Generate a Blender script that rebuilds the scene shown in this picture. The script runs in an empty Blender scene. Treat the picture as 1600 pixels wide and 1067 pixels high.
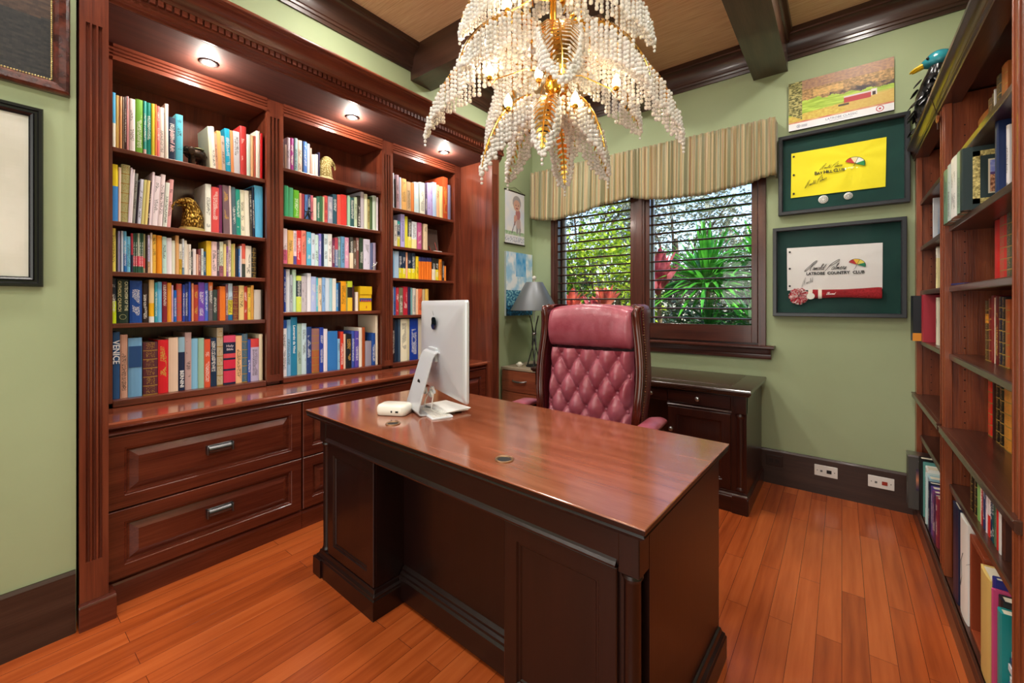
import bpy, bmesh, math, random
from math import sin, cos, pi, radians, sqrt, atan2
from mathutils import Vector, Matrix, noise

S = bpy.context.scene
COL = S.collection
R = random.Random(7)

# ------------------------------------------------------------------ camera
cam_d = bpy.data.cameras.new('camera'); cam = bpy.data.objects.new('camera', cam_d); COL.objects.link(cam)
cam_d.sensor_fit = 'HORIZONTAL'; cam_d.sensor_width = 36.0; cam_d.lens = 36.0 * 661.0 / 1600.0
cam_d.shift_y = -(533.5 - 474.0) / 1600.0
cam_d.clip_start = 0.02; cam_d.clip_end = 400
cam.location = (0, 0, 1.27); cam.rotation_euler = (radians(90), 0, radians(37.94))
S.camera = cam

# ------------------------------------------------------------------ world, sun, added fill lights, exposure
w = bpy.data.worlds.new('sky'); S.world = w; w.use_nodes = True
nt = w.node_tree; nt.nodes.clear()
sky = nt.nodes.new('ShaderNodeTexSky'); sky.sky_type = 'NISHITA'; sky.sun_disc = False
sky.sun_elevation = radians(48); sky.sun_rotation = radians(110); sky.air_density = 1.0; sky.dust_density = 0.6; sky.ozone_density = 2.0
bg = nt.nodes.new('ShaderNodeBackground'); bg.inputs['Strength'].default_value = 0.34
wo = nt.nodes.new('ShaderNodeOutputWorld')
nt.links.new(sky.outputs[0], bg.inputs[0]); nt.links.new(bg.outputs[0], wo.inputs[0])

S.view_settings.view_transform = 'Standard'; S.view_settings.look = 'None'
S.view_settings.exposure = 0.45; S.view_settings.gamma = 1.0; S.view_settings.use_curve_mapping = False

def lamp(name, kind, loc, energy, color=(1, 1, 1), rot=(0, 0, 0), **k):
    d = bpy.data.lights.new(name, kind); d.energy = energy; d.color = color
    for a, v in k.items(): setattr(d, a, v)
    o = bpy.data.objects.new(name, d); COL.objects.link(o); o.location = loc; o.rotation_euler = rot
    return o
def aim(o, target):
    o.rotation_euler = (Vector(target) - Vector(o.location)).to_track_quat('-Z', 'Y').to_euler()

sun = lamp('sun', 'SUN', (6, 5, 9), 9.0, (1.0, 0.95, 0.85), angle=radians(1.0)); aim(sun, (6 - 0.75, 5 + 0.0, 9 - 0.95))
# added soft fill from behind the camera, set in the rear opening
hall = lamp('rear_fill_light', 'AREA', (-0.75, -1.75, 1.55), 30, (1.0, 0.97, 0.92), shape='RECTANGLE', size=2.2, size_y=2.3)
aim(hall, (-0.9, 1.5, 2.0))
# unseen ceiling cans added as fill (their housings are built further down)
FILL_CANS = [(-0.85, 0.15), (-1.85, 0.2), (-0.85, -0.35), (0.05, 0.25), (-1.95, -0.4), (0.1, -0.4), (0.1, 2.85), (0.1, 1.4), (-1.95, 1.3), (-0.85, 2.38), (-1.85, 2.62)]
for i, (x, y) in enumerate(FILL_CANS):
    lamp('added_ceiling_fill', 'AREA', (x, y, 3.10), (7.0 if (y < 1 or x > 0) else 12.0), (1.0, 0.94, 0.86), shape='DISK', size=0.16)

# ------------------------------------------------------------------ mesh helper
class MB:
    def __init__(s): s.v = []; s.f = []; s.mi = []; s.cur = 0
    def add(s, vs, fs):
        o = len(s.v); s.v += [tuple(p) for p in vs]
        for f in fs: s.f.append([i + o for i in f]); s.mi.append(s.cur)
    def box(s, x0, y0, z0, x1, y1, z1):
        if x0 > x1: x0, x1 = x1, x0
        if y0 > y1: y0, y1 = y1, y0
        if z0 > z1: z0, z1 = z1, z0
        s.add([(x0,y0,z0),(x1,y0,z0),(x1,y1,z0),(x0,y1,z0),(x0,y0,z1),(x1,y0,z1),(x1,y1,z1),(x0,y1,z1)],
              [[0,3,2,1],[4,5,6,7],[0,1,5,4],[1,2,6,5],[2,3,7,6],[3,0,4,7]])
        return s
    def rings(s, rs, cap=True, closed=False):
        n = len(rs[0]); o = len(s.v); m = len(rs)
        vs = [p for r in rs for p in r]; fs = []
        for i in range(m if closed else m - 1):
            a = i * n; b = ((i + 1) % m) * n
            for j in range(n):
                k = (j + 1) % n; fs.append([a + j, a + k, b + k, b + j])
        if cap and not closed: fs.append(list(range(n))[::-1]); fs.append([(m - 1) * n + j for j in range(n)])
        s.add(vs, fs); return s
    def lathe(s, prof, c=(0, 0, 0), n=24, axis='z', cap=True):
        rs = []
        for r, h in prof:
            ring = []
            for j in range(n):
                a = 2 * pi * j / n; x, y = r * cos(a), r * sin(a)
                if axis == 'z': p = (c[0] + x, c[1] + y, c[2] + h)
                elif axis == 'y': p = (c[0] + y, c[1] + h, c[2] + x)
                else: p = (c[0] + h, c[1] + x, c[2] + y)
                ring.append(p)
            rs.append(ring)
        return s.rings(rs, cap)
    def tube(s, pts, rad, n=8, cap=True, flat=1.0):
        pts = [Vector(p) for p in pts]; rs = []; N = len(pts)
        rad = rad if isinstance(rad, (list, tuple)) else [rad] * N
        up = None
        for i, p in enumerate(pts):
            t = (pts[min(i + 1, N - 1)] - pts[max(i - 1, 0)])
            if t.length < 1e-9: t = Vector((0, 0, 1))
            t.normalize()
            if up is None: up = Vector((0, 0, 1)) if abs(t.z) < .9 else Vector((1, 0, 0))
            u = t.cross(up)
            if u.length < 1e-6: u = t.cross(Vector((1, 0, 0)))
            u.normalize(); v = u.cross(t); up = v
            rs.append([p + (u * cos(2*pi*j/n) + v * sin(2*pi*j/n) * flat) * rad[i] for j in range(n)])
        return s.rings(rs, cap)
    def loft(s, secs, n=16, cap=True):
        """secs: (centre, ru, rv, u, v)"""
        rs = []
        for c, a, b, u, v in secs:
            c, u, v = Vector(c), Vector(u), Vector(v)
            rs.append([c + u * a * cos(2*pi*j/n) + v * b * sin(2*pi*j/n) for j in range(n)])
        return s.rings(rs, cap)
    def ball(s, c, r, nu=16, nv=10, sc=(1, 1, 1)):
        prof = []
        rs = []
        for i in range(nv + 1):
            a = pi * i / nv; rr = max(sin(a), .001) * r; z = -cos(a) * r
            rs.append([(c[0] + rr*cos(2*pi*j/nu)*sc[0], c[1] + rr*sin(2*pi*j/nu)*sc[1], c[2] + z*sc[2]) for j in range(nu)])
        return s.rings(rs)
    def prism(s, poly, d0, d1, f):
        """poly 2D points, f(a,b,d)->3D"""
        n = len(poly)
        vs = [f(a, b, d0) for a, b in poly] + [f(a, b, d1) for a, b in poly]
        fs = [[j, (j + 1) % n, n + (j + 1) % n, n + j] for j in range(n)] + [list(range(n))[::-1], [n + j for j in range(n)]]
        s.add(vs, fs); return s
    def panel(s, o, u, v, nrm, W, H, prof, closeback=True):
        """nested rectangles: prof = [(inset, height)...] from the outer edge to the centre"""
        o, u, v, nrm = map(Vector, (o, u, v, nrm)); rs = []
        for ins, h in prof:
            rs.append([o + u*ins + v*ins + nrm*h, o + u*(W-ins) + v*ins + nrm*h, o + u*(W-ins) + v*(H-ins) + nrm*h, o + u*ins + v*(H-ins) + nrm*h])
        return s.rings(rs, True)
    def grid(s, nx, ny, f):
        vs = [f(i / nx, j / ny) for j in range(ny + 1) for i in range(nx + 1)]
        fs = [[j*(nx+1)+i, j*(nx+1)+i+1, (j+1)*(nx+1)+i+1, (j+1)*(nx+1)+i] for j in range(ny) for i in range(nx)]
        s.add(vs, fs); return s
    def build(s, name, mat=None, parent=None, smooth=40, bev=0, fix=True, loc=None, mats=None):
        me = bpy.data.meshes.new(name); me.from_pydata(s.v, [], s.f)
        if mats:
            for m in mats: me.materials.append(m)
            me.polygons.foreach_set('material_index', s.mi)
        elif mat: me.materials.append(mat)
        if fix:
            b = bmesh.new(); b.from_mesh(me); bmesh.ops.recalc_face_normals(b, faces=b.faces); b.to_mesh(me); b.free()
        if smooth:
            me.polygons.foreach_set('use_smooth', [True] * len(me.polygons))
            try: me.set_sharp_from_angle(angle=radians(smooth))
            except Exception: pass
        me.update()
        o = bpy.data.objects.new(name, me); COL.objects.link(o)
        if parent is not None: o.parent = parent
        if loc: o.location = loc
        if bev:
            m = o.modifiers.new('bevel', 'BEVEL'); m.width = bev; m.segments = 2; m.limit_method = 'ANGLE'; m.angle_limit = radians(50); m.harden_normals = False
        return o

def tag(o, label, cat, group=None, kind=None):
    o['label'] = label; o['category'] = cat
    if group: o['group'] = group
    if kind: o['kind'] = kind
    return o
def thing(name, label, cat, loc=(0, 0, 0), rz=0, group=None):
    o = bpy.data.objects.new(name, None); COL.objects.link(o); o.empty_display_size = .05
    o.location = loc; o.rotation_euler = (0, 0, rz)
    return tag(o, label, cat, group)
def struct(o): o['kind'] = 'structure'; return o
def copy_tree(o, parent=None):
    c = o.copy(); COL.objects.link(c)
    if parent is not None: c.parent = parent
    for ch in list(o.children): copy_tree(ch, c)
    return c

# ------------------------------------------------------------------ materials
def lin(h):
    if isinstance(h, tuple): return h
    r = []
    for i in (0, 2, 4):
        c = int(h[i:i+2], 16) / 255.0
        r.append(c / 12.92 if c <= .04045 else ((c + .055) / 1.055) ** 2.4)
    return tuple(r)
def newmat(name):
    m = bpy.data.materials.new(name); m.use_nodes = True
    n = m.node_tree.nodes; b = n['Principled BSDF']
    return m, m.node_tree, b
def plain(name, col, rough=.5, metal=0, spec=.5, **k):
    m, t, b = newmat(name)
    b.inputs['Base Color'].default_value = (*lin(col), 1); b.inputs['Roughness'].default_value = rough
    b.inputs['Metallic'].default_value = metal; b.inputs['Specular IOR Level'].default_value = spec
    for a, v in k.items():
        b.inputs[a.replace('_', ' ')].default_value = v
    return m
def N(t, kind, **k):
    n = t.nodes.new('ShaderNode' + kind)
    for a, v in k.items(): setattr(n, a, v)
    return n
def ramp(t, stops, fac=None):
    r = N(t, 'ValToRGB'); e = r.color_ramp.elements
    while len(e) < len(stops): e.new(.5)
    for i, (p, c) in enumerate(stops): e[i].position = p; e[i].color = (*lin(c), 1)
    if fac: t.links.new(fac, r.inputs[0])
    return r
def bump(t, b, h, s=.2, d=.01):
    n = N(t, 'Bump'); n.inputs['Strength'].default_value = s; n.inputs['Distance'].default_value = d
    t.links.new(h, n.inputs['Height']); t.links.new(n.outputs[0], b.inputs['Normal'])
def math_(t, op, a, b_=None, c=None):
    n = N(t, 'Math', operation=op)
    for i, x in enumerate((a, b_, c)):
        if x is None: continue
        if isinstance(x, (int, float)): n.inputs[i].default_value = x
        else: t.links.new(x, n.inputs[i])
    return n.outputs[0]
def wood(name, dark, mid, light, axis='y', rough=.28, scale=1.0, fine=1.0, coat=.25, bmp=.05, pores=0):
    m, t, b = newmat(name)
    tc = N(t, 'TexCoord'); mp = N(t, 'Mapping')
    st = {'x': (1.2, 14, 14), 'y': (14, 1.2, 14), 'z': (14, 14, 1.2)}[axis]
    mp.inputs['Scale'].default_value = tuple(q * scale for q in st)
    t.links.new(tc.outputs['Object'], mp.inputs[0])
    n1 = N(t, 'TexNoise'); n1.inputs['Scale'].default_value = 1.6; n1.inputs['Detail'].default_value = 5; n1.inputs['Distortion'].default_value = .25
    t.links.new(mp.outputs[0], n1.inputs['Vector'])
    mp2 = N(t, 'Mapping'); mp2.inputs['Scale'].default_value = tuple(q * scale * (6 if q > 2 else 2) * fine for q in st)
    t.links.new(tc.outputs['Object'], mp2.inputs[0])
    n2 = N(t, 'TexNoise'); n2.inputs['Scale'].default_value = 2.2; n2.inputs['Detail'].default_value = 3
    t.links.new(mp2.outputs[0], n2.inputs['Vector'])
    f = math_(t, 'ADD', math_(t, 'MULTIPLY', n1.outputs[0], .65), math_(t, 'MULTIPLY', n2.outputs[0], .35))
    r = ramp(t, [(.30, dark), (.5, mid), (.70, light)], f)
    t.links.new(r.outputs[0], b.inputs['Base Color'])
    b.inputs['Roughness'].default_value = rough; b.inputs['Coat Weight'].default_value = coat; b.inputs['Coat Roughness'].default_value = .12
    bump(t, b, n2.outputs[0], bmp, .004)
    return m
def noisy(name, c1, c2, sc=8, rough=.6, bmp=.1, bsc=None, metal=0, detail=4, lo=.35, hi=.65, **k):
    m, t, b = newmat(name); tc = N(t, 'TexCoord')
    n = N(t, 'TexNoise'); n.inputs['Scale'].default_value = sc; n.inputs['Detail'].default_value = detail
    t.links.new(tc.outputs['Object'], n.inputs['Vector'])
    r = ramp(t, [(lo, c1), (hi, c2)], n.outputs[0]); t.links.new(r.outputs[0], b.inputs['Base Color'])
    b.inputs['Roughness'].default_value = rough; b.inputs['Metallic'].default_value = metal
    n2 = N(t, 'TexNoise'); n2.inputs['Scale'].default_value = bsc or sc * 6; n2.inputs['Detail'].default_value = 3
    t.links.new(tc.outputs['Object'], n2.inputs['Vector'])
    if bmp: bump(t, b, n2.outputs[0], bmp, .004)
    for a, v in k.items(): b.inputs[a.replace('_', ' ')].default_value = v
    return m
def painted(name, rough=.5, spec=.4, coat=0):
    """surface printed with the colours stored in the mesh (pictures, prints)"""
    m, t, b = newmat(name); a = N(t, 'Attribute', attribute_name='Col')
    t.links.new(a.outputs[0], b.inputs['Base Color']); b.inputs['Roughness'].default_value = rough; b.inputs['Specular IOR Level'].default_value = spec
    b.inputs['Coat Weight'].default_value = coat
    return m
def emis(name, col, st):
    m, t, b = newmat(name); b.inputs['Base Color'].default_value = (*lin(col), 1)
    b.inputs['Emission Color'].default_value = (*lin(col), 1); b.inputs['Emission Strength'].default_value = st
    return m

M = {}
ch = ('4a1e14', '68301f', '80402a')
M['cherry_y'] = wood('cherry_wood_horizontal', *ch, axis='y')
M['cherry_z'] = wood('cherry_wood_vertical', *ch, axis='z')
M['cherry_x'] = wood('cherry_wood_across', *ch, axis='x')
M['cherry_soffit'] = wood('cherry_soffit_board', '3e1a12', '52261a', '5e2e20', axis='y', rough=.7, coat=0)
M['cherry_top'] = wood('cherry_counter_polished', '5c2618', '88442e', 'a0583c', axis='y', rough=.16, coat=.6)
M['cherry_base_y'] = wood('cherry_drawer_fronts', '42180f', '5a2618', '6c3220', axis='y', rough=.25, coat=.4)
M['cherry_base_z'] = wood('cherry_cabinet_stiles', '42180f', '5a2618', '6c3220', axis='z', rough=.25, coat=.4)
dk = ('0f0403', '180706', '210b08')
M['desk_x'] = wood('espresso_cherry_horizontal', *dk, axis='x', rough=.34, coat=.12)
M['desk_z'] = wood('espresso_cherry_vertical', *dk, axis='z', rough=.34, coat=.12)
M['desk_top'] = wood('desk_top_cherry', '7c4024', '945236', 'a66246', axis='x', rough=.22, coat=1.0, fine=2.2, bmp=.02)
M['cred_top'] = wood('credenza_top_wood', '241410', '38221a', '4a3024', axis='x', rough=.25, coat=.3)
M['cred_z'] = wood('credenza_wood', '200b07', '34140d', '442012', axis='z', rough=.3)
M['cred_x'] = wood('credenza_wood_across', '200b07', '34140d', '442012', axis='x', rough=.3)
M['oak_z'] = wood('red_oak_vertical', '5a2612', '843f20', '9c5430', axis='z', rough=.35, fine=1.8, bmp=.15)
M['oak_y'] = wood('red_oak_shelf', '2c1610', '44241a', '583426', axis='y', rough=.3, fine=1.8, bmp=.1)
M['beam_x'] = wood('beam_wood_across', '2c1a14', '40281e', '503428', axis='x', rough=.32)
M['beam_y'] = wood('beam_wood_along', '2c1a14', '40281e', '503428', axis='y', rough=.32)
M['trim_x'] = wood('window_trim_wood', '301410', '4a2218', '5c2e20', axis='x', rough=.3)
M['trim_z'] = wood('window_trim_wood_vertical', '301410', '4a2218', '5c2e20', axis='z', rough=.3)
M['base'] = wood('baseboard_wood', '2a1a14', '38241c', '463026', axis='y', rough=.4, coat=.1)
M['basex'] = wood('baseboard_wood_across', '2a1a14', '38241c', '463026', axis='x', rough=.4, coat=.1)
M['filecab'] = wood('file_cabinet_wood', '6a3020', '8c4a30', 'a05c3e', axis='x', rough=.35)
M['wall'] = noisy('sage_green_paint', '9ca982', 'a4b18a', sc=1.4, rough=.7, bmp=.04, bsc=90)
M['white'] = plain('white_plastic', 'ece8e0', .35)
M['paper'] = plain('white_paper', 'f2f0ea', .6)
M['pages'] = plain('page_edges', 'e6dcc4', .8)
M['black'] = plain('black_lacquer', '101012', .25)
M['blackmatte'] = plain('black_matte', '0c0c0c', .6)
M['dframe'] = plain('charcoal_frame_paint', '2a2c30', .3)
M['nickel'] = plain('brushed_nickel', 'a8a8a8', .3, 1)
M['pewter'] = plain('dark_pewter', '6a6a6c', .34, 1)
M['alu'] = plain('anodised_aluminium', 'd6dae0', .36, .35)
M['brass'] = plain('polished_brass', 'd8a040', .18, 1)
M['gold'] = noisy('gold_leaf_metal', 'a87820', 'e8c468', sc=40, rough=.3, metal=1, bmp=.8, bsc=70)
M['chrome'] = plain('chrome', 'd8d8d8', .1, 1)
# ================================================================== the room
XL, XN, XA, XR = -2.47, -2.345, -3.03, 0.76      # left wall beyond / near, alcove back, right wall
YB, YR, ZC = 3.50, -1.60, 3.13

def floor_mat():
    m, t, b = newmat('cherry_floor_planks'); tc = N(t, 'TexCoord')
    mp = N(t, 'Mapping'); mp.inputs['Rotation'].default_value = (0, 0, radians(90)); t.links.new(tc.outputs['Object'], mp.inputs[0])
    br = N(t, 'TexBrick'); br.offset = .37; br.offset_frequency = 2
    for k, v in dict(Scale=1.0).items(): br.inputs[k].default_value = v
    br.inputs['Brick Width'].default_value = 1.0; br.inputs['Row Height'].default_value = .078
    br.inputs['Mortar Size'].default_value = .0009; br.inputs['Mortar Smooth'].default_value = .2; br.inputs['Bias'].default_value = 0
    br.inputs['Color1'].default_value = (0, 0, 0, 1); br.inputs['Color2'].default_value = (1, 1, 1, 1); br.inputs['Mortar'].default_value = (.5, .5, .5, 1)
    t.links.new(mp.outputs[0], br.inputs['Vector'])
    m2 = N(t, 'Mapping'); m2.inputs['Scale'].default_value = (26, 1.6, 1); t.links.new(tc.outputs['Object'], m2.inputs[0])
    sh = N(t, 'VectorMath', operation='ADD'); t.links.new(m2.outputs[0], sh.inputs[0])
    sc = N(t, 'VectorMath', operation='SCALE'); t.links.new(br.outputs['Color'], sc.inputs[0]); sc.inputs['Scale'].default_value = 9
    t.links.new(sc.outputs[0], sh.inputs[1])
    n1 = N(t, 'TexNoise'); n1.inputs['Scale'].default_value = 1.5; n1.inputs['Detail'].default_value = 6; t.links.new(sh.outputs[0], n1.inputs['Vector'])
    sx = N(t, 'SeparateColor'); t.links.new(br.outputs['Color'], sx.inputs[0])
    f = math_(t, 'ADD', math_(t, 'MULTIPLY', n1.outputs[0], .72), math_(t, 'MULTIPLY', sx.outputs[0], .28))
    r = ramp(t, [(.22, '8a3a16'), (.5, 'ac5022'), (.78, 'c0622e')], f)
    mx = N(t, 'Mix', data_type='RGBA'); t.links.new(br.outputs['Fac'], mx.inputs[0]); t.links.new(r.outputs[0], mx.inputs[6]); mx.inputs[7].default_value = (*lin('5a220e'), 1)
    t.links.new(mx.outputs[2], b.inputs['Base Color'])
    b.inputs['Roughness'].default_value = .27; b.inputs['Coat Weight'].default_value = .3; b.inputs['Coat Roughness'].default_value = .15
    inv = math_(t, 'SUBTRACT', 1.0, br.outputs['Fac']); bump(t, b, inv, .4, .002)
    return m
M['floor'] = floor_mat()
o = MB().box(XA - .3, YR - .6, -.12, XR + .3, YB + .2, 0).build('floor', M['floor'], smooth=0); struct(o)

def ceil_mat():
    m, t, b = newmat('grasscloth_ceiling'); tc = N(t, 'TexCoord'); mp = N(t, 'Mapping'); mp.inputs['Scale'].default_value = (4, 160, 4)
    t.links.new(tc.outputs['Object'], mp.inputs[0])
    n = N(t, 'TexNoise'); n.inputs['Scale'].default_value = 1.5; n.inputs['Detail'].default_value = 4; t.links.new(mp.outputs[0], n.inputs['Vector'])
    r = ramp(t, [(.3, 'cfa67c'), (.5, 'e6c49a'), (.7, 'f2d8b4')], n.outputs[0]); t.links.new(r.outputs[0], b.inputs['Base Color'])
    b.inputs['Roughness'].default_value = .6; bump(t, b, n.outputs[0], .3, .002); return m
M['ceil'] = ceil_mat()
struct(MB().box(XA - .3, YR - .2, ZC, XR + .2, YB + .2, ZC + .15).build('ceiling', M['ceil'], smooth=0))

# walls
wl_ = MB(); wl_.box(XA - .3, YR, 0, XN, .255, ZC); wl_.box(XA - .3, 2.815, 0, XL, YB + .2, ZC)
wl_.box(XA - .3, .255, 2.56, XL, 2.815, ZC); wl_.box(XA - .3, .255, 0, XA, 2.815, 2.56)
struct(wl_.build('wall_left', M['wall'], smooth=0))
WX0, WX1, WZ0, WZ1 = -2.20, -.47, .965, 2.42
wb = MB(); wb.box(XL, YB, 0, WX0, YB + .2, ZC); wb.box(WX1, YB, 0, XR + .2, YB + .2, ZC)
wb.box(WX0, YB, 0, WX1, YB + .2, WZ0); wb.box(WX0, YB, WZ1, WX1, YB + .2, ZC)
struct(wb.build('wall_back', M['wall'], smooth=0))
struct(MB().box(XR, YR, 0, XR + .2, YB, ZC).build('wall_right', M['wall'], smooth=0))
wr = MB(); wr.box(XN, YR - .15, 0, -1.95, YR, ZC); wr.box(.45, YR - .15, 0, XR, YR, ZC); wr.box(-1.95, YR - .15, 2.75, .45, YR, ZC)
struct(wr.build('wall_rear', M['wall'], smooth=0))
# hall behind the opening
hl = MB(); hl.box(XN, YR - .75, 0, XR, YR - .6, ZC); hl.box(XN - .1, YR - .6, 0, XN, YR - .15, ZC); hl.box(XR, YR - .6, 0, XR + .1, YR - .15, ZC); hl.box(XN, YR - .6, 2.95, XR, YR - .15, ZC)
struct(hl.build('wall_hall', M['wall'], smooth=0))

# baseboards
def bbprof(h=.24): return [(0, 0), (.016, 0), (.016, h - .012), (.010, h), (0, h)]
b1 = MB(); b1.prism(bbprof(), YR, .252, lambda a, b_, d: (XN + a, d, b_)); struct(b1.build('baseboard_left', M['base'], smooth=0))
b1 = MB(); b1.prism(bbprof(), 2.83, YB, lambda a, b_, d: (XL + a, d, b_)); struct(b1.build('baseboard_left', M['base'], smooth=0))
b1 = MB(); b1.prism(bbprof(), XL, XR, lambda a, b_, d: (d, YB - a, b_)); struct(b1.build('baseboard_back', M['basex'], smooth=0))
b1 = MB(); b1.prism(bbprof(), YR, 1.4, lambda a, b_, d: (XR - a, d, b_)); struct(b1.build('baseboard_right', M['base'], smooth=0))

# crown moulding, dropped from the ceiling
def crown():
    p = [(0, 2.952), (.012, 2.952), (.014, 2.972), (.022, 2.976), (.024, 2.990)]
    for i in range(9):
        a = i / 8 * pi / 2; p.append((.03 + .062 * (1 - cos(a)), 2.995 + .095 * sin(a)))
    p += [(.098, 3.098), (.098, ZC + .002), (0, ZC + .002)]
    return p
struct(MB().prism(crown(), XL, XR, lambda a, b_, d: (d, YB - a, b_)).build('trim_1', M['beam_x'], smooth=30))
struct(MB().prism(crown(), .2, YB, lambda a, b_, d: (XL + a, d, b_)).build('trim_2', M['beam_y'], smooth=30))
# coffer beams
def beamY(x0, x1, n):
    mb = MB(); mb.box(x0, YR, 2.885, x1, YB, ZC + .002)
    for s, x in ((-1, x0), (1, x1)):
        mb.prism([(0, 3.055), (.010, 3.06), (.012, 3.085), (.030, 3.105), (.034, ZC + .001), (0, ZC + .001)], YR, YB, lambda a, b_, d: (x + s * a, d, b_))
    struct(mb.build('trim_%d' % n, M['beam_y'], smooth=30))
beamY(-.505, -.295, 3); beamY(-1.41, -1.205, 4)
def beamX(y0, y1, n):
    mb = MB(); mb.box(XL + .001, y0, 2.887, XR, y1, ZC + .002)
    struct(mb.build('trim_%d' % n, M['beam_x'], smooth=30))
beamX(1.97, 2.165, 5); beamX(.55, .75, 6); beamX(-.9, -.7, 7)

# housings for the added ceiling fill lights, kept out of view
can = thing('added_ceiling_light', 'white can of an added fill light set in a grasscloth coffer', 'ceiling light', (FILL_CANS[0][0], FILL_CANS[0][1], ZC), 0, 'added fill lights in the coffers')
MB().lathe([(.085, 0), (.108, 0), (.108, -.006), (.085, -.008)], n=32).build('trim_ring', M['white'], can)
MB().lathe([(.001, -.001), (.084, -.001), (.084, -.004), (.001, -.004)], n=32).build('lens', emis('fill_can_lens', 'fff2dd', 2.0), can)
for x, y in FILL_CANS[1:]:
    c = copy_tree(can); c.location = (x, y, ZC)

# ------------------------------------------------------------------ window
wt = MB()
wt.box(WX0 - .035, YB - .022, .965, WX0 + .005, YB + .2, 2.50)
wt.box(WX1 - .005, YB - .022, .965, WX1 + .045, YB + .2, 2.50)
wt.box(WX0 - .035, YB - .022, 2.40, WX1 + .045, YB + .2, 2.50)
wt.box(WX0, YB + .02, .955, WX1, YB + .2, .985)
struct(wt.build('window_1', M['trim_z'], smooth=0, bev=.003))
# stool and apron
sp = [(-.02, .948), (.075, .948), (.082, .955), (.082, .966), (.075, .972), (-.02, .972)]
wt = MB(); wt.prism(sp, WX0 - .09, WX1 + .10, lambda a, b_, d: (d, YB - a, b_))
wt.prism([(0, .873), (.018, .873), (.022, .885), (.020, .905), (.032, .918), (.036, .930), (.050, .948), (0, .948)], WX0 - .06, WX1 + .075, lambda a, b_, d: (d, YB - a, b_))
struct(wt.build('trim_8', M['trim_x'], smooth=30))
# outer sash with glass
sa = MB()
for x0, x1 in ((WX0, -1.375), (-1.315, WX1)):
    sa.box(x0, YB + .13, .985, x0 + .03, YB + .17, 2.40); sa.box(x1 - .03, YB + .13, .985, x1, YB + .17, 2.40)
    sa.box(x0, YB + .13, .985, x1, YB + .17, 1.02); sa.box(x0, YB + .13, 2.37, x1, YB + .17, 2.40)
sa.box(-1.375, YB + .11, .985, -1.315, YB + .19, 2.40)
so = struct(sa.build('window_2', plain('white_sash_paint', 'd8d6d0', .5), smooth=0))
def glassmat():
    m, t, b = newmat('window_glass'); t.nodes.remove(b); o = t.nodes['Material Output']
    tr = N(t, 'BsdfTransparent'); gl = N(t, 'BsdfGlossy'); gl.inputs['Roughness'].default_value = .02
    fr = N(t, 'Fresnel'); fr.inputs[0].default_value = 1.45; mx = N(t, 'MixShader')
    t.links.new(fr.outputs[0], mx.inputs[0]); t.links.new(tr.outputs[0], mx.inputs[1]); t.links.new(gl.outputs[0], mx.inputs[2]); t.links.new(mx.outputs[0], o.inputs[0])
    return m
M['glass'] = glassmat()
for x0, x1 in ((WX0 + .03, -1.405), (-1.285, WX1 - .03)):
    struct(MB().box(x0, YB + .148, 1.02, x1, YB + .152, 2.37).build('window_3' if x0 < -1.5 else 'window_4', M['glass'], smooth=0))

# plantation shutters: one panel each side of the centre post
M['louver'] = plain('dark_stained_louver', '3c201a', .28, coat=0) if False else wood('louver_wood', '2c1812', '40241c', '523026', axis='x', rough=.26)
def shutter(x0, x1, label, group):
    y0, y1 = YB - .018, YB + .014
    s = thing('window_shutter', label, 'shutter', ((x0 + x1) / 2, YB, .985), 0, group)
    lx0, lx1 = x0 - (x0 + x1) / 2, x1 - (x0 + x1) / 2
    fr = MB(); st = .038
    for q in (lx0, lx1 - st): MB().box(q, -.018, 0, q + st, .014, 1.42).build('stile', M['trim_z'], s, smooth=0, bev=.002)
    for za, zb in ((0, .125), (1.36, 1.42)): MB().box(lx0 + st, -.016, za, lx1 - st, .012, zb).build('rail', M['trim_x'], s, smooth=0, bev=.002)
    lv = None
    for k in range(16):
        z = .170 + k * .0765
        if lv is None:
            mb = MB(); pr = []
            for j in range(14):
                a = 2 * pi * j / 14; pr.append((.040 * cos(a), .0072 * sin(a)))
            mb.prism(pr, lx0 + st + .002, lx1 - st - .002, lambda a, b_, d: (d, a * cos(.05) - b_ * sin(.05), b_ * cos(.05) + a * sin(.05)))
            lv = mb.build('louver', M['louver'], s, smooth=50, loc=(0, 0, z))
        else:
            c = lv.copy(); COL.objects.link(c); c.parent = s; c.location = (0, 0, z)
    return s
shutter(WX0 + .008, -1.392, 'open dark wood plantation shutter left of the centre post', 'plantation shutters in the window')
shutter(-1.300, WX1 - .008, 'open dark wood plantation shutter right of the centre post', 'plantation shutters in the window')
mb = MB(); mb.box(-1.392, YB - .03, .972, -1.300, YB + .05, 2.42); mb.box(-1.372, YB - .036, .972, -1.320, YB - .028, 2.42)
struct(mb.build('trim_9', M['trim_z'], smooth=0, bev=.003))
# ================================================================== built-in bookcase on the left
BX = -2.71       # face of the shelves
bk = thing('built_in_bookcase', 'red cherry built-in bookcase with fluted stiles covering the left wall', 'bookcase', (0, 0, 0))
SH = {'L': (.413, 1.087, [.811, 1.174, 1.421, 1.660, 2.010]), 'M': (1.183, 1.888, [.813, 1.216, 1.516, 1.81, 2.107]), 'R': (1.985, 2.637, [.813, 1.178, 1.467, 1.712, 2.006])}
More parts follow.
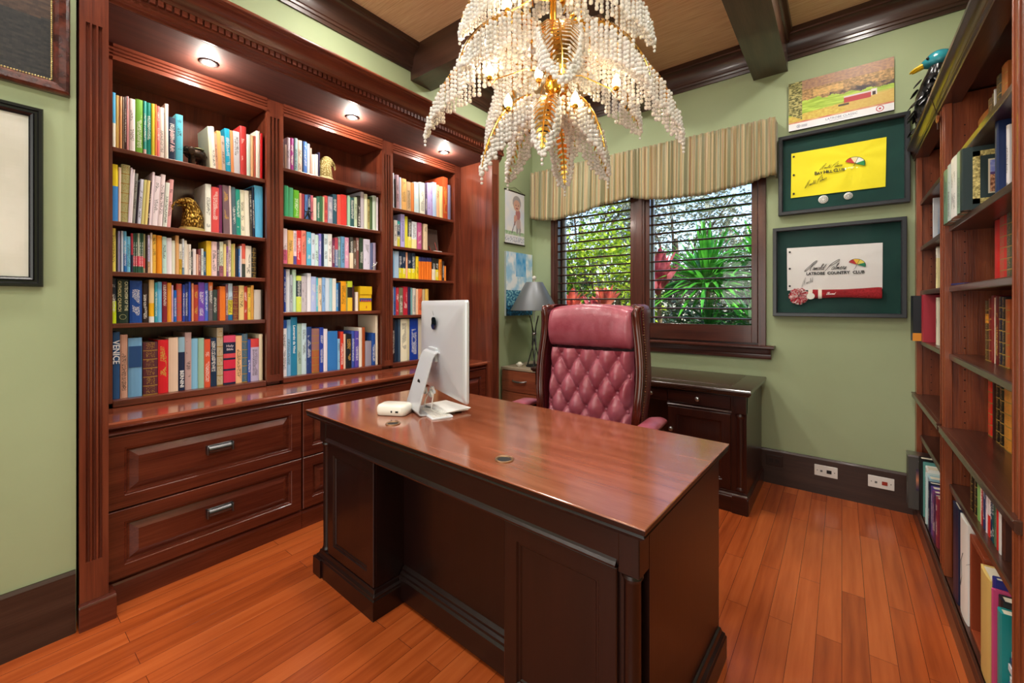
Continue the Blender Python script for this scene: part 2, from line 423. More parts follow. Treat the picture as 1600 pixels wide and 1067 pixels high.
# carcass
mb = MB(); mb.box(-3.01, .30, .78, -2.995, 2.715, 2.49); mb.build('back_panel', M['cherry_z'], bk, smooth=0)
for y0, y1 in ((.37, .413), (1.087, 1.183), (1.888, 1.985), (2.637, 2.71)):
    MB().box(-2.995, y0 + .012, .78, -2.722, y1 - .012, 2.44).build('partition', M['cherry_z'], bk, smooth=0)
def flute_profile(w, n, depth=.006, margin=.18):
    """cross section in (across, out) of a fluted board of width w"""
    pts = [(0, -.02), (0, 0)]
    span = w * (1 - 2 * margin); g = span / n
    for i in range(n):
        c = w * margin + g * (i + .5); r = g * .35
        pts.append((c - r, 0))
        for j in range(1, 6):
            a = pi * j / 6; pts.append((c - r * cos(a), -depth * sin(a)))
        pts.append((c + r, 0))
    pts += [(w, 0), (w, -.02)]
    return pts
def fluted(mb, x, y0, y1, z0, z1, ze0, ze1, n, depth=.006, thick=.02):
    w_ = y1 - y0; pr = flute_profile(w_, n, depth)
    mb.prism(pr, ze0, ze1, lambda a, b_, d: (x + b_ + (0 if b_ > -.019 else -(thick - .02)), y0 + a, d))
    if ze0 > z0: mb.box(x - thick, y0, z0, x, y1, ze0)
    if ze1 < z1: mb.box(x - thick, y0, ze1, x, y1, z1)
for y0, y1, n in ((1.087, 1.183, 3), (1.888, 1.985, 3), (2.637, 2.71, 3)):
    mb = MB(); fluted(mb, BX + .012, y0, y1, .80, 2.49, .84, 2.39, n, .010)
    mb.build('fluted_stile', M['cherry_z'], bk, smooth=30)
MB().box(BX - .01, .345, .80, BX + .012, .413, 2.49).build('fluted_stile', M['cherry_z'], bk, smooth=0)
for y0, y1, _ in SH.values():
    pr = [(-.02, 2.415), (0, 2.415)]
    for i in range(3):
        c = 2.435 + .017 * i
        pr += [(0, c - .0065), (-.009, c - .003), (-.009, c + .003), (0, c + .0065)]
    pr += [(0, 2.49), (-.02, 2.49)]
    MB().prism(pr, y0, y1, lambda a, b_, d: (BX + .020 + a, d, b_)).build('header_rail', M['cherry_y'], bk, smooth=0)
    MB().box(-2.995, y0, 2.425, BX - .008, y1, 2.44).build('bay_top', M['cherry_y'], bk, smooth=0)
for y0, y1, zs in SH.values():
    for i, z in enumerate(zs):
        t_ = .032 if i == 0 else .022
        MB().box(-2.994, y0 + .0005, z - t_, BX - (0 if i else -.012), y1 - .0005, z).build('shelf', M['cherry_y'], bk, smooth=0, bev=.003)
# shelf-pin holes show on the inner sides: tiny brass sockets
pn = MB()
for y1 in (1.088, 1.889, 2.638):
    for z in [1.0 + .05 * k for k in range(26)]:
        pn.lathe([(.003, 0), (.003, -.004)], (BX - .05, y1 + .0105 - .0095, z), 6, 'y')
pn.build('shelf_pin_socket', M['brass'], bk, smooth=0)['kind'] = 'stuff'
# soffit
mb = MB(); mb.box(-2.71, .345, 2.49, -2.345, 2.715, 2.505); mb.build('soffit', M['cherry_soffit'], bk, smooth=0)
# pilasters and their plinths
for y0, y1 in ((.262, .345), (2.712, 2.805)):
    mb = MB(); fluted(mb, -2.33, y0, y1, .0, 2.56, .255, 2.372, 3, .010, .03)
    mb.box(-2.72, y0 + .001, 0, -2.355, y1 - .001, 2.56)
    p = mb.build('pilaster', M['cherry_z'], bk, smooth=30)
    mb = MB(); pf = [(0, 0), (.022, 0), (.022, .09), (.018, .098), (0, .102)]
    mb.prism(pf, y0 - .003 if y0 < 1 else y0 - .02, y1 + .022, lambda a, b_, d: (-2.332 + a, d, b_))
    mb.box(-2.40, y1, 0, -2.33, y1 + .022, .098)
    mb.build('plinth', M['cherry_base_y'], p, smooth=0, bev=.002)
# cornice
cp = [(-2.344, 2.491), (-2.338, 2.49), (-2.338, 2.500), (-2.328, 2.504), (-2.328, 2.512), (-2.318, 2.518), (-2.318, 2.532), (-2.312, 2.536), (-2.312, 2.566), (-2.304, 2.570), (-2.300, 2.580)]
for i in range(9):
    a = i / 8 * pi / 2; cp.append((-2.298 + .055 * (1 - cos(a)), 2.582 + .055 * sin(a)))
cp += [(-2.238, 2.640), (-2.238, 2.646)]
for i in range(5):
    a = -pi / 2 + pi * i / 4; cp.append((-2.232 + .008 * cos(a), 2.656 + .009 * sin(a)))
cp += [(-2.236, 2.670), (-2.344, 2.670)]
MB().box(-2.469, .20, 2.507, -2.345, 2.83, 2.669).build('cornice_top', M['cherry_y'], bk, smooth=0)
MB().prism(cp, .20, 2.83, lambda a, b_, d: (a, d, b_)).build('cornice', M['cherry_y'], bk, smooth=30)
mb = MB(); y = .215
while y < 2.82:
    mb.box(-2.313, y, 2.540, -2.299, y + .019, 2.565); y += .028
mb.build('dentil_moulding', M['cherry_y'], bk, smooth=0)

# recessed lights in the soffit
for i, (y, lab) in enumerate(((.745, 'small recessed spotlight lit above the left bay of the bookcase'), (1.543, 'small recessed spotlight lit above the middle bay of the bookcase'), (2.355, 'small recessed spotlight lit above the right bay of the bookcase'))):
    t_ = thing('recessed_spotlight', lab, 'spotlight', (-2.53, y, 2.4895), 0, 'spotlights in the bookcase soffit')
    MB().lathe([(.026, .0), (.038, .0), (.038, -.004), (.030, -.007), (.026, -.006)], n=28).build('trim_ring', M['nickel'], t_)
    MB().ball((0, 0, .002), .024, 16, 8, (1, 1, .5)).build('bulb', emis('spot_bulb', 'fff4e0', 60), t_)
    lamp('bookcase_spot', 'POINT', (-2.53, y, 2.470), 8, (1, .93, .82), shadow_soft_size=.01)

# counter and drawer cabinets
mb = MB(); pr = [(-2.71, .742), (-2.40, .742), (-2.392, .748), (-2.384, .750), (-2.378, .758), (-2.378, .768), (-2.384, .776), (-2.71, .776)]
mb.prism(pr, .346, 2.711, lambda a, b_, d: (a, d, b_))
tag(mb.build('countertop', M['cherry_top'], smooth=30), 'polished red cherry countertop below the built-in bookshelves', 'countertop')
RP = [(0, -.02), (0, 0), (.050, 0), (.054, -.004), (.060, -.006), (.066, -.006), (.092, .001), (.098, .001)]
def dcab(y0, y1, label):
    t_ = thing('drawer_cabinet', label, 'drawer cabinet', (-2.41, (y0 + y1) / 2, 0), 0, 'drawer cabinets under the built-in bookcase')
    a, b_ = y0 - (y0 + y1) / 2, y1 - (y0 + y1) / 2
    MB().box(-.27, a, 0.0, 0, b_, .741).build('body', M['cherry_base_z'], t_, smooth=0)
    MB().prism([(0, 0), (.010, 0), (.010, .082), (.014, .09), (.010, .098), (0, .102)], a, b_, lambda p, q, d: (p, d, q)).build('base_rail', M['cherry_base_y'], t_, smooth=30)
    MB().prism([(0, .716), (.014, .716), (.018, .722), (.014, .728), (.006, .733), (0, .742)], a, b_, lambda p, q, d: (p, d, q)).build('top_moulding', M['cherry_base_y'], t_, smooth=30)
    for z0, z1 in ((.405, .712), (.112, .399)):
        mb = MB(); mb.panel((.0, a + .004, z0), (0, 1, 0), (0, 0, 1), (1, 0, 0), (b_ - a) - .008, z1 - z0, [(0, 0), (0, .015), (.003, .018), (.052, .018), (.055, .015), (.060, .014), (.064, .003), (.070, .003), (.094, .015), (.098, .017)])
        d = mb.build('drawer', M['cherry_base_y'], t_, smooth=20)
        mb = MB(); zc = (z0 + z1) / 2 + .012
        # cup-shaped bar pull
        for k in range(1):
            pr = []
            for j in range(9):
                an = -pi / 2 + pi * j / 8; pr.append((.004 + .022 * cos(an), zc + .018 * sin(an)))
            mb.prism(pr, -.048, .048, lambda p, q, dd: (.018 + p, dd, q))
            mb.box(.018, -.054, zc - .020, .026, .054, zc - .014); mb.box(.018, -.054, zc + .014, .026, .054, zc + .020)
            mb.box(.018, -.056, zc - .021, .046, -.049, zc + .021); mb.box(.018, .049, zc - .021, .046, .056, zc + .021)
        mb.build('handle', M['pewter'], d, smooth=30, bev=.002)
dcab(.347, 1.150, 'red cherry cabinet of two wide raised-panel drawers, nearest below the bookcase')
dcab(1.152, 1.940, 'red cherry drawer cabinet below the middle bay, partly behind the desk')
dcab(1.942, 2.710, 'red cherry drawer cabinet at the far end, behind the monitor')
BOOKS = """
L1 2.010
0.415 0.015 0.266 f4f0e0/.45/48b0e8 p
0.431 0.012 0.258 ecc46c p
0.444 0.009 0.257 f0ac70 p
0.454 0.007 0.258 7a6450 k
0.462 0.007 0.263 3a1816 w
0.470 0.007 0.267 f0a8ac p
0.478 0.023 0.260 f6e8e8 k
0.502 0.029 0.267 7ab840 w
0.532 0.011 0.267 dfbcb8/.1/3aa8a0 w
0.544 0.018 0.265 0e8878 w
0.563 0.013 0.266 dcd038 p
0.577 0.007 0.267 f08a4a p
0.585 0.011 0.262 ec7878 w
0.597 0.018 0.261 f4ece4 k
0.617 0.014 0.286 f8eee2 p
0.632 0.030 0.224 22324c w Joan
0.663 0.030 0.250 5cc2dc k
0.802 0.012 0.231 f2eed2 p
0.815 0.017 0.236 f6f2e8 k
0.833 0.011 0.203 e8a888 k
0.845 0.019 0.221 ecb870 p
0.865 0.017 0.199 cbb4a8 k
0.883 0.026 0.247 0ea4cc w
0.910 0.014 0.243 f09c60 p
0.925 0.033 0.246 d4d4dc k
0.961 0.032 0.287 d03c3c w
0.996 0.021 0.248 dcece4 p
1.018 0.014 0.248 f4b484 p
1.033 0.012 0.251 e8786a p
1.046 0.022 0.285 faf2e6 p
1.069 0.014 0.279 dc1820 p

L2 1.660
0.415 0.024 0.274 3c90e0/.62/f4dc14 p
0.441 0.009 0.264 f6dcc8 p
0.451 0.032 0.282 b8b880 b
0.484 0.007 0.272 e8dce8 p
0.492 0.009 0.267 f6ecf2 p
0.502 0.011 0.250 8c8c84 k
0.514 0.007 0.210 281e30 p
0.522 0.013 0.226 dce0f4 k
0.536 0.011 0.226 dcd488 p
0.548 0.011 0.225 ead484 p
0.560 0.007 0.221 46303c w
0.568 0.009 0.272 f8e6f0 p
0.578 0.023 0.255 f2e4ea k
0.602 0.018 0.269 f2e0e2 k
0.621 0.016 0.231 e6ece2 k
0.638 0.016 0.252 e8a8a8 k
0.793 0.027 0.264 f2f4e8 k
0.821 0.036 0.254 e04c4c w
0.858 0.014 0.271 7a2c5c p
0.873 0.031 0.274 7c6068 g
0.905 0.010 0.277 f6dcd4 p
0.916 0.020 0.272 4c6a74 w
0.937 0.022 0.264 1a9a86 w
0.960 0.023 0.267 f2ecd0 k
0.984 0.024 0.268 f6f0dc p
1.009 0.012 0.272 4c443c w
1.022 0.012 0.295 142444 w
1.035 0.048 0.309 62c4f4 p

L3 1.421
0.415 0.016 0.213 ecd85c k
0.439 0.007 0.197 b8b8e6 p
0.449 0.008 0.198 d4e2f4 p
0.458 0.011 0.198 1c6cb8/.45/6cc0ec w
0.470 0.014 0.175 7ed0f2 k
0.485 0.008 0.191 2c2a44/.45/b83448 p
0.494 0.007 0.193 306048/.16/e85068/.42/305c48 w
0.502 0.007 0.194 386450/.16/e85068/.42/386450 w
0.510 0.007 0.195 306048/.16/e85068/.42/c4ccb4 p
0.517 0.007 0.196 386450/.16/e85068/.42/386450 w
0.525 0.007 0.197 306048/.16/e85068/.42/306048 w
0.533 0.007 0.195 c8b890/.12/e86058/.38/a8a878 p
0.541 0.007 0.186 38241e p
0.549 0.007 0.191 e0b890/.3/dcd4f4 k
0.559 0.008 0.204 f4e4d0 p
0.568 0.015 0.197 f2c04a k
0.584 0.021 0.194 f4981a p
0.606 0.017 0.190 c2e6de k
0.624 0.021 0.186 f4ecf4 p
0.646 0.014 0.175 eef2e0 p
0.661 0.014 0.203 eab476 p
0.676 0.012 0.161 e8b838/.5/f2ecd8 k
0.689 0.008 0.189 7898b0/.2/e4ecf4 k
0.698 0.011 0.181 f4ecdc p
0.710 0.007 0.163 f4e4d4 p
0.718 0.009 0.163 f6eee2 k
0.728 0.007 0.126 404040 w
0.736 0.014 0.141 f2e6e6 p
0.751 0.009 0.113 e8b49c p
0.761 0.010 0.142 904e50 w
0.773 0.010 0.146 e2eae4 k
0.784 0.011 0.132 2a5c80 w
0.797 0.023 0.191 f2c82e p
0.821 0.025 0.190 f2d2d4 k
0.847 0.011 0.191 584450 w
0.859 0.019 0.194 b06c7c/.3/e4ecd2 k
0.879 0.012 0.183 f4dc8c p
0.892 0.009 0.171 905c98 w
0.902 0.014 0.209 f2dcd4 k
0.917 0.009 0.187 c4c468 p
0.927 0.009 0.190 ecc87a p
0.940 0.013 0.164 162444 p
0.954 0.007 0.163 4684ca w
0.962 0.008 0.181 f6f0f2 p
0.971 0.017 0.194 384038/.4/f0c0a0/.55/ea6450 p
0.989 0.032 0.185 f4ead8 k
1.022 0.025 0.176 1c1a16 b

L4 1.174
0.415 0.018 0.216 d4ea1e/.5/1c2430 w
0.435 0.042 0.210 26382c p Cat
0.481 0.046 0.207 1a4a9c w
0.528 0.023 0.195 2a1814 w
0.554 0.020 0.222 f4f0ee/.14/f8ba1c/.45/f6d49c p
0.576 0.011 0.201 3aa2b4 w
0.588 0.017 0.206 78c6f2 p
0.606 0.020 0.207 882436 w
0.627 0.017 0.202 f2a030 p
0.645 0.007 0.190 e2bade p
0.653 0.012 0.164 1e6ac6 w
0.666 0.022 0.199 d4584e b
0.691 0.010 0.194 2c46b0 w
0.702 0.012 0.200 2e3c80 w
0.717 0.010 0.210 3654d2 p
0.730 0.008 0.203 f2a072 p
0.739 0.021 0.196 b84432 g
0.761 0.028 0.210 7c4ec4 w
0.790 0.016 0.208 4e6ed2 w
0.807 0.020 0.213 6c6468/.78/e87a3a w
0.828 0.020 0.171 384844 w
0.849 0.010 0.174 8a2614 p
0.860 0.028 0.191 f47e26 p
0.889 0.011 0.203 865060 w
0.901 0.023 0.209 2a74a8/.15/e8d848/.55/c4daec k
0.926 0.027 0.194 7c342a b
0.955 0.026 0.199 f2d28c k
0.982 0.018 0.195 c84430 w
1.001 0.017 0.189 f0cc50 k
1.019 0.013 0.202 e4a84c p
1.035 0.038 0.177 dad2ca p
1.074 0.009 0.177 302018 p

L5 0.811
0.418 0.027 0.321 2a5484 p VEN
0.447 0.027 0.307 dcaa92 k
0.475 0.052 0.289 78b0da p LBL
0.531 0.057 0.264 5c2a36 b
0.590 0.041 0.272 e0202c g
0.632 0.040 0.281 f4d4ba p
0.673 0.027 0.281 1a284a/.72/9cc4d8 p BER
0.701 0.028 0.304 c8a6a2 k
0.730 0.028 0.270 8cc8ea p
0.759 0.027 0.270 a2cab2 p
0.787 0.028 0.262 e45836 w
0.816 0.030 0.268 1a3250 w
0.847 0.029 0.322 c4b496 b
0.879 0.059 0.277 1c2444/.04/d83858/.28/1c2444/.32/dc2c48/.50/1c2444/.54/e04c58/.63/1c2444/.86/e05070 p HOLY
0.939 0.032 0.272 f4c08e k
0.972 0.028 0.281 3e6a84 b
1.001 0.015 0.246 3650b2 w
1.017 0.044 0.250 c8bada/.80/e04848 k
1.062 0.021 0.275 f4e6c6 p

M1 2.107
1.187 0.015 0.187 f2e8f2 k
1.210 0.010 0.155 b08e80 p
1.221 0.021 0.202 cab8ca k
1.243 0.021 0.207 b0368e w
1.268 0.021 0.213 9cc2c8 k
1.290 0.029 0.208 ead2c0 k
1.320 0.007 0.210 12264e p
1.328 0.022 0.210 5688da w
1.352 0.016 0.203 e2ecf2 p
1.369 0.011 0.179 dcb09e p
1.381 0.019 0.142 f4eae8 p
1.401 0.021 0.148 f4eee8 p
1.423 0.011 0.165 2c2044 p

M2 1.810
1.205 0.026 0.196 3cb078 p
1.232 0.030 0.190 52b27e p
1.265 0.034 0.181 6ec82c w
1.300 0.014 0.167 e2a07c p
1.315 0.017 0.166 a23446 p
1.336 0.017 0.164 5686c8 k
1.354 0.020 0.170 3e446e w
1.375 0.015 0.168 da7080 k
1.391 0.022 0.156 f4decc p
1.415 0.019 0.169 367660 w
1.435 0.019 0.174 3a6e46 p
1.455 0.010 0.174 c8d2a0 p
1.466 0.024 0.185 da5454 k
1.491 0.034 0.184 a4a4b8 w
1.526 0.031 0.206 2c5466 w
1.558 0.025 0.210 e85c4c p
1.584 0.044 0.217 e03a34 p
1.635 0.021 0.221 a4d2b6 p
1.657 0.030 0.210 2c5a5e w
1.688 0.024 0.220 cadab8 k
1.714 0.022 0.234 30281e w
1.737 0.026 0.270 c0b8c2 p
1.766 0.026 0.257 eaecca p
1.793 0.021 0.226 bcae6e k
1.815 0.021 0.245 4c683e p
1.837 0.031 0.260 d8ead8 p
1.870 0.013 0.253 f2e8f2 p

M3 1.516
1.195 0.030 0.220 e46c90/.4/f2dce0 k
1.227 0.035 0.214 f2bc68 k
1.263 0.020 0.216 5850a0/.25/f2dce4 k
1.284 0.029 0.221 e03832 w
1.314 0.031 0.224 f28a78 k
1.347 0.029 0.219 5cb6d8 w
1.377 0.024 0.214 d6e2f2 k
1.402 0.024 0.207 ceeae4 k
1.429 0.017 0.218 8e84da w
1.447 0.015 0.218 0e2856 p
1.463 0.029 0.221 d8ecf2 k
1.493 0.029 0.225 f2eeea k
1.523 0.016 0.192 702650 w
1.540 0.024 0.204 506ca0/.6/b84458 w
1.565 0.020 0.214 809c9c w
1.586 0.027 0.219 6ca0c8 k
1.615 0.031 0.216 e29ebc w
1.653 0.026 0.222 f0dcbc/.5/40403a w
1.681 0.021 0.202 685646 w
1.704 0.022 0.224 804c46 w
1.728 0.029 0.225 2c402e w
1.760 0.055 0.223 e0d8ea k
1.816 0.023 0.199 60688e p
1.840 0.025 0.204 b09eb8 p

M4 1.216
1.190 0.013 0.255 603628 w
1.205 0.012 0.268 2644a2 w
1.218 0.023 0.273 ecf2fa p
1.242 0.016 0.235 b8c0ca k
1.259 0.022 0.270 caecd2 p
1.282 0.030 0.231 dcea60/.42/163040/.86/dcea60 w
1.313 0.036 0.231 cac2ca k
1.351 0.024 0.250 f2f2fa p
1.376 0.034 0.230 b8c6f2 w
1.411 0.012 0.225 5cc6da w
1.424 0.025 0.223 f2dcbe k
1.451 0.021 0.227 8eb8ea k
1.473 0.030 0.226 daeafa p
1.504 0.018 0.225 a0d2e2 p
1.523 0.026 0.224 f2ece2 p
1.550 0.016 0.191 3e8ed0 w
1.567 0.014 0.200 1e2e4e p
1.583 0.042 0.208 f4a81c k
1.626 0.008 0.193 a29e5a p
1.635 0.036 0.210 f4c834/.45/24201c/.8/c8d838 p
1.672 0.014 0.183 4a2626 p
1.697 0.021 0.135 f4e2d2 p

M5 0.813
1.188 0.033 0.353 f6f2f8/.85/2050a8 k
1.222 0.024 0.354 90c2ea k
1.247 0.039 0.369 2686b0 p LEO
1.287 0.028 0.326 a8c2b2 k
1.316 0.030 0.327 cae2ea k
1.347 0.033 0.303 2c4480 w
1.381 0.051 0.290 b05e3c/.5/9c6c70 b
1.434 0.026 0.295 2e46aa w
1.461 0.026 0.284 f4eaf2 p
1.489 0.072 0.266 367ec8 p
1.562 0.018 0.211 90c2e2 k
1.581 0.022 0.260 e03e2c w
1.604 0.018 0.242 f4d2b8 p
1.623 0.043 0.240 1e2226 g
1.668 0.023 0.260 3e56b0 w
1.692 0.030 0.258 5e4eb2 w
1.724 0.024 0.282 f6ead8 p
1.749 0.023 0.283 a84e24 p
1.774 0.051 0.180 a09aaa p
1.829 0.032 0.236 2450a0 w
1.862 0.021 0.368 f4e2c8 p

R1 2.006
2.006 0.022 0.275 dae2f2 p
2.030 0.012 0.230 30282c p
2.044 0.027 0.268 d2b0c2 k
2.072 0.023 0.255 d2daf2 p
2.096 0.049 0.253 f4c076 k
2.147 0.040 0.237 dab88e k
2.189 0.030 0.239 ea8e4c p
2.221 0.047 0.251 d2eaf2 w
2.280 0.054 0.265 ecf0e2 k
2.335 0.022 0.260 5c4c66 w
2.359 0.057 0.276 c0b0ea k
2.418 0.038 0.295 b8d2f2 p
2.458 0.036 0.282 f4c096 k
2.496 0.035 0.276 f4e29e p
2.533 0.060 0.367 c8542c g
2.595 0.035 0.310 8c8cb0 p

R2 1.712
2.025 0.030 0.205 e2dad2 k
2.056 0.028 0.203 dcd440/.4/2c3c54/.85/30a8a8 w
2.088 0.039 0.269 b8b0ea k
2.129 0.030 0.251 e2da40 p
2.160 0.036 0.233 e6da5c/.4/303438 w
2.199 0.051 0.220 f4e8a8/.35/e8ecf2 k
2.256 0.044 0.221 c25e8e w
2.319 0.044 0.220 dac29e k

R3 1.467
2.006 0.022 0.208 7cb8e2 p
2.029 0.042 0.211 b4d0ea p
2.073 0.032 0.220 e6da28/.38/1c3454 w
2.107 0.033 0.221 e6da28/.38/1c3454 w
2.142 0.017 0.212 f2b08c p
2.161 0.034 0.209 ecdc28/.4/202c40 w
2.197 0.037 0.211 ecdc28/.4/243448 w
2.239 0.028 0.187 f2d22a k
2.270 0.026 0.182 f27c24/.82/303468 p
2.298 0.026 0.183 f27c24/.82/303468 p
2.326 0.027 0.184 f27c24/.82/303468 p
2.354 0.027 0.186 f27c24/.82/303468 p
2.383 0.027 0.187 f27c24/.82/303468 p
2.414 0.037 0.187 e8dcc0/.5/24241e w
2.453 0.036 0.185 e8d838/.5/24241e w
2.492 0.033 0.185 f49228 k
2.528 0.022 0.170 302624 w
2.552 0.024 0.130 f28c36 p

R4 1.178
2.006 0.015 0.223 dae4ea p
2.022 0.023 0.219 4e70ba k
2.046 0.026 0.215 d83648 w
2.074 0.037 0.216 7e765c w
2.113 0.044 0.225 c0263a w
2.159 0.026 0.223 2e264e p
2.188 0.018 0.219 7eb0b2 p
2.208 0.033 0.215 dad2c8 k
2.244 0.020 0.211 f4c8a6 p
2.265 0.041 0.212 ea764a k
2.309 0.028 0.208 cab88e p
2.340 0.033 0.212 eac05a p

R5 0.813
2.005 0.027 0.347 24222c w
2.033 0.031 0.351 162c46 p
2.066 0.021 0.341 3c546e p
2.089 0.065 0.344 f4eed2 k
2.157 0.021 0.338 d2caa0 p
2.181 0.083 0.347 163ea4 w
2.266 0.053 0.340 c8c0b0 p
2.322 0.049 0.336 a09078 k
2.373 0.053 0.335 384868 w
2.429 0.049 0.315 c8a070 p
"""
# ================================================================== books
def bookmat(style):
    m, t, b = newmat('book_cover_' + style); at = N(t, 'Attribute', attribute_name='Col')
    uv = N(t, 'UVMap', uv_map='fr'); um = N(t, 'UVMap', uv_map='mt')
    s = N(t, 'SeparateXYZ'); t.links.new(uv.outputs[0], s.inputs[0])
    oi = N(t, 'ObjectInfo'); rnd = oi.outputs['Random']
    u, v = s.outputs[0], s.outputs[1]
    cols = dict(w='f2efe6', k='26221f', g='d0a24a', b='a8843c', p='ffffff')
    b.inputs['Roughness'].default_value = .38; b.inputs['Specular IOR Level'].default_value = .45
    if style == 'p': t.links.new(at.outputs[0], b.inputs['Base Color']); return m
    inb = math_(t, 'LESS_THAN', math_(t, 'ABSOLUTE', math_(t, 'SUBTRACT', u, .5)), .30)
    v0 = math_(t, 'ADD', math_(t, 'MULTIPLY', rnd, .25), .06)
    v1 = math_(t, 'ADD', v0, .62)
    rng = math_(t, 'MULTIPLY', math_(t, 'GREATER_THAN', v, v0), math_(t, 'LESS_THAN', v, v1))
    mp = N(t, 'VectorMath', operation='SCALE'); mp.inputs['Scale'].default_value = 1; t.links.new(um.outputs[0], mp.inputs[0])
    ad = N(t, 'VectorMath', operation='ADD'); t.links.new(mp.outputs[0], ad.inputs[0]); cb = N(t, 'CombineXYZ')
    t.links.new(math_(t, 'MULTIPLY', rnd, 50.0), cb.inputs[2]); t.links.new(cb.outputs[0], ad.inputs[1])
    n = N(t, 'TexNoise'); n.inputs['Scale'].default_value = 330; n.inputs['Detail'].default_value = 1; t.links.new(ad.outputs[0], n.inputs['Vector'])
    n3 = N(t, 'TexNoise'); n3.inputs['Scale'].default_value = 22; n3.inputs['Detail'].default_value = 0; t.links.new(ad.outputs[0], n3.inputs['Vector'])
    mark = math_(t, 'MULTIPLY', math_(t, 'GREATER_THAN', n.outputs[0], .50), math_(t, 'GREATER_THAN', n3.outputs[0], .42))
    mark = math_(t, 'MULTIPLY', math_(t, 'MULTIPLY', inb, rng), mark)
    if style == 'b':
        fr = math_(t, 'FRACT', math_(t, 'MULTIPLY', v, 6.0))
        band = math_(t, 'LESS_THAN', fr, .10)
        onsp = math_(t, 'GREATER_THAN', u, 0.0)
        fine = math_(t, 'MULTIPLY', math_(t, 'GREATER_THAN', n.outputs[0], .58), math_(t, 'MULTIPLY', math_(t, 'GREATER_THAN', fr, .22), inb))
        mark = math_(t, 'MULTIPLY', math_(t, 'MAXIMUM', band, fine), onsp)
    if style in 'wk': mark = math_(t, 'MULTIPLY', mark, .72)
    mx = N(t, 'Mix', data_type='RGBA'); t.links.new(mark, mx.inputs[0]); t.links.new(at.outputs[0], mx.inputs[6]); mx.inputs[7].default_value = (*lin(cols[style]), 1)
    t.links.new(mx.outputs[2], b.inputs['Base Color'])
    return m
BM = {k: bookmat(k) for k in 'wkgbp'}

def book_geo(w_, h, d, segs):
    """local frame: spine towards +x at x=0, thickness along +y, height z"""
    t_ = min(.0025, w_ * .16); r = min(.004, w_ * .2)
    out = [(-d, 0), (-r, 0), (-.0008, w_ * .22), (0, w_ * .5), (-.0008, w_ * .78), (-r, w_), (-d, w_)]
    inn = [(-d, w_ - t_), (-.008, w_ - t_), (-.008, t_), (-d, t_)]
    pts = out + inn; n = len(pts)
    zs = [0.0] + [s[0] * h for s in segs[1:]] + [h]
    V = []; F = []; C = []; UVF = []; UVM = []
    for z in zs:
        V += [(x, y, z) for x, y in pts]
    for k in range(len(zs) - 1):
        for j in range(n):
            a, b_ = j, (j + 1) % n
            F.append([k*n + a, k*n + b_, (k+1)*n + b_, (k+1)*n + a])
            spine = 1 <= j <= 4
            C.append(segs[k][1])
            if spine:
                UVF.append([(pts[a][1] / w_, zs[k] / h), (pts[b_][1] / w_, zs[k] / h), (pts[b_][1] / w_, zs[k+1] / h), (pts[a][1] / w_, zs[k+1] / h)])
                UVM.append([(pts[a][1], zs[k] * .75), (pts[b_][1], zs[k] * .75), (pts[b_][1], zs[k+1] * .75), (pts[a][1], zs[k+1] * .75)])
            else: UVF.append([(-1, -1)] * 4); UVM.append([(0, 0)] * 4)
    K = len(zs) - 1
    for base, rev, c in ((0, True, segs[0][1]), (K * n, False, segs[-1][1])):
        # cap as quads: two boards and the spine block
        quads = [[0, 1, 9, 10], [6, 7, 8, 5], [1, 2, 3, 9], [3, 4, 5, 8], [3, 8, 9]]
        for q in quads:
            f = [base + i for i in q]
            F.append(f[::-1] if rev else f); C.append(c); UVF.append([(-1, -1)] * len(q)); UVM.append([(0, 0)] * len(q))
    return V, F, C, UVF, UVM
def parse(colspec):
    a = colspec.split('/'); segs = [(0, a[0])]
    for i in range(1, len(a), 2): segs.append((float(a[i]), a[i + 1]))
    return segs
def put_mesh(name, V, F, C, UF, UM, mat, mids=None, mats=None):
    me = bpy.data.meshes.new(name); me.from_pydata(V, [], F)
    ca = me.color_attributes.new('Col', 'FLOAT_COLOR', 'CORNER'); uf = me.uv_layers.new(name='fr'); um = me.uv_layers.new(name='mt')
    i = 0; cc = []; f1 = []; f2 = []; cache = {}
    for f, c, a, b_ in zip(F, C, UF, UM):
        if c not in cache: cache[c] = (*lin(c), 1.0)
        for k in range(len(f)): cc += cache[c]; f1 += a[k]; f2 += b_[k]
    ca.data.foreach_set('color', cc); uf.data.foreach_set('uv', f1); um.data.foreach_set('uv', f2)
    if mats:
        for m in mats: me.materials.append(m)
        me.polygons.foreach_set('material_index', mids)
    else: me.materials.append(mat)
    b = bmesh.new(); b.from_mesh(me); bmesh.ops.recalc_face_normals(b, faces=b.faces); b.to_mesh(me); b.free()
    o = bpy.data.objects.new(name, me); COL.objects.link(o); return o
def make_book(w_, h, d, spec, style, loc, rz=0, lean=0, name='book'):
    V, F, C, UF, UM = book_geo(w_, h, d, parse(spec))
    o = put_mesh(name, V, F, C, UF, UM, BM[style])
    o.location = loc; o.rotation_euler = (lean, 0, rz)
    t_ = min(.0025, w_ * .16)
    MB().box(-d + .004, t_, .003, -.008, w_ - t_, h - .004).build('page_block', M['pages'], o, smooth=0)
    return o
FONT = None
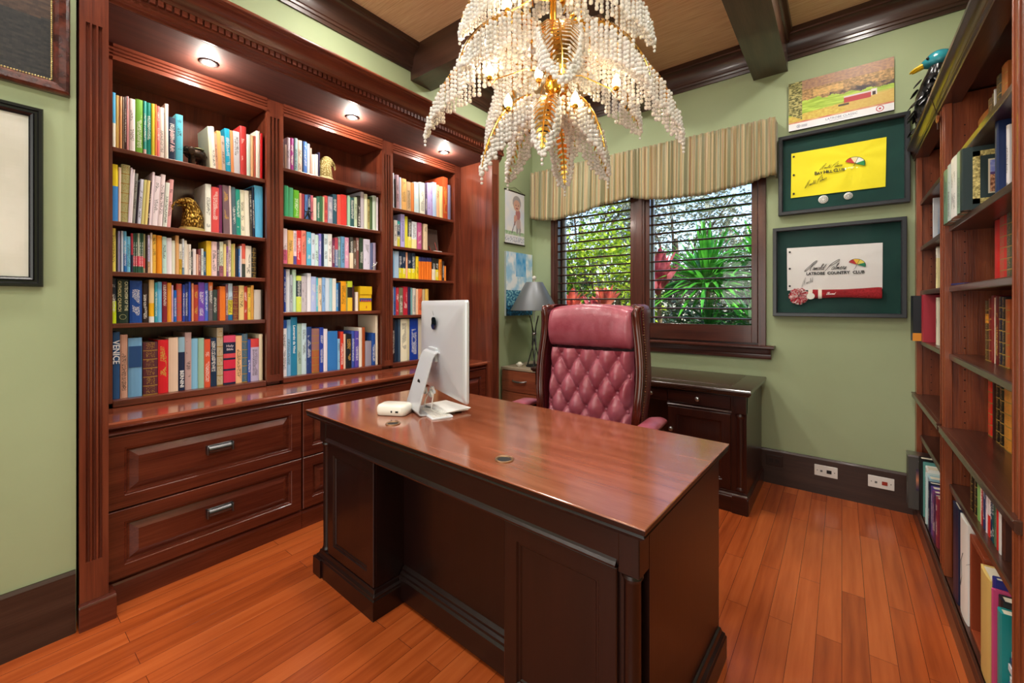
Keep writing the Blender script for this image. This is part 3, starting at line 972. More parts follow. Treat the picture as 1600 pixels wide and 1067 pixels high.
def text(s, size, mat, parent, loc, rot=(0, 0, 0), shear=0, depth=.0006, name='lettering', align='CENTER', sx=1, space=1, bold=0):
    c = bpy.data.curves.new(name, 'FONT'); c.body = s; c.size = size; c.shear = shear; c.extrude = depth; c.align_x = align; c.align_y = 'CENTER'
    c.resolution_u = 2; c.space_character = space; c.offset = bold
    tmp = bpy.data.objects.new(name, c); COL.objects.link(tmp)
    bpy.context.view_layer.update()
    me = bpy.data.meshes.new_from_object(tmp); me.materials.clear(); me.materials.append(mat)
    bpy.data.objects.remove(tmp); bpy.data.curves.remove(c)
    o = bpy.data.objects.new(name, me); COL.objects.link(o); o.parent = parent; o.location = loc; o.rotation_euler = rot; o.scale = (sx, 1, 1)
    return o
def spine_text(s, size, col, bk_, w_, h, zc, sx=1, du=0, bold=0):
    """lettering reading down the spine (spine faces local +x)"""
    m = plain('spine_lettering', col, .5)
    o = text(s, size, m, bk_, (.0006, w_ / 2 + du, zc), (0, 0, 0), name='title', sx=1, bold=bold)
    # text x -> -z, text y -> -y... face normal +x
    o.matrix_local = Matrix(((0, 0, 1, .0007), (0, 1, 0, w_ / 2 + du), (-1, 0, 0, zc), (0, 0, 0, 1))) @ Matrix.Diagonal((sx, 1, 1, 1))
    return o
def flat_text(s, size, col, bk_, w_, zc, sx=1):
    m = plain('spine_lettering', col, .5)
    o = text(s, size, m, bk_, (0, 0, 0), name='title')
    o.matrix_local = Matrix(((0, 0, 1, .0007), (1, 0, 0, w_ / 2), (0, 1, 0, zc), (0, 0, 0, 1))) @ Matrix.Diagonal((sx, 1, 1, 1))
    return o

def colname(h):
    import colorsys
    r, g, b = [int(h[i:i+2], 16) / 255 for i in (0, 2, 4)]
    hh, l, s = colorsys.rgb_to_hls(r, g, b); hh *= 360; mx, mn = max(r, g, b), min(r, g, b); ch_ = mx - mn
    if mx < .22: return 'black'
    if ch_ < .07: return 'white' if l > .88 else 'light grey' if l > .68 else 'grey' if l > .35 else 'charcoal'
    if l > .86: return 'cream' if 20 < hh < 75 else 'pale green' if 75 <= hh < 160 else 'pale blue' if hh < 250 else 'pale pink'
    if ch_ < .16: return ('beige' if l > .6 else 'grey-brown') if (hh < 75 or hh > 330) else ('pale grey-green' if hh < 170 else 'grey-blue')
    if hh < 14 or hh >= 340: return 'pink' if l > .66 else 'red' if mx > .7 else 'dark red'
    if hh < 42: return ('peach' if l > .72 else 'orange' if (mx > .8 and ch_ > .5) else 'tan' if l > .5 else 'brown')
    if hh < 68: return 'yellow' if mx > .75 else 'olive'
    if hh < 160: return 'pale green' if l > .7 else 'green' if mx > .45 else 'dark green'
    if hh < 192: return 'teal' if l < .6 else 'pale turquoise'
    if hh < 245: return 'light blue' if l > .62 else 'blue' if mx > .5 else 'navy'
    if hh < 290: return 'lilac' if l > .65 else 'purple'
    return 'pink' if l > .6 else 'magenta' if mx > .55 else 'plum'
_o = 'first second third fourth fifth sixth seventh eighth ninth tenth eleventh twelfth thirteenth fourteenth fifteenth sixteenth seventeenth eighteenth nineteenth'.split()
ORD = _o[:] + [t + s_ for t, s_ in [(a + 'ieth', '') for a in ('twent',)]]
for a, n_ in (('twent', 'twenty'), ('thirt', 'thirty'), ('fort', 'forty'), ('fift', 'fifty')):
    if a != 'twent': ORD.append(a + 'ieth')
    ORD += [n_ + '-' + q for q in _o[:9]]
BAYN = {'L': 'left', 'M': 'middle', 'R': 'right'}; SHN = {'1': 'top', '2': 'second', '3': 'third', '4': 'fourth', '5': 'bottom'}
STY = {'w': ' white-lettered', 'k': '', 'g': ' gilt-lettered', 'b': ' gilt-banded', 'p': ' plain'}
shelves = []; cur = None
for ln in BOOKS.strip().split('\n'):
    a = ln.split()
    if not a: continue
    if a[0][0] in 'LMR': cur = (a[0], float(a[1]), []); shelves.append(cur)
    else: cur[2].append((float(a[0]), float(a[1]), float(a[2]), a[3], a[4], a[5] if len(a) > 5 else ''))
def area(k, r):
    # how large the spine shows: width by height over squared distance
    return r[1] * r[2] / (2.73 ** 2 + r[0] ** 2) ** 1.5
allb = sorted(((area(k, r), k, i) for k, z, rows in shelves for i, r in enumerate(rows) if not r[5]), reverse=True)
KEEP = 226
small = {(k, i) for _, k, i in allb[KEEP:]}
SV, SF, SC, SU1, SU2, SM = [], [], [], [], [], []
for key, z, rows in shelves:
    for i, (y0, w_, h, spec, st, flag) in enumerate(rows):
        rr = random.Random(hash((key[0] == 'L', i, len(rows))) & 0xffff)
        x = -2.735 - rr.random() * .006; d = min(.235, max(.13, h * .72))
        lim = {'L': {'1': 2.41, '2': 1.985, '3': 1.635, '4': 1.395, '5': 1.15}, 'M': {'1': 2.41, '2': 2.082, '3': 1.785, '4': 1.49, '5': 1.19}, 'R': {'1': 2.41, '2': 1.98, '3': 1.687, '4': 1.442, '5': 1.152}}[key[0]][key[1]]
        h = min(h, lim - z - .006)
        ln_ = 0
        if key == 'L1' and .80 < y0 < 1.0: ln_ = .055 * (1 - (y0 - .8) / .2)
        if key == 'L2' and .44 < y0 < .66: ln_ = -.055 * min(1, (y0 - .43) / .08)
        if key == 'L2' and .86 < y0 < 1.03: ln_ = .022
        if key == 'R1' and 2.0 < y0 < 2.5: ln_ = .015
        if ln_: (key, i) in small and small.discard((key, i))
        if (key, i) in small:
            V, F, C, U1, U2 = book_geo(w_, h, d, parse(spec)); o_ = len(SV)
            SV += [(a + x, b_ + y0, c + z + .0005) for a, b_, c in V]; SF += [[q + o_ for q in f] for f in F]; SC += C; SU1 += U1; SU2 += U2; SM += ['wkgbp'.index(st)] * len(F)
            t2 = min(.0025, w_ * .16); o_ = len(SV)
            bx = MB().box(x - d + .004, y0 + t2, z + .003, x - .008, y0 + w_ - t2, z + h - .004)
            SV += bx.v; SF += [[q + o_ for q in f] for f in bx.f]; SC += ['e6dcc4'] * 6; SU1 += [[(-1, -1)] * 4] * 6; SU2 += [[(0, 0)] * 4] * 6; SM += [4] * 6
            continue
        b = make_book(w_, h, d, spec, st, (x, y0 + h * sin(ln_), z + .0006 + max(0, -w_ * sin(ln_))), lean=ln_)
        segs = parse(spec); names = []
        for _, c in segs:
            n_ = colname(c)
            if n_ not in names: names.append(n_)
        cn = ' and '.join(names[:2]); size = 'slim ' if w_ < .0105 else 'thick ' if w_ > .036 else ''
        lab = f"{size}{cn}{STY[st]} book, {ORD[i]} from left, {BAYN[key[0]]} bay's {SHN[key[1]]} shelf"
        tag(b, lab, 'book', f"books on the {BAYN[key[0]]} bay's {SHN[key[1]]} shelf")
        if flag == 'VEN':
            spine_text('VENICE', .034, 'f4f4f4', b, w_, h, h * .70, 1.0, bold=.0006); b['label'] = "dark blue book titled VENICE in white, first on the left bay's bottom shelf"
        elif flag == 'BER':
            spine_text('BERNINI', .022, 'f4f4f4', b, w_, h, h * .22, 1.1, bold=.0005); b['label'] = "navy book titled BERNINI with a pale blue top, left bay's bottom shelf"
        elif flag == 'HOLY':
            flat_text('Holy', .019, 'f0e0e8', b, w_, h * .785); flat_text('Bible', .017, 'f0e0e8', b, w_, h * .715); b['label'] = "thick navy and pink Holy Bible, left bay's bottom shelf"
        elif flag == 'LEO':
            spine_text('Leonardo da Vinci', .022, 'eef4f6', b, w_, h, h * .62, 1.1, bold=.0003); b['label'] = "tall blue book titled Leonardo da Vinci, middle bay's bottom shelf"
        elif flag == 'Joan':
            spine_text('Joan of Arc', .024, 'f0c8cc', b, w_, h, h * .45, 1.0, bold=.0006); b['label'] = "navy book with pale script Joan of Arc, left bay's top shelf"
        elif flag == 'Cat':
            spine_text('CATECHISM OF THE', .0165, 'd8d8b0', b, w_, h, h * .62, .95, .012, .0003); spine_text('CATHOLIC CHURCH', .0165, 'd8cc90', b, w_, h, h * .62, .95, -.012, .0003)
            m_ = MB(); m_.tube([(.0008, w_ / 2 + .012 * cos(2*pi*j/16), .030 + .012 * sin(2*pi*j/16)) for j in range(17)], .0008, 5); m_.build('emblem', plain('spine_gold', 'c8c890', .4), b, smooth=0)
            b['label'] = "thick dark green book titled Catechism of the Catholic Church, left bay's fourth shelf"
        elif flag == 'LBL':
            MB().box(.0002, w_ * .04, h * .50, .0014, w_ * .96, h * .86).build('spine_label', plain('blue_label', '1e4c84', .5), b, smooth=0)
so_ = put_mesh('small_books', SV, SF, SC, SU1, SU2, None, SM, [BM[k] for k in 'wkgbp'])
tag(so_, 'the slimmest books standing among the others on the built-in shelves', 'books', kind='stuff')

# yellow cartons on the middle bay's fourth shelf
yb = thing('card_box', 'yellow card box printed with a blue and red band, middle bay, lower one', 'box', (-2.755, 1.785, 1.2165))
MB().box(-.10, -.046, 0, 0, .052, .118).build('carton', plain('yellow_card', 'f4c414', .5), yb, smooth=0, bev=.001)
mb = MB(); mb.box(0, -.046, .066, .0008, .052, .092); mb.build('printed_band', plain('band_blue', '3c5090', .5), yb, smooth=0)
mb = MB()
for k in range(5): mb.prism([(-.04 + k * .018, .066), (-.024 + k * .018, .066), (-.030 + k * .018, .084)], .0008, .0016, lambda a, b_, d: (d, a, b_))
mb.box(.0004, .006, .018, .0012, .012, .036)
mb.build('printed_mark', plain('band_red', 'd04830', .5), yb, smooth=0)
yb2 = thing('card_box', 'plain yellow card box stacked on top of the printed yellow box', 'box', (-2.75, 1.785, 1.3350))
MB().box(-.10, -.046, 0, 0, .052, .060).build('carton', plain('yellow_card_plain', 'ecc010', .5), yb2, smooth=0, bev=.001)
# ================================================================== shelf ornaments
def remesh(o, vs, sm=3):
    m = o.modifiers.new('remesh', 'REMESH'); m.mode = 'VOXEL'; m.voxel_size = vs; m.use_smooth_shade = True
    if sm:
        s = o.modifiers.new('smooth', 'SMOOTH'); s.iterations = sm; s.factor = .6
    return o
def feather_mat(name, c1, c2, metal, rough, sc=55, bs=1.0):
    m, t, b = newmat(name); tc = N(t, 'TexCoord'); v = N(t, 'TexVoronoi'); v.inputs['Scale'].default_value = sc
    mp = N(t, 'Mapping'); mp.inputs['Scale'].default_value = (1, 1, .55); t.links.new(tc.outputs['Object'], mp.inputs[0]); t.links.new(mp.outputs[0], v.inputs['Vector'])
    r = ramp(t, [(.05, c2), (.55, c1)], v.outputs['Distance']); t.links.new(r.outputs[0], b.inputs['Base Color'])
    b.inputs['Metallic'].default_value = metal; b.inputs['Roughness'].default_value = rough
    inv = math_(t, 'SUBTRACT', 1.0, v.outputs['Distance']); bump(t, b, inv, bs, .01); return m
M['eagle_gold'] = feather_mat('feathered_brass', '6a4812', 'f0c860', .9, .28, 120, .7)
M['eagle_cream'] = feather_mat('feathered_antique_ivory', '9a8444', 'f4e8b0', .1, .45, 130, .7)
def eagle(name, label, loc, rz, mat, base_mat, s=1.0):
    """bust of an eagle, beak towards local -y"""
    t_ = thing(name, label, 'statue', loc, rz)
    mb = MB(); U, V = (1, 0, 0), (0, 1, 0)
    mb.loft([((0, .010, 0), .045, .050, U, V), ((0, .010, .03), .046, .052, U, V), ((0, .012, .07), .042, .050, U, V), ((0, .010, .10), .036, .044, U, V), ((0, .002, .125), .034, .042, U, V), ((0, -.008, .148), .030, .038, U, V), ((0, -.012, .163), .020, .026, U, V), ((0, -.012, .170), .006, .008, U, V)], 18)
    # brow ridge + beak
    mb.loft([((0, -.028, .146), .026, .020, U, (0, 0, 1)), ((0, -.048, .143), .019, .017, U, (0, .2, 1)), ((0, -.068, .138), .013, .014, U, (0, .4, .9)), ((0, -.084, .126), .009, .011, U, (0, .8, .6)), ((0, -.090, .108), .006, .007, U, (0, 1, .1)), ((0, -.088, .092), .002, .002, U, (0, 1, 0))], 12)
    mb.loft([((0, -.030, .126), .018, .008, U, (0, 0, 1)), ((0, -.056, .120), .011, .005, U, (0, 0, 1)), ((0, -.070, .116), .003, .002, U, (0, 0, 1))], 10)
    for q in (-1, 1):
        mb.ball((q * .021, -.028, .147), .008, 10, 6)
    b = mb.build('bust', mat, t_, smooth=60); b.scale = (s, s, s); remesh(b, .002, 1)
    MB().loft([((0, .008, -.001), .052, .058, U, V), ((0, .008, .012), .052, .058, U, V), ((0, .008, .016), .047, .053, U, V)], 24).build('base_collar', base_mat, t_, smooth=40).scale = (s, s, s)
    return t_
eagle('eagle_statue', "brass eagle head bookend on the left bay's second shelf", (-2.775, .735, 1.661), radians(20), M['eagle_gold'], plain('pale_brass', 'e8d080', .3, .8), 1.04)
eagle('eagle_statue', "cream carved eagle head on the middle bay's top shelf", (-2.775, 1.495, 2.108), radians(200), M['eagle_cream'], plain('ivory_base', 'e8d8a0', .5), .98)
# elephant
el = thing('elephant_figurine', "dark bronze elephant figurine with raised trunk on the left bay's top shelf", 'figurine', (-2.775, .758, 2.011), radians(0))
mb = MB(); U, W = (1, 0, 0), (0, 0, 1)
mb.loft([((0, .046, .062), .012, .016, U, W), ((0, .038, .062), .028, .030, U, W), ((0, .015, .066), .034, .036, U, W), ((0, -.010, .066), .032, .034, U, W), ((0, -.028, .072), .022, .026, U, W), ((0, -.040, .080), .022, .026, U, W), ((0, -.052, .080), .016, .020, U, W), ((0, -.058, .078), .006, .010, U, W)], 16)
mb.tube([(0, -.050, .080), (0, -.062, .066), (0, -.066, .048), (0, -.064, .032), (0, -.070, .020), (0, -.078, .018)], [.012, .010, .008, .0065, .0055, .004], 10)
for x in (-.018, .018):
    for y in (-.018, .030): mb.tube([(x, y, .060), (x, y, .030), (x, y + .001, .004), (x, y, 0)], [.014, .0115, .012, .012], 10)
    mb.tube([(x * .7, -.052, .066), (x * .9, -.066, .056), (x * .9, -.076, .060)], [.004, .003, .001], 8)
    sg = 1 if x > 0 else -1
    mb.loft([((sg * .022, -.034, .084), .004, .003, (0, 1, 0), W), ((sg * .032, -.028, .078), .016, .022, (0, 1, 0), W), ((sg * .037, -.026, .074), .017, .024, (0, 1, 0), W), ((sg * .040, -.026, .072), .010, .016, (0, 1, 0), W)], 12)
mb.tube([(0, .048, .074), (0, .056, .056), (0, .056, .036)], [.003, .002, .002], 6)
remesh(mb.build('body', noisy('dark_bronze', '140c08', '4a3424', sc=60, rough=.3, metal=.7, bmp=.3), el, smooth=60), .0018, 2)
MB().loft([((0, .012, .098), .030, .026, (1, 0, 0), (0, 1, 0)), ((0, .012, .103), .026, .022, (1, 0, 0), (0, 1, 0)), ((0, .012, .106), .010, .010, (1, 0, 0), (0, 1, 0))], 16).build('saddle_cloth', noisy('verdigris', '6a7048', 'b0b080', sc=90, rough=.5, bmp=.3), el, smooth=50)

# little dark figurine (a rider-like twist of metal) and small pale one
fg = thing('small_figurine', "tiny dark metal figurine in front of books, middle bay's second shelf", 'figurine', (-2.722, 1.345, 1.8105))
mb = MB(); mb.tube([(-.0, -.022, 0), (0, -.012, .022), (0, 0, .046), (0, .006, .062)], [.004, .005, .0075, .006], 8)
mb.tube([(0, .018, 0), (0, .010, .024), (0, 0, .044)], [.004, .005, .006], 8); mb.ball((0, .008, .074), .009, 10, 8)
mb.tube([(0, .004, .058), (0, .020, .050), (0, .034, .058)], [.004, .003, .002], 8); mb.tube([(0, .002, .056), (0, -.016, .050), (0, -.024, .062)], [.004, .003, .002], 8)
mb.box(-.008, -.028, 0, .008, .026, .003)
mb.build('figure', plain('dark_metal', '1c1a18', .35, .6), fg, smooth=60)
fg = thing('small_figurine', "tiny silver figurine at the right end, middle bay's third shelf", 'figurine', (-2.722, 1.835, 1.5165))
mb = MB(); mb.lathe([(.012, 0), (.012, .003), (.004, .006), (.006, .022), (.009, .030), (.004, .036)], n=14); mb.ball((0, 0, .042), .007, 10, 8)
mb.tube([(0, .004, .030), (0, .016, .044), (0, .026, .060)], [.003, .0025, .002], 6); mb.tube([(0, -.004, .028), (0, -.018, .022)], [.003, .002], 6)
mb.build('figure', plain('pale_silver', 'c8c4c0', .3, .7), fg, smooth=60)
# small display easel with a dark plaque, right bay second shelf
ez = thing('display_easel', "small red display easel with brown plaque on the right bay's second shelf", 'easel', (-2.80, 2.46, 1.7125))
mb = MB(); mb.tube([(.040, -.040, .0), (.0, -.045, .065)], .003, 6); mb.tube([(.040, .030, .0), (0, .030, .10)], .003, 6); mb.tube([(.042, -.042, .004), (.042, .034, .004)], .003, 6); mb.tube([(-.05, -.005, 0), (0, -.005, .09)], .003, 6)
mb.build('stand', plain('red_lacquer', 'a02820', .35), ez, smooth=60)
mb = MB(); mb.panel((.018, -.065, .012), (0, 1, 0), (-.12, 0, .99), (1, 0, .12), .13, .19, [(0, -.012), (0, 0), (.008, .002), (.012, -.002), (.02, -.002)]); mb.build('plaque', plain('plaque_brown', '4c3830', .5), ez, smooth=0)
MB().box(.048, -.03, 0, .075, .05, .006).build('card', M['paper'], ez, smooth=0)
def fbm(x, y, s=0): return noise.fractal(Vector((x, y, s)), 1.0, 2.0, 4)
# ================================================================== executive desk
DR = -.0343
desk = thing('executive_desk', 'dark cherry executive desk with polished red-brown top and corner columns', 'desk', (-1.18, 1.345, 0), DR)
mb = MB()
def slab(mb, x0, x1, y0, y1, prof):
    """prof = (inset, z) rings"""
    rs = [[(x0 + i, y0 + i, z), (x1 - i, y0 + i, z), (x1 - i, y1 - i, z), (x0 + i, y1 - i, z)] for i, z in prof]
    mb.rings(rs, True)
slab(mb, -.838, .845, -.382, .383, [(.016, .722), (.012, .728), (.006, .731), (.003, .736), (.006, .741), (.002, .744), (.001, .750), (.001, .7555), (.01, .7558)])
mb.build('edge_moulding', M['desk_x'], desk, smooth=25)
mb = MB(); slab(mb, -.838, .845, -.382, .383, [(.001, .7555), (.0, .7565), (.0005, .759), (.0025, .760)])
top = mb.build('desktop', M['desk_top'], desk, smooth=25)
for gx, gy in ((-.312, -.252), (.32, -.260)):
    g = MB().lathe([(.0, .0), (.022, 0), (.022, .0008), (.0, .0008)], (gx, gy, .7602), 28).build('grommet', plain('grommet_hole', '050505', .6), desk, smooth=40)
    MB().lathe([(.022, -.001), (.031, -.001), (.031, .0025), (.029, .004), (.024, .003), (.022, 0)], (gx, gy, .7602), 28).build('grommet_ring', plain('bronze_ring', 'a08060', .3, .8), g, smooth=40)
BX0, BX1, BY0, BY1 = -.745, .822, -.350, .340
PR = [(-.300, BX0), (.392, BX1)]
# frieze across the front and sides
mb = MB(); mb.box(BX0 + .045, BY0 - .004, .640, BX1 - .045, BY0 + .03, .722)
mb.prism([(0, .628), (-.008, .632), (-.010, .638), (-.004, .644), (0, .650)], BX0 + .06, BX1 - .06, lambda a, b_, d: (d, BY0 - .004 + a, b_))
mb.build('frieze', M['desk_x'], desk, smooth=0)
mb = MB(); mb.box(BX0 + .02, BY0 + .02, .700, BX1 - .02, BY1 - .02, .722); mb.build('top_frame', M['desk_x'], desk, smooth=0)
for nm, px0, px1, left in (('pedestal', BX0, -.300, True), ('pedestal', .392, BX1, False)):
    p = MB(); p.box(px0 + (.045 if left else 0), BY0 + .012, .09, px1 - (0 if left else .045), BY1, .70)
    if left: p.box(px0 + .004, BY0 + .055, .09, px0 + .05, BY1, .70)
    else: p.box(px1 - .05, BY0 + .055, .09, px1 - .002, BY1, .72)
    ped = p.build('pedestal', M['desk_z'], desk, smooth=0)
    # framed panel on the front
    a, b_ = (px0 + .062, px1 - .004) if left else (px0 + .004, px1 - .062)
    mb = MB(); mb.panel((a, BY0 + .012, .115), (1, 0, 0), (0, 0, 1), (0, -1, 0), b_ - a, .625 - .115, [(0, 0), (0, .010), (.003, .012), (.048, .012), (.052, .006), (.058, .006), (.062, .002), (.070, .002)])
    mb.build('front_panel', M['desk_z'], ped, smooth=0)
    # block, column and base of the corner
    cx = (px0 + .026) if left else (px1 - .030)
    MB().box(cx - .026, BY0 - .006, .622, cx + .028, BY0 + .055, .722).build('corner_block', M['desk_z'], ped, smooth=0, bev=.003)
    prof = [(.020, .112), (.024, .114), (.026, .122), (.023, .130), (.0205, .136), (.0205, .600), (.023, .606), (.026, .612), (.024, .620), (.020, .622)]
    MB().lathe(prof, (cx, BY0 + .020, 0), 28).build('corner_column', M['desk_z'], ped, smooth=30)
    # plinth with moulded top
    mb = MB(); x0, x1 = px0 - .012, px1 + .012
    if not left: x0, x1 = px0 - .012, px1 + .012
    slab(mb, x0 - .010, x1 + .010, BY0 - .018, BY1 + .012, [(0, 0), (0, .078), (.004, .084), (.004, .090), (.012, .098), (.016, .112), (.03, .114)])
    mb.box((x0 - .018) if left else (x1 - .052), BY0 - .026, 0, (x0 + .052) if left else (x1 + .018), BY0 + .05, .082)
    mb.build('plinth', M['desk_x'], ped, smooth=0, bev=.0015)
# recessed modesty panel with stepped skirting
mb = MB(); mb.box(-.300, -.205, .03, .392, -.188, .70); mb.build('modesty_panel', M['desk_z'], desk, smooth=0)
mb = MB(); mb.prism([(0, .02), (-.030, .02), (-.030, .105), (-.022, .112), (-.022, .122), (-.012, .128), (-.012, .138), (0, .148)], -.296, .388, lambda a, b_, d: (d, -.205 + a, b_)); mb.build('skirting', M['desk_x'], desk, smooth=0)
# drawers on the user's side
for px0, px1 in ((BX0 + .05, -.31), (.40, BX1 - .05)):
    for z0, z1 in ((.56, .70), (.36, .55), (.12, .35)):
        mb = MB(); mb.panel((px1, BY1, z0), (-1, 0, 0), (0, 0, 1), (0, 1, 0), px1 - px0, z1 - z0, [(0, 0), (0, .012), (.004, .014), (.022, .014), (.026, .010), (.03, .010)])
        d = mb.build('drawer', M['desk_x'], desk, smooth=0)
        MB().lathe([(.005, 0), (.005, .010), (.014, .016), (.015, .022), (.010, .026), (.001, .027)], ((px0 + px1) / 2, BY1 + .012, (z0 + z1) / 2), 16, 'y').build('knob', M['nickel'], d, smooth=40)

def desk_pt(x, y, z=.76):
    c, s = cos(DR), sin(DR); return (-1.18 + c * x - s * y, 1.345 + s * x + c * y, z)

# ------------------------------------------------------------------ monitor (all-in-one computer seen from behind)
A = Vector((-1.25, 1.285)); Bp = Vector((-1.80, 1.513)); mid = (A + Bp) / 2
dr = (A - Bp).normalized(); ang = atan2(dr.y, dr.x)
W2 = (A - Bp).length / 2 + .01
mon = thing('desktop_computer', 'silver all-in-one desktop computer seen from behind on the desk', 'computer', (mid.x, mid.y, .7605), ang)
# local: x along the screen, +y = screen side
z0, z1 = .082, .524
def rrect(hx, hz, r, y, cz, n=6):
    pts = []
    for sx, sz, a0 in ((1, 1, 0), (-1, 1, 90), (-1, -1, 180), (1, -1, 270)):
        for k in range(n + 1):
            a = radians(a0 + 90 * k / n); pts.append((sx * (hx - r) + r * cos(a), y, cz + sz * (hz - r) + r * sin(a)))
    return pts
cz = (z0 + z1) / 2; hz = (z1 - z0) / 2
mb = MB(); rs = []
for ins, y in ((0, .012), (0, .004), (.002, -.001), (.03, -.010), (.08, -.022), (.14, -.032), (.19, -.037)):
    rs.append(rrect(W2 - ins, hz - ins, min(.014 + ins * .3, (hz - ins) * .8), y, cz))
mb.rings(rs); mb.build('back_shell', M['alu'], mon, smooth=60)
MB().rings([rrect(W2 - .002, hz - .002, .012, .012, cz), rrect(W2 - .002, hz - .002, .012, .0145, cz)]).build('screen', plain('dark_screen', '08080a', .08), mon, smooth=30)
# stand: a sheet bent back and down, then forward under the screen
mb = MB(); path = [(-.030, .275), (-.045, .283), (-.060, .276), (-.072, .255), (-.135, .045), (-.140, .020), (-.132, .008), (-.118, .0045), (.035, .0035)]
mb2 = []
wd = lambda i: .085 if i < 4 else .092
rs = []
for i, (y, z) in enumerate(path):
    p = Vector(path[max(i - 1, 0)]); q = Vector(path[min(i + 1, len(path) - 1)]); t_ = (q - p).normalized(); nn = Vector((-t_.y, t_.x)) * (.0035)
    h_ = wd(i); rs.append([(-h_, y - nn.x, z - nn.y), (h_, y - nn.x, z - nn.y), (h_, y + nn.x, z + nn.y), (-h_, y + nn.x, z + nn.y)])
mb.rings(rs)
st = mb.build('stand', M['alu'], mon, smooth=30, bev=.001)
MB().box(-.05, -.048, .235, .05, -.030, .30).build('hinge', M['alu'], mon, smooth=0, bev=.003)
MB().lathe([(.001, 0), (.020, 0), (.020, .0006), (.001, .0006)], (0, -.1105, .135), 24, 'y').build('cable_hole', M['blackmatte'], st, smooth=0).rotation_euler = (radians(0), 0, 0)
# the mark on the back: a bitten apple with its leaf
ap = []
for k in range(48):
    a = 2 * pi * k / 48; r = .034 * (1 + .06 * cos(2 * a) - .12 * max(0, sin(a)) ** 8 - .07 * max(0, -sin(a)) ** 8)
    x, z = r * cos(a), r * sin(a) * 1.04
    dx, dz = x - .047, z - .005
    if dx * dx + dz * dz < .020 ** 2:
        m_ = .020 / sqrt(dx * dx + dz * dz); x, z = .047 + dx * m_, .005 + dz * m_
    ap.append((x, z))
mb = MB(); mb.prism(ap, 0, .0012, lambda a, b_, d: (-a, -.0372 - d, cz + .112 + b_))
lf = [(.001 + .017 * (k / 8), .037 + .022 * (k / 8) ** 1.6) for k in range(9)] + [(.018 - .017 * (k / 8), .059 - .022 * (k / 8) ** .6) for k in range(1, 8)]
mb.prism(lf, 0, .0012, lambda a, b_, d: (-a + .004, -.0372 - d, cz + .112 + b_))
mb.build('fruit_emblem', plain('mirror_black_emblem', '16262e', .05, .6), mon, smooth=0)
# connectors and curled cable gathered behind the stand
cb = thing('cable_bundle', 'white cables and plugs gathered below the monitor behind its stand', 'cables', (mid.x, mid.y, .7605), ang)
mb = MB()
for k, (x, z, r) in enumerate(((.02, .10, .016), (.035, .085, .013), (-.01, .095, .014))):
    mb.tube([(x + r * cos(a / 8 * 2 * pi), -.05 - k * .012 + .004 * sin(a), z + r * sin(a / 8 * 2 * pi)) for a in range(20)], .003, 6)
mb.tube([(.03, -.045, .10), (.05, -.06, .06), (.06, -.07, .02), (.08, -.04, .004), (.12, .0, .003)], .0028, 6)
mb.tube([(-.02, -.045, .10), (-.02, -.07, .05), (.0, -.09, .004), (.05, -.09, .003)], .0028, 6)
mb.build('cable', M['white'], cb, smooth=60)
mb = MB(); mb.box(.022, -.058, .088, .052, -.044, .104); mb.box(-.022, -.060, .070, .004, -.045, .084); mb.build('plug', plain('clear_plug', 'd4d8dc', .15), cb, smooth=0, bev=.003)

# white device with two sockets
p = desk_pt(-.447, -.150)
wbx = thing('white_device', 'small rounded white device with two dark sockets beside the monitor', 'device', (p[0], p[1], .7605), radians(28))
def rr2(hx, hy, r, z, n=6):
    pts = []
    for sx, sy, a0 in ((1, 1, 0), (-1, 1, 90), (-1, -1, 180), (1, -1, 270)):
        for k in range(n + 1):
            a = radians(a0 + 90 * k / n); pts.append((sx * (hx - r) + r * cos(a), sy * (hy - r) + r * sin(a), z))
    return pts
mb = MB(); mb.rings([rr2(.066, .044, .02, .001), rr2(.070, .048, .022, .004), rr2(.072, .05, .024, .020), rr2(.071, .049, .024, .038), rr2(.066, .044, .022, .046), rr2(.056, .034, .018, .049)])
mb.build('body', plain('gloss_white', 'f0ece0', .2), wbx, smooth=60)
mb = MB(); mb.box(.004, -.0508, .016, .011, -.0485, .025); mb.box(.026, -.0508, .016, .040, -.0485, .024); mb.build('socket', M['blackmatte'], wbx, smooth=0)
# papers and keyboard
p = desk_pt(-.40, .075); q = desk_pt(-.325, .055)
kb = thing('keyboard', 'slim white keyboard lying under the papers by the monitor stand', 'keyboard', (mid.x + .045, mid.y - .075, .7605), ang)
mb = MB(); mb.rings([rr2(.10, .050, .01, 0), rr2(.10, .050, .01, .005), rr2(.098, .048, .01, .007)]); mb.build('case', plain('keyboard_white', 'e4e6ea', .35), kb, smooth=40)
mb = MB()
for i in range(9):
    for j in range(4): mb.box(-.092 + i * .0205, -.042 + j * .0215, .007, -.092 + i * .0205 + .018, -.042 + j * .0215 + .018, .0095)
mb.build('keys', M['white'], kb, smooth=0)
M['paper2'] = plain('bright_paper', 'fbfaf6', .5)
pp = thing('paper_stack', 'loose white papers on the desk in front of the silver monitor', 'papers', (q[0], q[1], .7705), ang + .15)
for k in range(3):
    MB().box(-.105 + .004 * k, -.065, .003 * k, .105 + .004 * k, .065, .003 * k + .0024).build('sheet', M['paper2'], pp, smooth=0).rotation_euler = (0, 0, .08 * (k - 1))
MB().box(-.07, -.045, -.0095, .07, .045, -.001).build('folder', plain('dark_folder', '4a2c24', .4), pp, smooth=0)

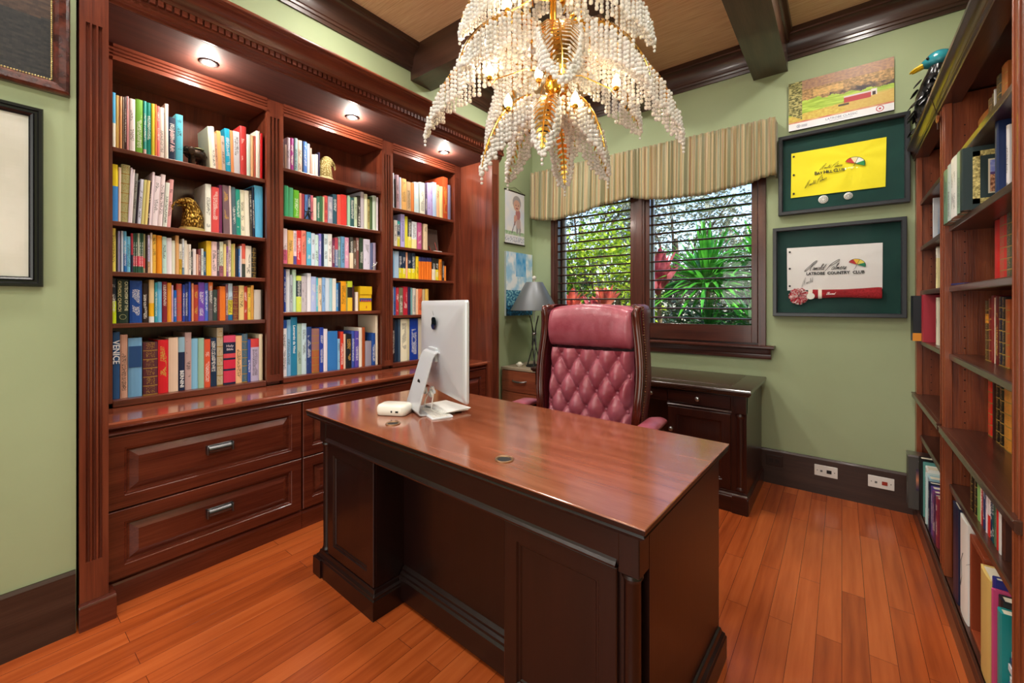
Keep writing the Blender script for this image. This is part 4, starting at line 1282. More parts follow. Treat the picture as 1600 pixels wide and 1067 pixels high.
# ================================================================== leather chair
def leather():
    m, t, b = newmat('oxblood_leather'); tc = N(t, 'TexCoord')
    n = N(t, 'TexNoise'); n.inputs['Scale'].default_value = 9; n.inputs['Detail'].default_value = 3; t.links.new(tc.outputs['Object'], n.inputs['Vector'])
    r = ramp(t, [(.3, '923a48'), (.7, 'b66474')], n.outputs[0]); t.links.new(r.outputs[0], b.inputs['Base Color'])
    b.inputs['Roughness'].default_value = .30; b.inputs['Coat Weight'].default_value = .25; b.inputs['Coat Roughness'].default_value = .3
    v = N(t, 'TexNoise'); v.inputs['Scale'].default_value = 45; v.inputs['Detail'].default_value = 4; v.inputs['Distortion'].default_value = 1.0; t.links.new(tc.outputs['Object'], v.inputs['Vector'])
    bump(t, b, v.outputs[0], .25, .004); return m
M['leather'] = leather()
M['chairwood'] = wood('chair_mahogany', '2a0c06', '4e1a10', '6c2a1a', axis='z', rough=.2, coat=.6)
chair = thing('executive_chair', 'high-backed oxblood leather swivel chair with buttoned back and carved wood frame', 'chair', (-1.095, 2.10, 0), radians(3))
HB = .255       # half width of the cushion
ZB0, ZB1, ZH = .50, 1.02, 1.03
tilt = lambda z: .10 * (z - .5)       # back leans away
def tuft(u, v):
    x = (u - .5) * 2 * HB * (1 - .04 * v); z = ZB0 + v * (ZB1 - ZB0)
    sx, sz = .112, .18
    X = x / sx; Z = (z - ZB0 - .03) / sz
    a, b_ = X + Z, X - Z
    f = (abs(sin(pi * a / 1.0)) * abs(sin(pi * b_ / 1.0)))
    ca = 1 - math.exp(-abs(sin(pi * a)) * 5.0); cb_ = 1 - math.exp(-abs(sin(pi * b_)) * 5.0)
    puff = .034 * f ** .75 + .005 * ca * cb_ + .0012 * fbm(x * 30, z * 30, 4)
    da = a - round(a); db = b_ - round(b_); th_ = atan2(db, da); dd = da * da + db * db; puff += -.020 * math.exp(-dd * 45) + .0022 * sin(9 * th_) * math.exp(-dd * 14) * min(1, dd * 60)
    ed = min(u, 1 - u); puff *= min(1, .35 + ed * 9); edge = -.030 * max(0, 1 - ed * 12) ** 2
    crown_ = .020 * (1 - (2 * u - 1) ** 2)
    return (x, -.055 + tilt(z) - puff - crown_ - edge, z)
mb = MB(); nx, ny = 104, 104
mb.grid(nx, ny, tuft)
# close the back of the cushion
o_ = len(mb.v)
bkv = []
for (u, v) in ((0, 0), (1, 0), (1, 1), (0, 1)):
    x, y, z = tuft(u, v); bkv.append((x, .02 + tilt(z), z))
mb.add(bkv, [[0, 1, 2, 3]])
mb.build('back_cushion', M['leather'], chair, smooth=80, fix=True)
mb = MB()
for i in range(-6, 7):
    for j in range(-6, 12):
        # a = i, b = j  ->  X=(a+b)/2 , Z=(a-b)/2
        X = (i + j) / 2; Z = (i - j) / 2; x = X * .112; z = ZB0 + .03 + Z * .18
        if abs(x) < HB * .90 and ZB0 + .02 < z < ZB1 - .03:
            u = x / (2 * HB * (1 - .04 * ((z - ZB0) / (ZB1 - ZB0)))) + .5; p_ = tuft(u, (z - ZB0) / (ZB1 - ZB0))
            b_ = MB().ball((0, 0, 0), .0115, 12, 8, (1, .6, 1)).build('button', M['leather'], chair, smooth=80, loc=(p_[0], p_[1] - .006, p_[2]))
# headrest roll
mb = MB(); secs = []
for k in range(25):
    s_ = k / 24; x = (s_ - .5) * 2 * (HB - .002); e = min(1, sqrt(max(0, 1 - (2 * s_ - 1) ** 10)) + .25)
    top = .040 * (1 - (2 * s_ - 1) ** 2) - .012
    wr = .0015 * sin(s_ * 60)
    secs.append(((x, -.058 + tilt(1.13), 1.135 + top * .5), (.058 + wr) * e, (.105 + top * .5 + wr) * (.72 + .28 * e), (0, 1, 0), (0, 0, 1)))
mb.loft(secs, 28); mb.build('headrest', M['leather'], chair, smooth=80)
# carved frame: front rail each side with a scroll top
for sg in (-1, 1):
    mb = MB()
    pth = []
    for k in range(33):
        v = k / 32; z = .46 + v * .765
        x = HB + .022 + .022 * sin(pi * min(1, max(0, (v - .15) / .85))) ** 2 - .010 * v
        y = -.072 + tilt(z) - .028 * max(0, (v - .75) / .25) ** 2
        pth.append((sg * x, y, z))
    pth += [(sg * (HB + .020), -.092 + tilt(1.23), 1.240), (sg * (HB + .002), -.075 + tilt(1.24), 1.250), (sg * (HB - .012), -.045 + tilt(1.24), 1.245)]
    mb.tube(pth, [.021] * 33 + [.020, .017, .010], 14)
    mb.tube([(p_[0] - sg * .016, p_[1] - .012, p_[2]) for p_ in pth[2:33]], .007, 8)
    mb.tube([(p_[0] + sg * .014, p_[1] - .013, p_[2]) for p_ in pth[2:33]], .006, 8)
    fr = mb.build('back_frame', M['chairwood'], chair, smooth=60)
    # upholstered outer side, rising into the wing scroll
    mb = MB(); rs = []
    for k in range(30):
        v = k / 29; z = .44 + v * .785
        x0 = HB + .030 + .022 * sin(pi * min(1, max(0, (v - .15) / .85))) ** 2 - .010 * v
        y0 = -.060 + tilt(z); dpt = .115 + .055 * max(0, (v - .78) / .22) ** 1.5 * (1 if v < .95 else .9) - .03 * max(0, .3 - v)
        th = .030
        rs.append([(sg * (x0 + .006), y0, z), (sg * (x0 + .014), y0 + .02, z), (sg * (x0 + .014), y0 + dpt * .8, z), (sg * (x0 + .004), y0 + dpt, z), (sg * (x0 - th), y0 + dpt, z), (sg * (x0 - th), y0, z)])
    c = rs[-1]; m_ = [(p_[0] * .96, p_[1] + .004, p_[2] + .030) for p_ in c]; rs.append(m_); rs.append([(p_[0] * .93, p_[1] * .9 + .012, p_[2] + .010) for p_ in m_])
    mb.rings(rs); side = mb.build('wing_side', plain('dark_oxblood_leather', '5c1a22', .35), chair, smooth=50)
    mb = MB()
    for k in range(62):
        v = k / 61; z = .46 + v * .79
        x0 = HB + .030 + .022 * sin(pi * min(1, max(0, (v - .15) / .85))) ** 2 - .010 * v
        mb.ball((sg * (x0 + .012), -.050 + tilt(z) + .002, z), .0048, 8, 5)
    nh = mb.build('nailhead_trim', plain('antique_brass', '8a6a48', .3, .9), side, smooth=60); nh['kind'] = 'stuff'
# back shell and top rail
mb = MB(); mb.grid(16, 16, lambda u, v: ((u - .5) * 2 * (HB + .03), .055 + tilt(.46 + v * .78) + .03 * (1 - (2 * u - 1) ** 2), .46 + v * .78))
mb.grid(16, 16, lambda u, v: ((u - .5) * 2 * (HB + .03), .02 + tilt(.46 + v * .78), .46 + v * .78))
mb.build('back_shell', plain('dark_oxblood_shell', '4c141c', .4), chair, smooth=60)
mb = MB(); secs = []
for k in range(17):
    s_ = k / 16; x = (s_ - .5) * 2 * (HB + .02); secs.append(((x, -.010 + tilt(1.24), 1.215 + .022 * (1 - (2 * s_ - 1) ** 2)), .062, .030, (0, 1, 0), (0, 0, 1)))
mb.loft(secs, 18); mb.build('top_roll', M['leather'], chair, smooth=70)
# seat, arms, base
mb = MB(); rs = []
for ins, z in ((.03, .40), (0, .42), (0, .47), (.012, .50), (.04, .52), (.09, .528)):
    rs.append([(sx * (.275 - ins) if 1 else 0, yy, z) for sx, yy in ((-1, -.50 + ins), (1, -.50 + ins), (1, -.02 - ins * .3), (-1, -.02 - ins * .3))])
mb.rings(rs); st_ = mb.build('seat', M['leather'], chair, smooth=0); sb = st_.modifiers.new('sub', 'SUBSURF'); sb.levels = sb.render_levels = 2
for sg in (-1, 1):
    mb = MB(); X = sg * .375
    mb.loft([((X, .02, .680), .035, .018, (1, 0, 0), (0, 0, 1)), ((X, -.06, .690), .045, .024, (1, 0, 0), (0, 0, 1)), ((X, -.20, .688), .047, .025, (1, 0, 0), (0, 0, 1)), ((X, -.29, .680), .042, .022, (1, 0, 0), (0, 0, 1)), ((X, -.32, .672), .02, .010, (1, 0, 0), (0, 0, 1))], 16)
    ap_ = mb.build('arm_pad', M['leather'], chair, smooth=60)
    mb = MB(); mb.tube([(X, .03, .660), (X, -.10, .658), (X, -.26, .656), (X, -.335, .640), (X, -.360, .590), (X, -.335, .560), (X, -.30, .555), (X, -.28, .50), (X, -.28, .42)], [.022, .024, .024, .024, .022, .020, .020, .022, .024], 12)
    mb.tube([(X, .03, .63), (X * .95, .02, .50), (X * .88, -.02, .42)], .02, 10); mb.build('arm_frame', M['chairwood'], chair, smooth=60)
MB().lathe([(.03, .14), (.03, .40), (.10, .41), (.10, .42)], (0, -.24, 0), 20).build('column', M['blackmatte'], chair, smooth=40)
for k in range(5):
    a = 2 * pi * k / 5 + .3; c_, s_ = cos(a), sin(a)
    mb = MB(); mb.tube([(0 + .03 * c_, -.24 + .03 * s_, .15), (.16 * c_, -.24 + .16 * s_, .125), (.31 * c_, -.24 + .31 * s_, .085)], [.032, .026, .018], 10)
    lg = mb.build('leg', M['chairwood'], chair, smooth=60)
    MB().lathe([(.001, -.012), (.026, -.012), (.028, 0), (.026, .012), (.001, .012)], (.31 * c_, -.24 + .31 * s_, .029), 18, 'y').build('caster', M['blackmatte'], lg, smooth=40)

# ================================================================== credenza under the window
cr = thing('credenza', 'long dark wood credenza with knobs standing under the shuttered window', 'credenza', (-1.215, 3.15, 0))
CX = .795
mb = MB(); slab(mb, -CX - .0, CX + 0, -.325, .325, [(.012, .712), (.010, .720), (.003, .724), (.002, .730), (.0, .738), (.002, .746), (.006, .750)]); mb.build('top', M['cred_top'], cr, smooth=25)
mb = MB(); mb.box(-CX + .13, -.19, .7503, CX - .13, .27, .7515); mb.build('top_inlay', wood('credenza_inlay', '1e110c', '30201a', '3c2c22', axis='x', rough=.3), cr, smooth=0)
mb = MB(); mb.panel((-CX + .125, -.195, .7498), (1, 0, 0), (0, 1, 0), (0, 0, 1), 2 * CX - .25, .47, [(0, 0), (.001, .0022), (.004, .0022), (.005, .0019)]); mb.build('inlay_bead', M['cred_x'], cr, smooth=0)
mb = MB(); mb.box(-CX + .03, -.285, .10, -.30, .31, .712); mb.box(.30, -.285, .10, CX - .03, .31, .712); mb.box(-.30, .20, .10, .30, .31, .712); mb.box(-.30, -.275, .615, .30, .31, .712)
mb.build('carcass', M['cred_z'], cr, smooth=0)
for sg in (-1, 1):
    xa, xb = (.305, CX - .115) if sg > 0 else (-CX + .115, -.305)
    mb = MB(); mb.panel((xa, -.285, .622), (1, 0, 0), (0, 0, 1), (0, -1, 0), xb - xa, .082, [(0, 0), (0, .008), (.003, .011), (.006, .011)])
    d = mb.build('drawer', M['cred_x'], cr, smooth=0)
    kn = [(.004, 0), (.004, .010), (.013, .015), (.0155, .020), (.013, .026), (.006, .029), (.001, .0295)]
    k_ = MB().lathe([(r, -h) for r, h in kn], ((xa + xb) / 2, -.295, .663), 20, 'y').build('knob', M['nickel'], d, smooth=50)
    mb = MB(); mb.prism([(0, .598), (-.010, .600), (-.014, .606), (-.010, .612), (0, .616)], xa - .005, xb + .005, lambda a, b_, d_: (d_, -.285 + a, b_)); mb.build('rail_moulding', M['cred_x'], cr, smooth=30)
    mb = MB(); mb.panel((xa, -.285, .135), (1, 0, 0), (0, 0, 1), (0, -1, 0), xb - xa, .458, [(0, 0), (0, .010), (.003, .013), (.048, .013), (.052, .007), (.058, .006), (.062, .002), (.07, .002)])
    d = mb.build('door', M['cred_z'], cr, smooth=0)
    kx = xa + .024 if sg > 0 else xb - .024
    MB().lathe([(r, -h) for r, h in kn], (kx, -.297, .447), 20, 'y').build('knob', M['nickel'], d, smooth=50)
    cx = sg * (CX - .065)
    MB().box(cx - .035, -.300, .604, cx + .035, -.25, .712).build('corner_block', M['cred_z'], cr, smooth=0, bev=.002)
    MB().lathe([(.024, .132), (.029, .135), (.031, .142), (.028, .150), (.0245, .156), (.0245, .572), (.028, .578), (.031, .586), (.029, .596), (.024, .604)], (cx, -.268, 0), 26).build('corner_column', M['cred_z'], cr, smooth=30)
    x0, x1 = (.295, CX - .018) if sg > 0 else (-CX + .018, -.295)
    mb = MB(); slab(mb, x0, x1, -.300, .318, [(0, .0), (0, .092), (.004, .098), (.004, .104), (.012, .112), (.014, .124), (.03, .126)])
    mb.box(cx - .042, -.308, 0, cx + .042, -.24, .106); mb.build('plinth', M['cred_x'], cr, smooth=0, bev=.0015)
mb = MB(); mb.panel((-.295, -.275, .622), (1, 0, 0), (0, 0, 1), (0, -1, 0), .59, .082, [(0, 0), (0, .006), (.003, .009), (.006, .009)])
d = mb.build('drawer', M['cred_x'], cr, smooth=0)
for x in (-.19, .19): MB().lathe([(r, -h) for r, h in kn], (x, -.284, .663), 20, 'y').build('knob', M['nickel'], d, smooth=50)

# ================================================================== file cabinet, lamp and small things in the corner
fc = thing('file_cabinet', 'small reddish wood two-drawer cabinet in the corner under the lamp', 'cabinet', (-2.235, 3.215, 0))
mb = MB(); mb.box(-.205, -.225, 0, .195, .24, .675); mb.build('body', M['filecab'], fc, smooth=0, bev=.002)
mb = MB(); mb.box(-.212, -.240, .675, .202, .245, .697); mb.build('top', plain('cabinet_top_laminate', '9a8a74', .4), fc, smooth=0, bev=.002)
for z0, z1 in ((.485, .668), (.295, .478), (.02, .288)):
    d = MB().box(-.200, -.240, z0, .190, -.225, z1).build('drawer', M['filecab'], fc, smooth=0, bev=.002)
    mb = MB(); zc = (z0 + z1) / 2 + .01
    mb.tube([(-.072, -.240, zc), (-.066, -.256, zc - .002), (-.04, -.264, zc - .006), (0, -.266, zc - .008), (.04, -.264, zc - .006), (.066, -.256, zc - .002), (.072, -.240, zc)], [.006, .007, .0085, .009, .0085, .007, .006], 10)
    mb.build('handle', M['nickel'], d, smooth=60)
lp = thing('table_lamp', 'table lamp with grey cone shade on crossed metal rods in the corner', 'lamp', (-2.215, 3.17, .697))
mb = MB(); rs = []
prof = [(.215, .512), (.078, .760)]
mb.lathe([(.216, .510), (.217, .514), (.080, .762), (.078, .766)], n=48, cap=False); mb.lathe([(.213, .510), (.077, .762)], n=48, cap=False)
sh = mb.build('lamp_shade', plain('grey_satin_shade', '74787c', .38, .35), lp, smooth=50)
mb = MB(); mb.ball((0, 0, .805), .020, 18, 12); mb.tube([(0, 0, .75), (0, 0, .79)], .006, 8); mb.build('finial', plain('pale_finial', 'd8d4c8', .2), lp, smooth=60)
mb = MB()
for k in range(3): a = 2 * pi * k / 3; mb.tube([(0, 0, .755), (.078 * cos(a), .078 * sin(a), .762)], .0025, 6)
mb.tube([(0, 0, .40), (0, 0, .755)], .004, 8); mb.lathe([(.014, .50), (.016, .53), (.016, .57), (.012, .58)], n=16); mb.build('socket', M['nickel'], lp, smooth=50)
for k in range(4):
    a = 2 * pi * k / 4 + .5; b_ = a + 2.5
    mb = MB(); mb.tube([(.062 * cos(a), .062 * sin(a), .004), (.020 * cos(a + 1.2), .020 * sin(a + 1.2), .20), (.012 * cos(a + 2), .012 * sin(a + 2), .30), (.030 * cos(b_), .030 * sin(b_), .385), (.055 * cos(b_), .055 * sin(b_), .46)], [.0065, .0055, .005, .005, .004], 10)
    mb.build('rod', plain('gunmetal_rod', '5c5c60', .25, .9), lp, smooth=60)
MB().lathe([(.017, .285), (.021, .29), (.021, .305), (.017, .31)], n=20).build('collar', M['nickel'], lp, smooth=40)
MB().lathe([(.02, 0), (.075, 0), (.075, .008), (.06, .014), (.03, .018), (.02, .018)], n=32).build('base', M['blackmatte'], lp, smooth=40)
dsh = thing('white_dish', 'little white dish on the corner cabinet beside the lamp base', 'dish', (-2.315, 3.085, .697))
MB().lathe([(.018, 0), (.020, .003), (.034, .018), (.036, .024), (.032, .022), (.016, .007), (.001, .006)], n=28).build('bowl', M['white'], dsh, smooth=60)
MB().ball((0, 0, .022), .022, 16, 8, (1.1, 1, .9)).build('soap', plain('cream_soap', 'f4ecd8', .4), dsh, smooth=60)
bt = thing('black_tray', 'flat black tray on the left end of the credenza', 'tray', (-1.905, 3.02, .7515))
mb = MB(); mb.rings([rr2(.085, .12, .01, 0), rr2(.092, .127, .012, .028), rr2(.088, .123, .011, .028), rr2(.082, .117, .01, .006)]); mb.build('tray', M['blackmatte'], bt, smooth=40)
# ================================================================== pictures on the walls
def fbm(x, y, s=0): return noise.fractal(Vector((x, y, s)), 1.0, 2.0, 4)
def picture(name, W, H, nx, ny, func, mat, parent, m44):
    """print made of coloured cells; func(u,v)->hex or rgb (sRGB 0..1), v up"""
    V = [((i / nx - .5) * W, 0, (j / ny - .5) * H) for j in range(ny + 1) for i in range(nx + 1)]
    F = [[j*(nx+1)+i, j*(nx+1)+i+1, (j+1)*(nx+1)+i+1, (j+1)*(nx+1)+i] for j in range(ny) for i in range(nx)]
    me = bpy.data.meshes.new(name); me.from_pydata(V, [], F); me.materials.append(mat)
    ca = me.color_attributes.new('Col', 'FLOAT_COLOR', 'CORNER'); cc = []
    for j in range(ny):
        for i in range(nx):
            c = func((i + .5) / nx, (j + .5) / ny)
            if isinstance(c, str): c = lin(c)
            else: c = tuple((max(0, min(1, q))) ** 2.2 for q in c)
            cc += [*c, 1.0] * 4
    ca.data.foreach_set('color', cc)
    o = bpy.data.objects.new(name, me); COL.objects.link(o); o.parent = parent; o.matrix_local = m44; return o
def mixc(a, b_, t_):
    t_ = max(0, min(1, t_)); return tuple(a[i] * (1 - t_) + b_[i] * t_ for i in range(3))
M['print'] = painted('printed_paper', .45); M['canvas'] = painted('canvas_print', .6)

# --- golf course print (top of the back wall): local frame x right, z up, facing -y
GW, GH = .542, .326
gp = thing('golf_picture', 'unframed landscape print of a golf course with red covered bridge, highest on the wall', 'picture', (-.018, YB - .012, 2.618))
MB().box(-GW/2, -.010, -GH/2, GW/2, .011, GH/2).build('board', M['blackmatte'], gp, smooth=0)
def golf(u, v):
    if v < .14 + .0 * u: return (.94, .94, .95)
    n1 = fbm(u * 30, v * 34, 1); n2 = fbm(u * 9, v * 12, 5); n3 = fbm(u * 5, v * 26, 9)
    if v < .17: return mixc((.80, .45, .40), (.86, .68, .50), .5 + n2)
    c = mixc((.74, .84, .34), (.58, .70, .24), .5 + n3 * 1.3)
    if v < .30 + .10 * u: c = mixc((.86, .78, .38), (.80, .66, .30), .5 + n1)
    if .56 < u and v < .42: c = mixc(c, (.84, .70, .42), .6)
    tl = .60 - .10 * u + .05 * fbm(u * 12, 3, 2)
    if v > tl: c = mixc((.52, .42, .28), (.80, .62, .40), .5 + n1 * 1.2)
    if v > tl and v < tl + .10 and u > .42: c = mixc(c, (.26, .22, .24), .65 + n2)
    if v > .80: c = mixc((.60, .46, .40), (.72, .56, .42), .5 + n1)
    if .25 < u < .55 and .62 < v < .75: c = mixc(c, (.92, .74, .44), .6)
    if u < .14 and v > .34 - u: c = mixc((.34, .34, .18), (.74, .70, .44), .5 + n1 * 1.4)
    # covered bridge
    if .555 < u < .80 and .34 < v < .44: c = (.72, .24, .26)
    if .555 < u < .80 and .44 <= v < .475: c = (.86, .80, .80)
    if .80 <= u < .855 and .37 < v < .49: c = (.90, .86, .84)
    if .812 <= u < .843 and .37 < v < .44: c = (.25, .16, .16)
    if .50 < u < .60 and .29 < v < .335: c = (.36, .32, .24)
    # little oval emblem on the margin is added separately
    return c
picture('printed_face', GW, GH, 170, 100, golf, M['print'], gp, Matrix.Translation((0, -.0106, 0)))
tx = lambda s, size, mat, par, x, z, y=-.0112, **k: text(s, size, mat, par, (x, y, z), (radians(90), 0, 0), **k)
ink = plain('print_ink', '6a6e8c', .5); redink = plain('print_red', 'c04a54', .5)
tx('LATROBE CLASSIC', .020, ink, gp, .015, -.134, depth=.0002)
mb = MB()
for k in range(16): mb.box(-.045 + k*.0075, -.0113, -.1495, -.045 + k*.0075 + .004, -.0111, -.1465)
mb.build('small_print', ink, gp, smooth=0)
def ring(mb, cx, cz, r0, r1, y, n=28, sx=1, sz=1):
    V = []; 
    for j in range(n):
        a = 2*pi*j/n; V += [(cx + r0*cos(a)*sx, y, cz + r0*sin(a)*sz), (cx + r1*cos(a)*sx, y, cz + r1*sin(a)*sz)]
    mb.add(V, [[2*j, 2*j+1, (2*j+3) % (2*n), (2*j+2) % (2*n)] for j in range(n)])
mb = MB(); ring(mb, .205, -.137, .015, .019, -.0112); ring(mb, .205, -.137, .0, .006, -.0112); mb.build('round_seal', redink, gp, smooth=0, fix=False)
mb = MB(); ring(mb, -.215, -.140, .008, .0105, -.0112); ring(mb, -.215, -.140, 0, .004, -.0112)
for k in range(4): mb.box(-.20, -.0113, -.136 - .004 * k, -.165 - .004 * (k % 2), -.0111, -.1345 - .004 * k)
mb.build('small_seal', ink, gp, smooth=0, fix=False)

# --- shadow boxes with flags
M['felt'] = noisy('dark_green_felt', '0e3430', '16443c', sc=3, rough=.9, bmp=.3, bsc=400)
def clear_glass():
    m, t, b = newmat('frame_glass'); t.nodes.remove(b); o = t.nodes['Material Output']
    tr = N(t, 'BsdfTransparent'); gl = N(t, 'BsdfGlossy'); gl.inputs['Roughness'].default_value = .015
    fr = N(t, 'Fresnel'); fr.inputs[0].default_value = 1.07; mx = N(t, 'MixShader')
    t.links.new(fr.outputs[0], mx.inputs[0]); t.links.new(tr.outputs[0], mx.inputs[1]); t.links.new(gl.outputs[0], mx.inputs[2]); t.links.new(mx.outputs[0], o.inputs[0]); return m
M['fglass'] = clear_glass()
def shadowbox(cx, cz, W, H, label, dep=.045, fw=.026):
    t_ = thing('framed_flag', label, 'framed flag', (cx, YB - .002, cz))
    mb = MB()
    pr = [(0, 0), (dep - .002, 0), (dep, .002), (dep, fw - .004), (dep - .004, fw), (0, fw)]
    for k in range(1):
        rs = []
        for ins, y in ((0, 0), (0, -dep + .003), (.003, -dep), (fw - .005, -dep), (fw, -dep + .006), (fw, -.006)):
            rs.append([(-W/2 + ins, y, -H/2 + ins), (W/2 - ins, y, -H/2 + ins), (W/2 - ins, y, H/2 - ins), (-W/2 + ins, y, H/2 - ins)])
        mb.rings(rs, cap=False)
    mb.build('frame', M['dframe'], t_, smooth=0, fix=False)
    MB().box(-W/2 + .002, -.010, -H/2 + .002, W/2 - .002, -.001, H/2 - .002).build('backing', M['felt'], t_, smooth=0)
    MB().box(-W/2 + fw - .001, -dep + .009, -H/2 + fw - .001, W/2 - fw + .001, -dep + .0075, H/2 - fw + .001).build('glass_pane', M['fglass'], t_, smooth=0)
    return t_
def flag(par, pts, col, y=-.014, wr=.0025, sd=0):
    """pts: four corners bl, br, tr, tl in (x,z)"""
    m, t, b = newmat('flag_cloth'); b.inputs['Base Color'].default_value = (*lin(col), 1); b.inputs['Roughness'].default_value = .7; b.inputs['Sheen Weight'].default_value = .2
    bl, br, tr, tl = pts
    def f(u, v):
        x = (bl[0]*(1-u)+br[0]*u)*(1-v) + (tl[0]*(1-u)+tr[0]*u)*v; z = (bl[1]*(1-u)+br[1]*u)*(1-v) + (tl[1]*(1-u)+tr[1]*u)*v
        dx, dz = x - .08, z - .06; an = atan2(dz, dx)
        return (x, y - wr * (.5 + .5 * sin(an * 9 + sd)) * min(1, sqrt(dx*dx+dz*dz) * 6) - .0006 * fbm(x * 40, z * 40, sd), z)
    mb = MB(); mb.grid(60, 36, f); o = mb.build('flag', m, par, smooth=80, fix=False)
    return o
def umbrella(par, cx, cz, s, rot, y, cols):
    seg = 4
    for k in range(seg):
        mb = MB(); a0 = radians(180 - k * 45); a1 = radians(180 - (k + 1) * 45); pts = []
        for j in range(7):
            a = a0 + (a1 - a0) * j / 6; pts.append((cos(a), sin(a) * .82))
        # scalloped underside
        e0, e1 = (cos(a0), 0), (cos(a1), 0)
        pts2 = []
        for j in range(5):
            q = j / 4; pts2.append((pts[-1][0] * (1 - q) * 1 + pts[0][0] * q, min(pts[-1][1], pts[0][1]) * 0 + .0))
        lowr = [(.0 + .10 * cos(a1), .10 * sin(a1)), (.10 * cos(a0), .10 * sin(a0))]
        P = pts + lowr
        c_, s_ = cos(rot), sin(rot)
        P = [(cx + s * (x * c_ - z * s_), cz + s * (x * s_ + z * c_)) for x, z in P]
        mb.prism(P, y, y - .0008, lambda a, b_, d: (a, d, b_)); mb.build('umbrella_panel', plain('umbrella_' + cols[k], cols[k], .6), par, smooth=0)
    mb = MB(); c_, s_ = cos(rot), sin(rot); tr = lambda x, z: (cx + s * (x * c_ - z * s_), y - .001, cz + s * (x * s_ + z * c_))
    mb.tube([tr(0, .80), tr(0, -.62), tr(-.04, -.74), tr(-.12, -.74)], s * .022, 5)
    mb.tube([tr(cos(a), .82 * sin(a)) for a in [pi * k / 20 for k in range(21)]], s * .025, 5)
    for k in range(4):
        a0 = pi * k / 4; a1 = pi * (k + 1) / 4
        mb.tube([tr((1 - .10 * sin(pi * q / 6)) * cos(a0 + (a1 - a0) * q / 6) * .99 * 0 + ((cos(a0) * (1 - q / 6) + cos(a1) * q / 6)) * .12, ((sin(a0) * (1 - q / 6) + sin(a1) * q / 6)) * .12) for q in range(7)], s * .018, 4)
    mb.build('umbrella_outline', M['blackmatte'], par, smooth=0)
GL = {  # cursive strokes on a unit x-height
 'a': [(.55,.75),(.3,1),(.05,.6),(.1,.1),(.4,.05),(.6,.6),(.6,.95),(.6,.2),(.8,.05)], 'r': [(0,.1),(.1,.9),(.15,1),(.3,.85),(.4,.9),(.35,.3),(.5,.05)],
 'n': [(0,.05),(.05,.9),(.1,.3),(.35,.95),(.45,.8),(.45,.2),(.6,.05)], 'o': [(.5,.9),(.2,1),(.0,.5),(.2,.05),(.5,.2),(.5,.8),(.7,.9)],
 'l': [(0,.3),(.35,1.9),(.3,2.2),(.12,1.9),(.1,.3),(.3,.05)], 'd': [(.5,.8),(.2,1),(.0,.5),(.2,.05),(.5,.4),(.75,2.1),(.6,.5),(.7,.05),(.9,.1)],
 'm': [(0,.05),(.05,.9),(.1,.3),(.3,.95),(.38,.2),(.42,.3),(.62,.95),(.7,.2),(.9,.05)], 'e': [(0,.4),(.3,.75),(.25,1),(.05,.8),(.1,.15),(.4,.05),(.55,.2)],
 's': [(0,.05),(.3,.95),(.35,.3),(.2,.0),(0,.1),(.5,.15)], "'": [(.1,1.6),(.05,1.2)], 't': [(.2,.6),(.35,1.9),(.2,.3),(.4,.05)],
 'A': [(1.05,2.1),(1.5,3.1),(1.2,3.4),(.3,2.0),(-.5,.3),(-.55,-.25),(-.1,.0),(.7,1.6),(1.0,2.3),(.8,1.0),(.9,.1),(1.1,.0)], 'P': [(.1,-.4),(.6,1.2),(.9,2.2),(.7,1.6),(.5,1.4),(1.3,2.6),(2.3,3.5),(2.5,3.1),(1.8,2.0),(1.0,1.5),(.9,1.4)],
 'D': [(.3,1.9),(.1,.0),(.7,.3),(1.0,1.3),(.5,2.1),(0,1.8)], 'C': [(1,1.8),(.5,2),(.0,.9),(.4,.0),(1,.3)] }
def script(s, par, x, z, size, y, mat, th=.0011, slope=0, name='signature', shear=.45):
    mb = MB(); cx = 0
    for c in s:
        if c == ' ': cx += .35; continue
        g = GL[c]; P = [Vector((cx + px + shear * pz, pz, 0)) for px, pz in g]; Q = []
        for i in range(len(P) - 1):
            p0, p1, p2, p3 = P[max(i-1,0)], P[i], P[i+1], P[min(i+2,len(P)-1)]
            for k in range(4):
                t_ = k / 4; Q.append(.5 * ((2*p1) + (-p0+p2)*t_ + (2*p0-5*p1+4*p2-p3)*t_*t_ + (-p0+3*p1-3*p2+p3)*t_**3))
        Q.append(P[-1])
        mb.tube([(x + size * (q.x * cos(slope) - q.y * sin(slope)), y, z + size * (q.x * sin(slope) + q.y * cos(slope))) for q in Q], th, 5)
        cx += max(px for px, _ in g) + .08 - (.9 if c == 'P' else .0)
    return mb.build(name, mat, par, smooth=0)
M['ink'] = plain('black_ink', '181818', .5)
# yellow flag
F1 = shadowbox(-.012, 2.15, .672, .545, 'black shadow box holding a yellow flag lettered BAY HILL CLUB')
flag(F1, [(-.265, -.155), (.225, -.158), (.230, .148), (-.262, .150)], 'f4e614', wr=.004, sd=1)
for z in (-.128, .0, .126):
    mb = MB(); mb.lathe([(.001, 0), (.0065, 0), (.0065, -.003), (.001, -.003)], (-.248, -.0185, z), 14, 'y'); mb.build('grommet', M['blackmatte'], F1, smooth=0)
YT = -.0215
text('B', .030, M['ink'], F1, (-.1245, YT, -.012), (radians(90), 0, 0), bold=.0006); text('AY', .024, M['ink'], F1, (-.103, YT, -.014), (radians(90), 0, 0), bold=.0006, sx=.95)
text('H', .030, M['ink'], F1, (-.0735, YT, -.012), (radians(90), 0, 0), bold=.0006); text('ILL', .024, M['ink'], F1, (-.051, YT, -.014), (radians(90), 0, 0), bold=.0006)
text('C', .030, M['ink'], F1, (-.0215, YT, -.012), (radians(90), 0, 0), bold=.0006); text('LUB', .024, M['ink'], F1, (.007, YT, -.014), (radians(90), 0, 0), bold=.0006)
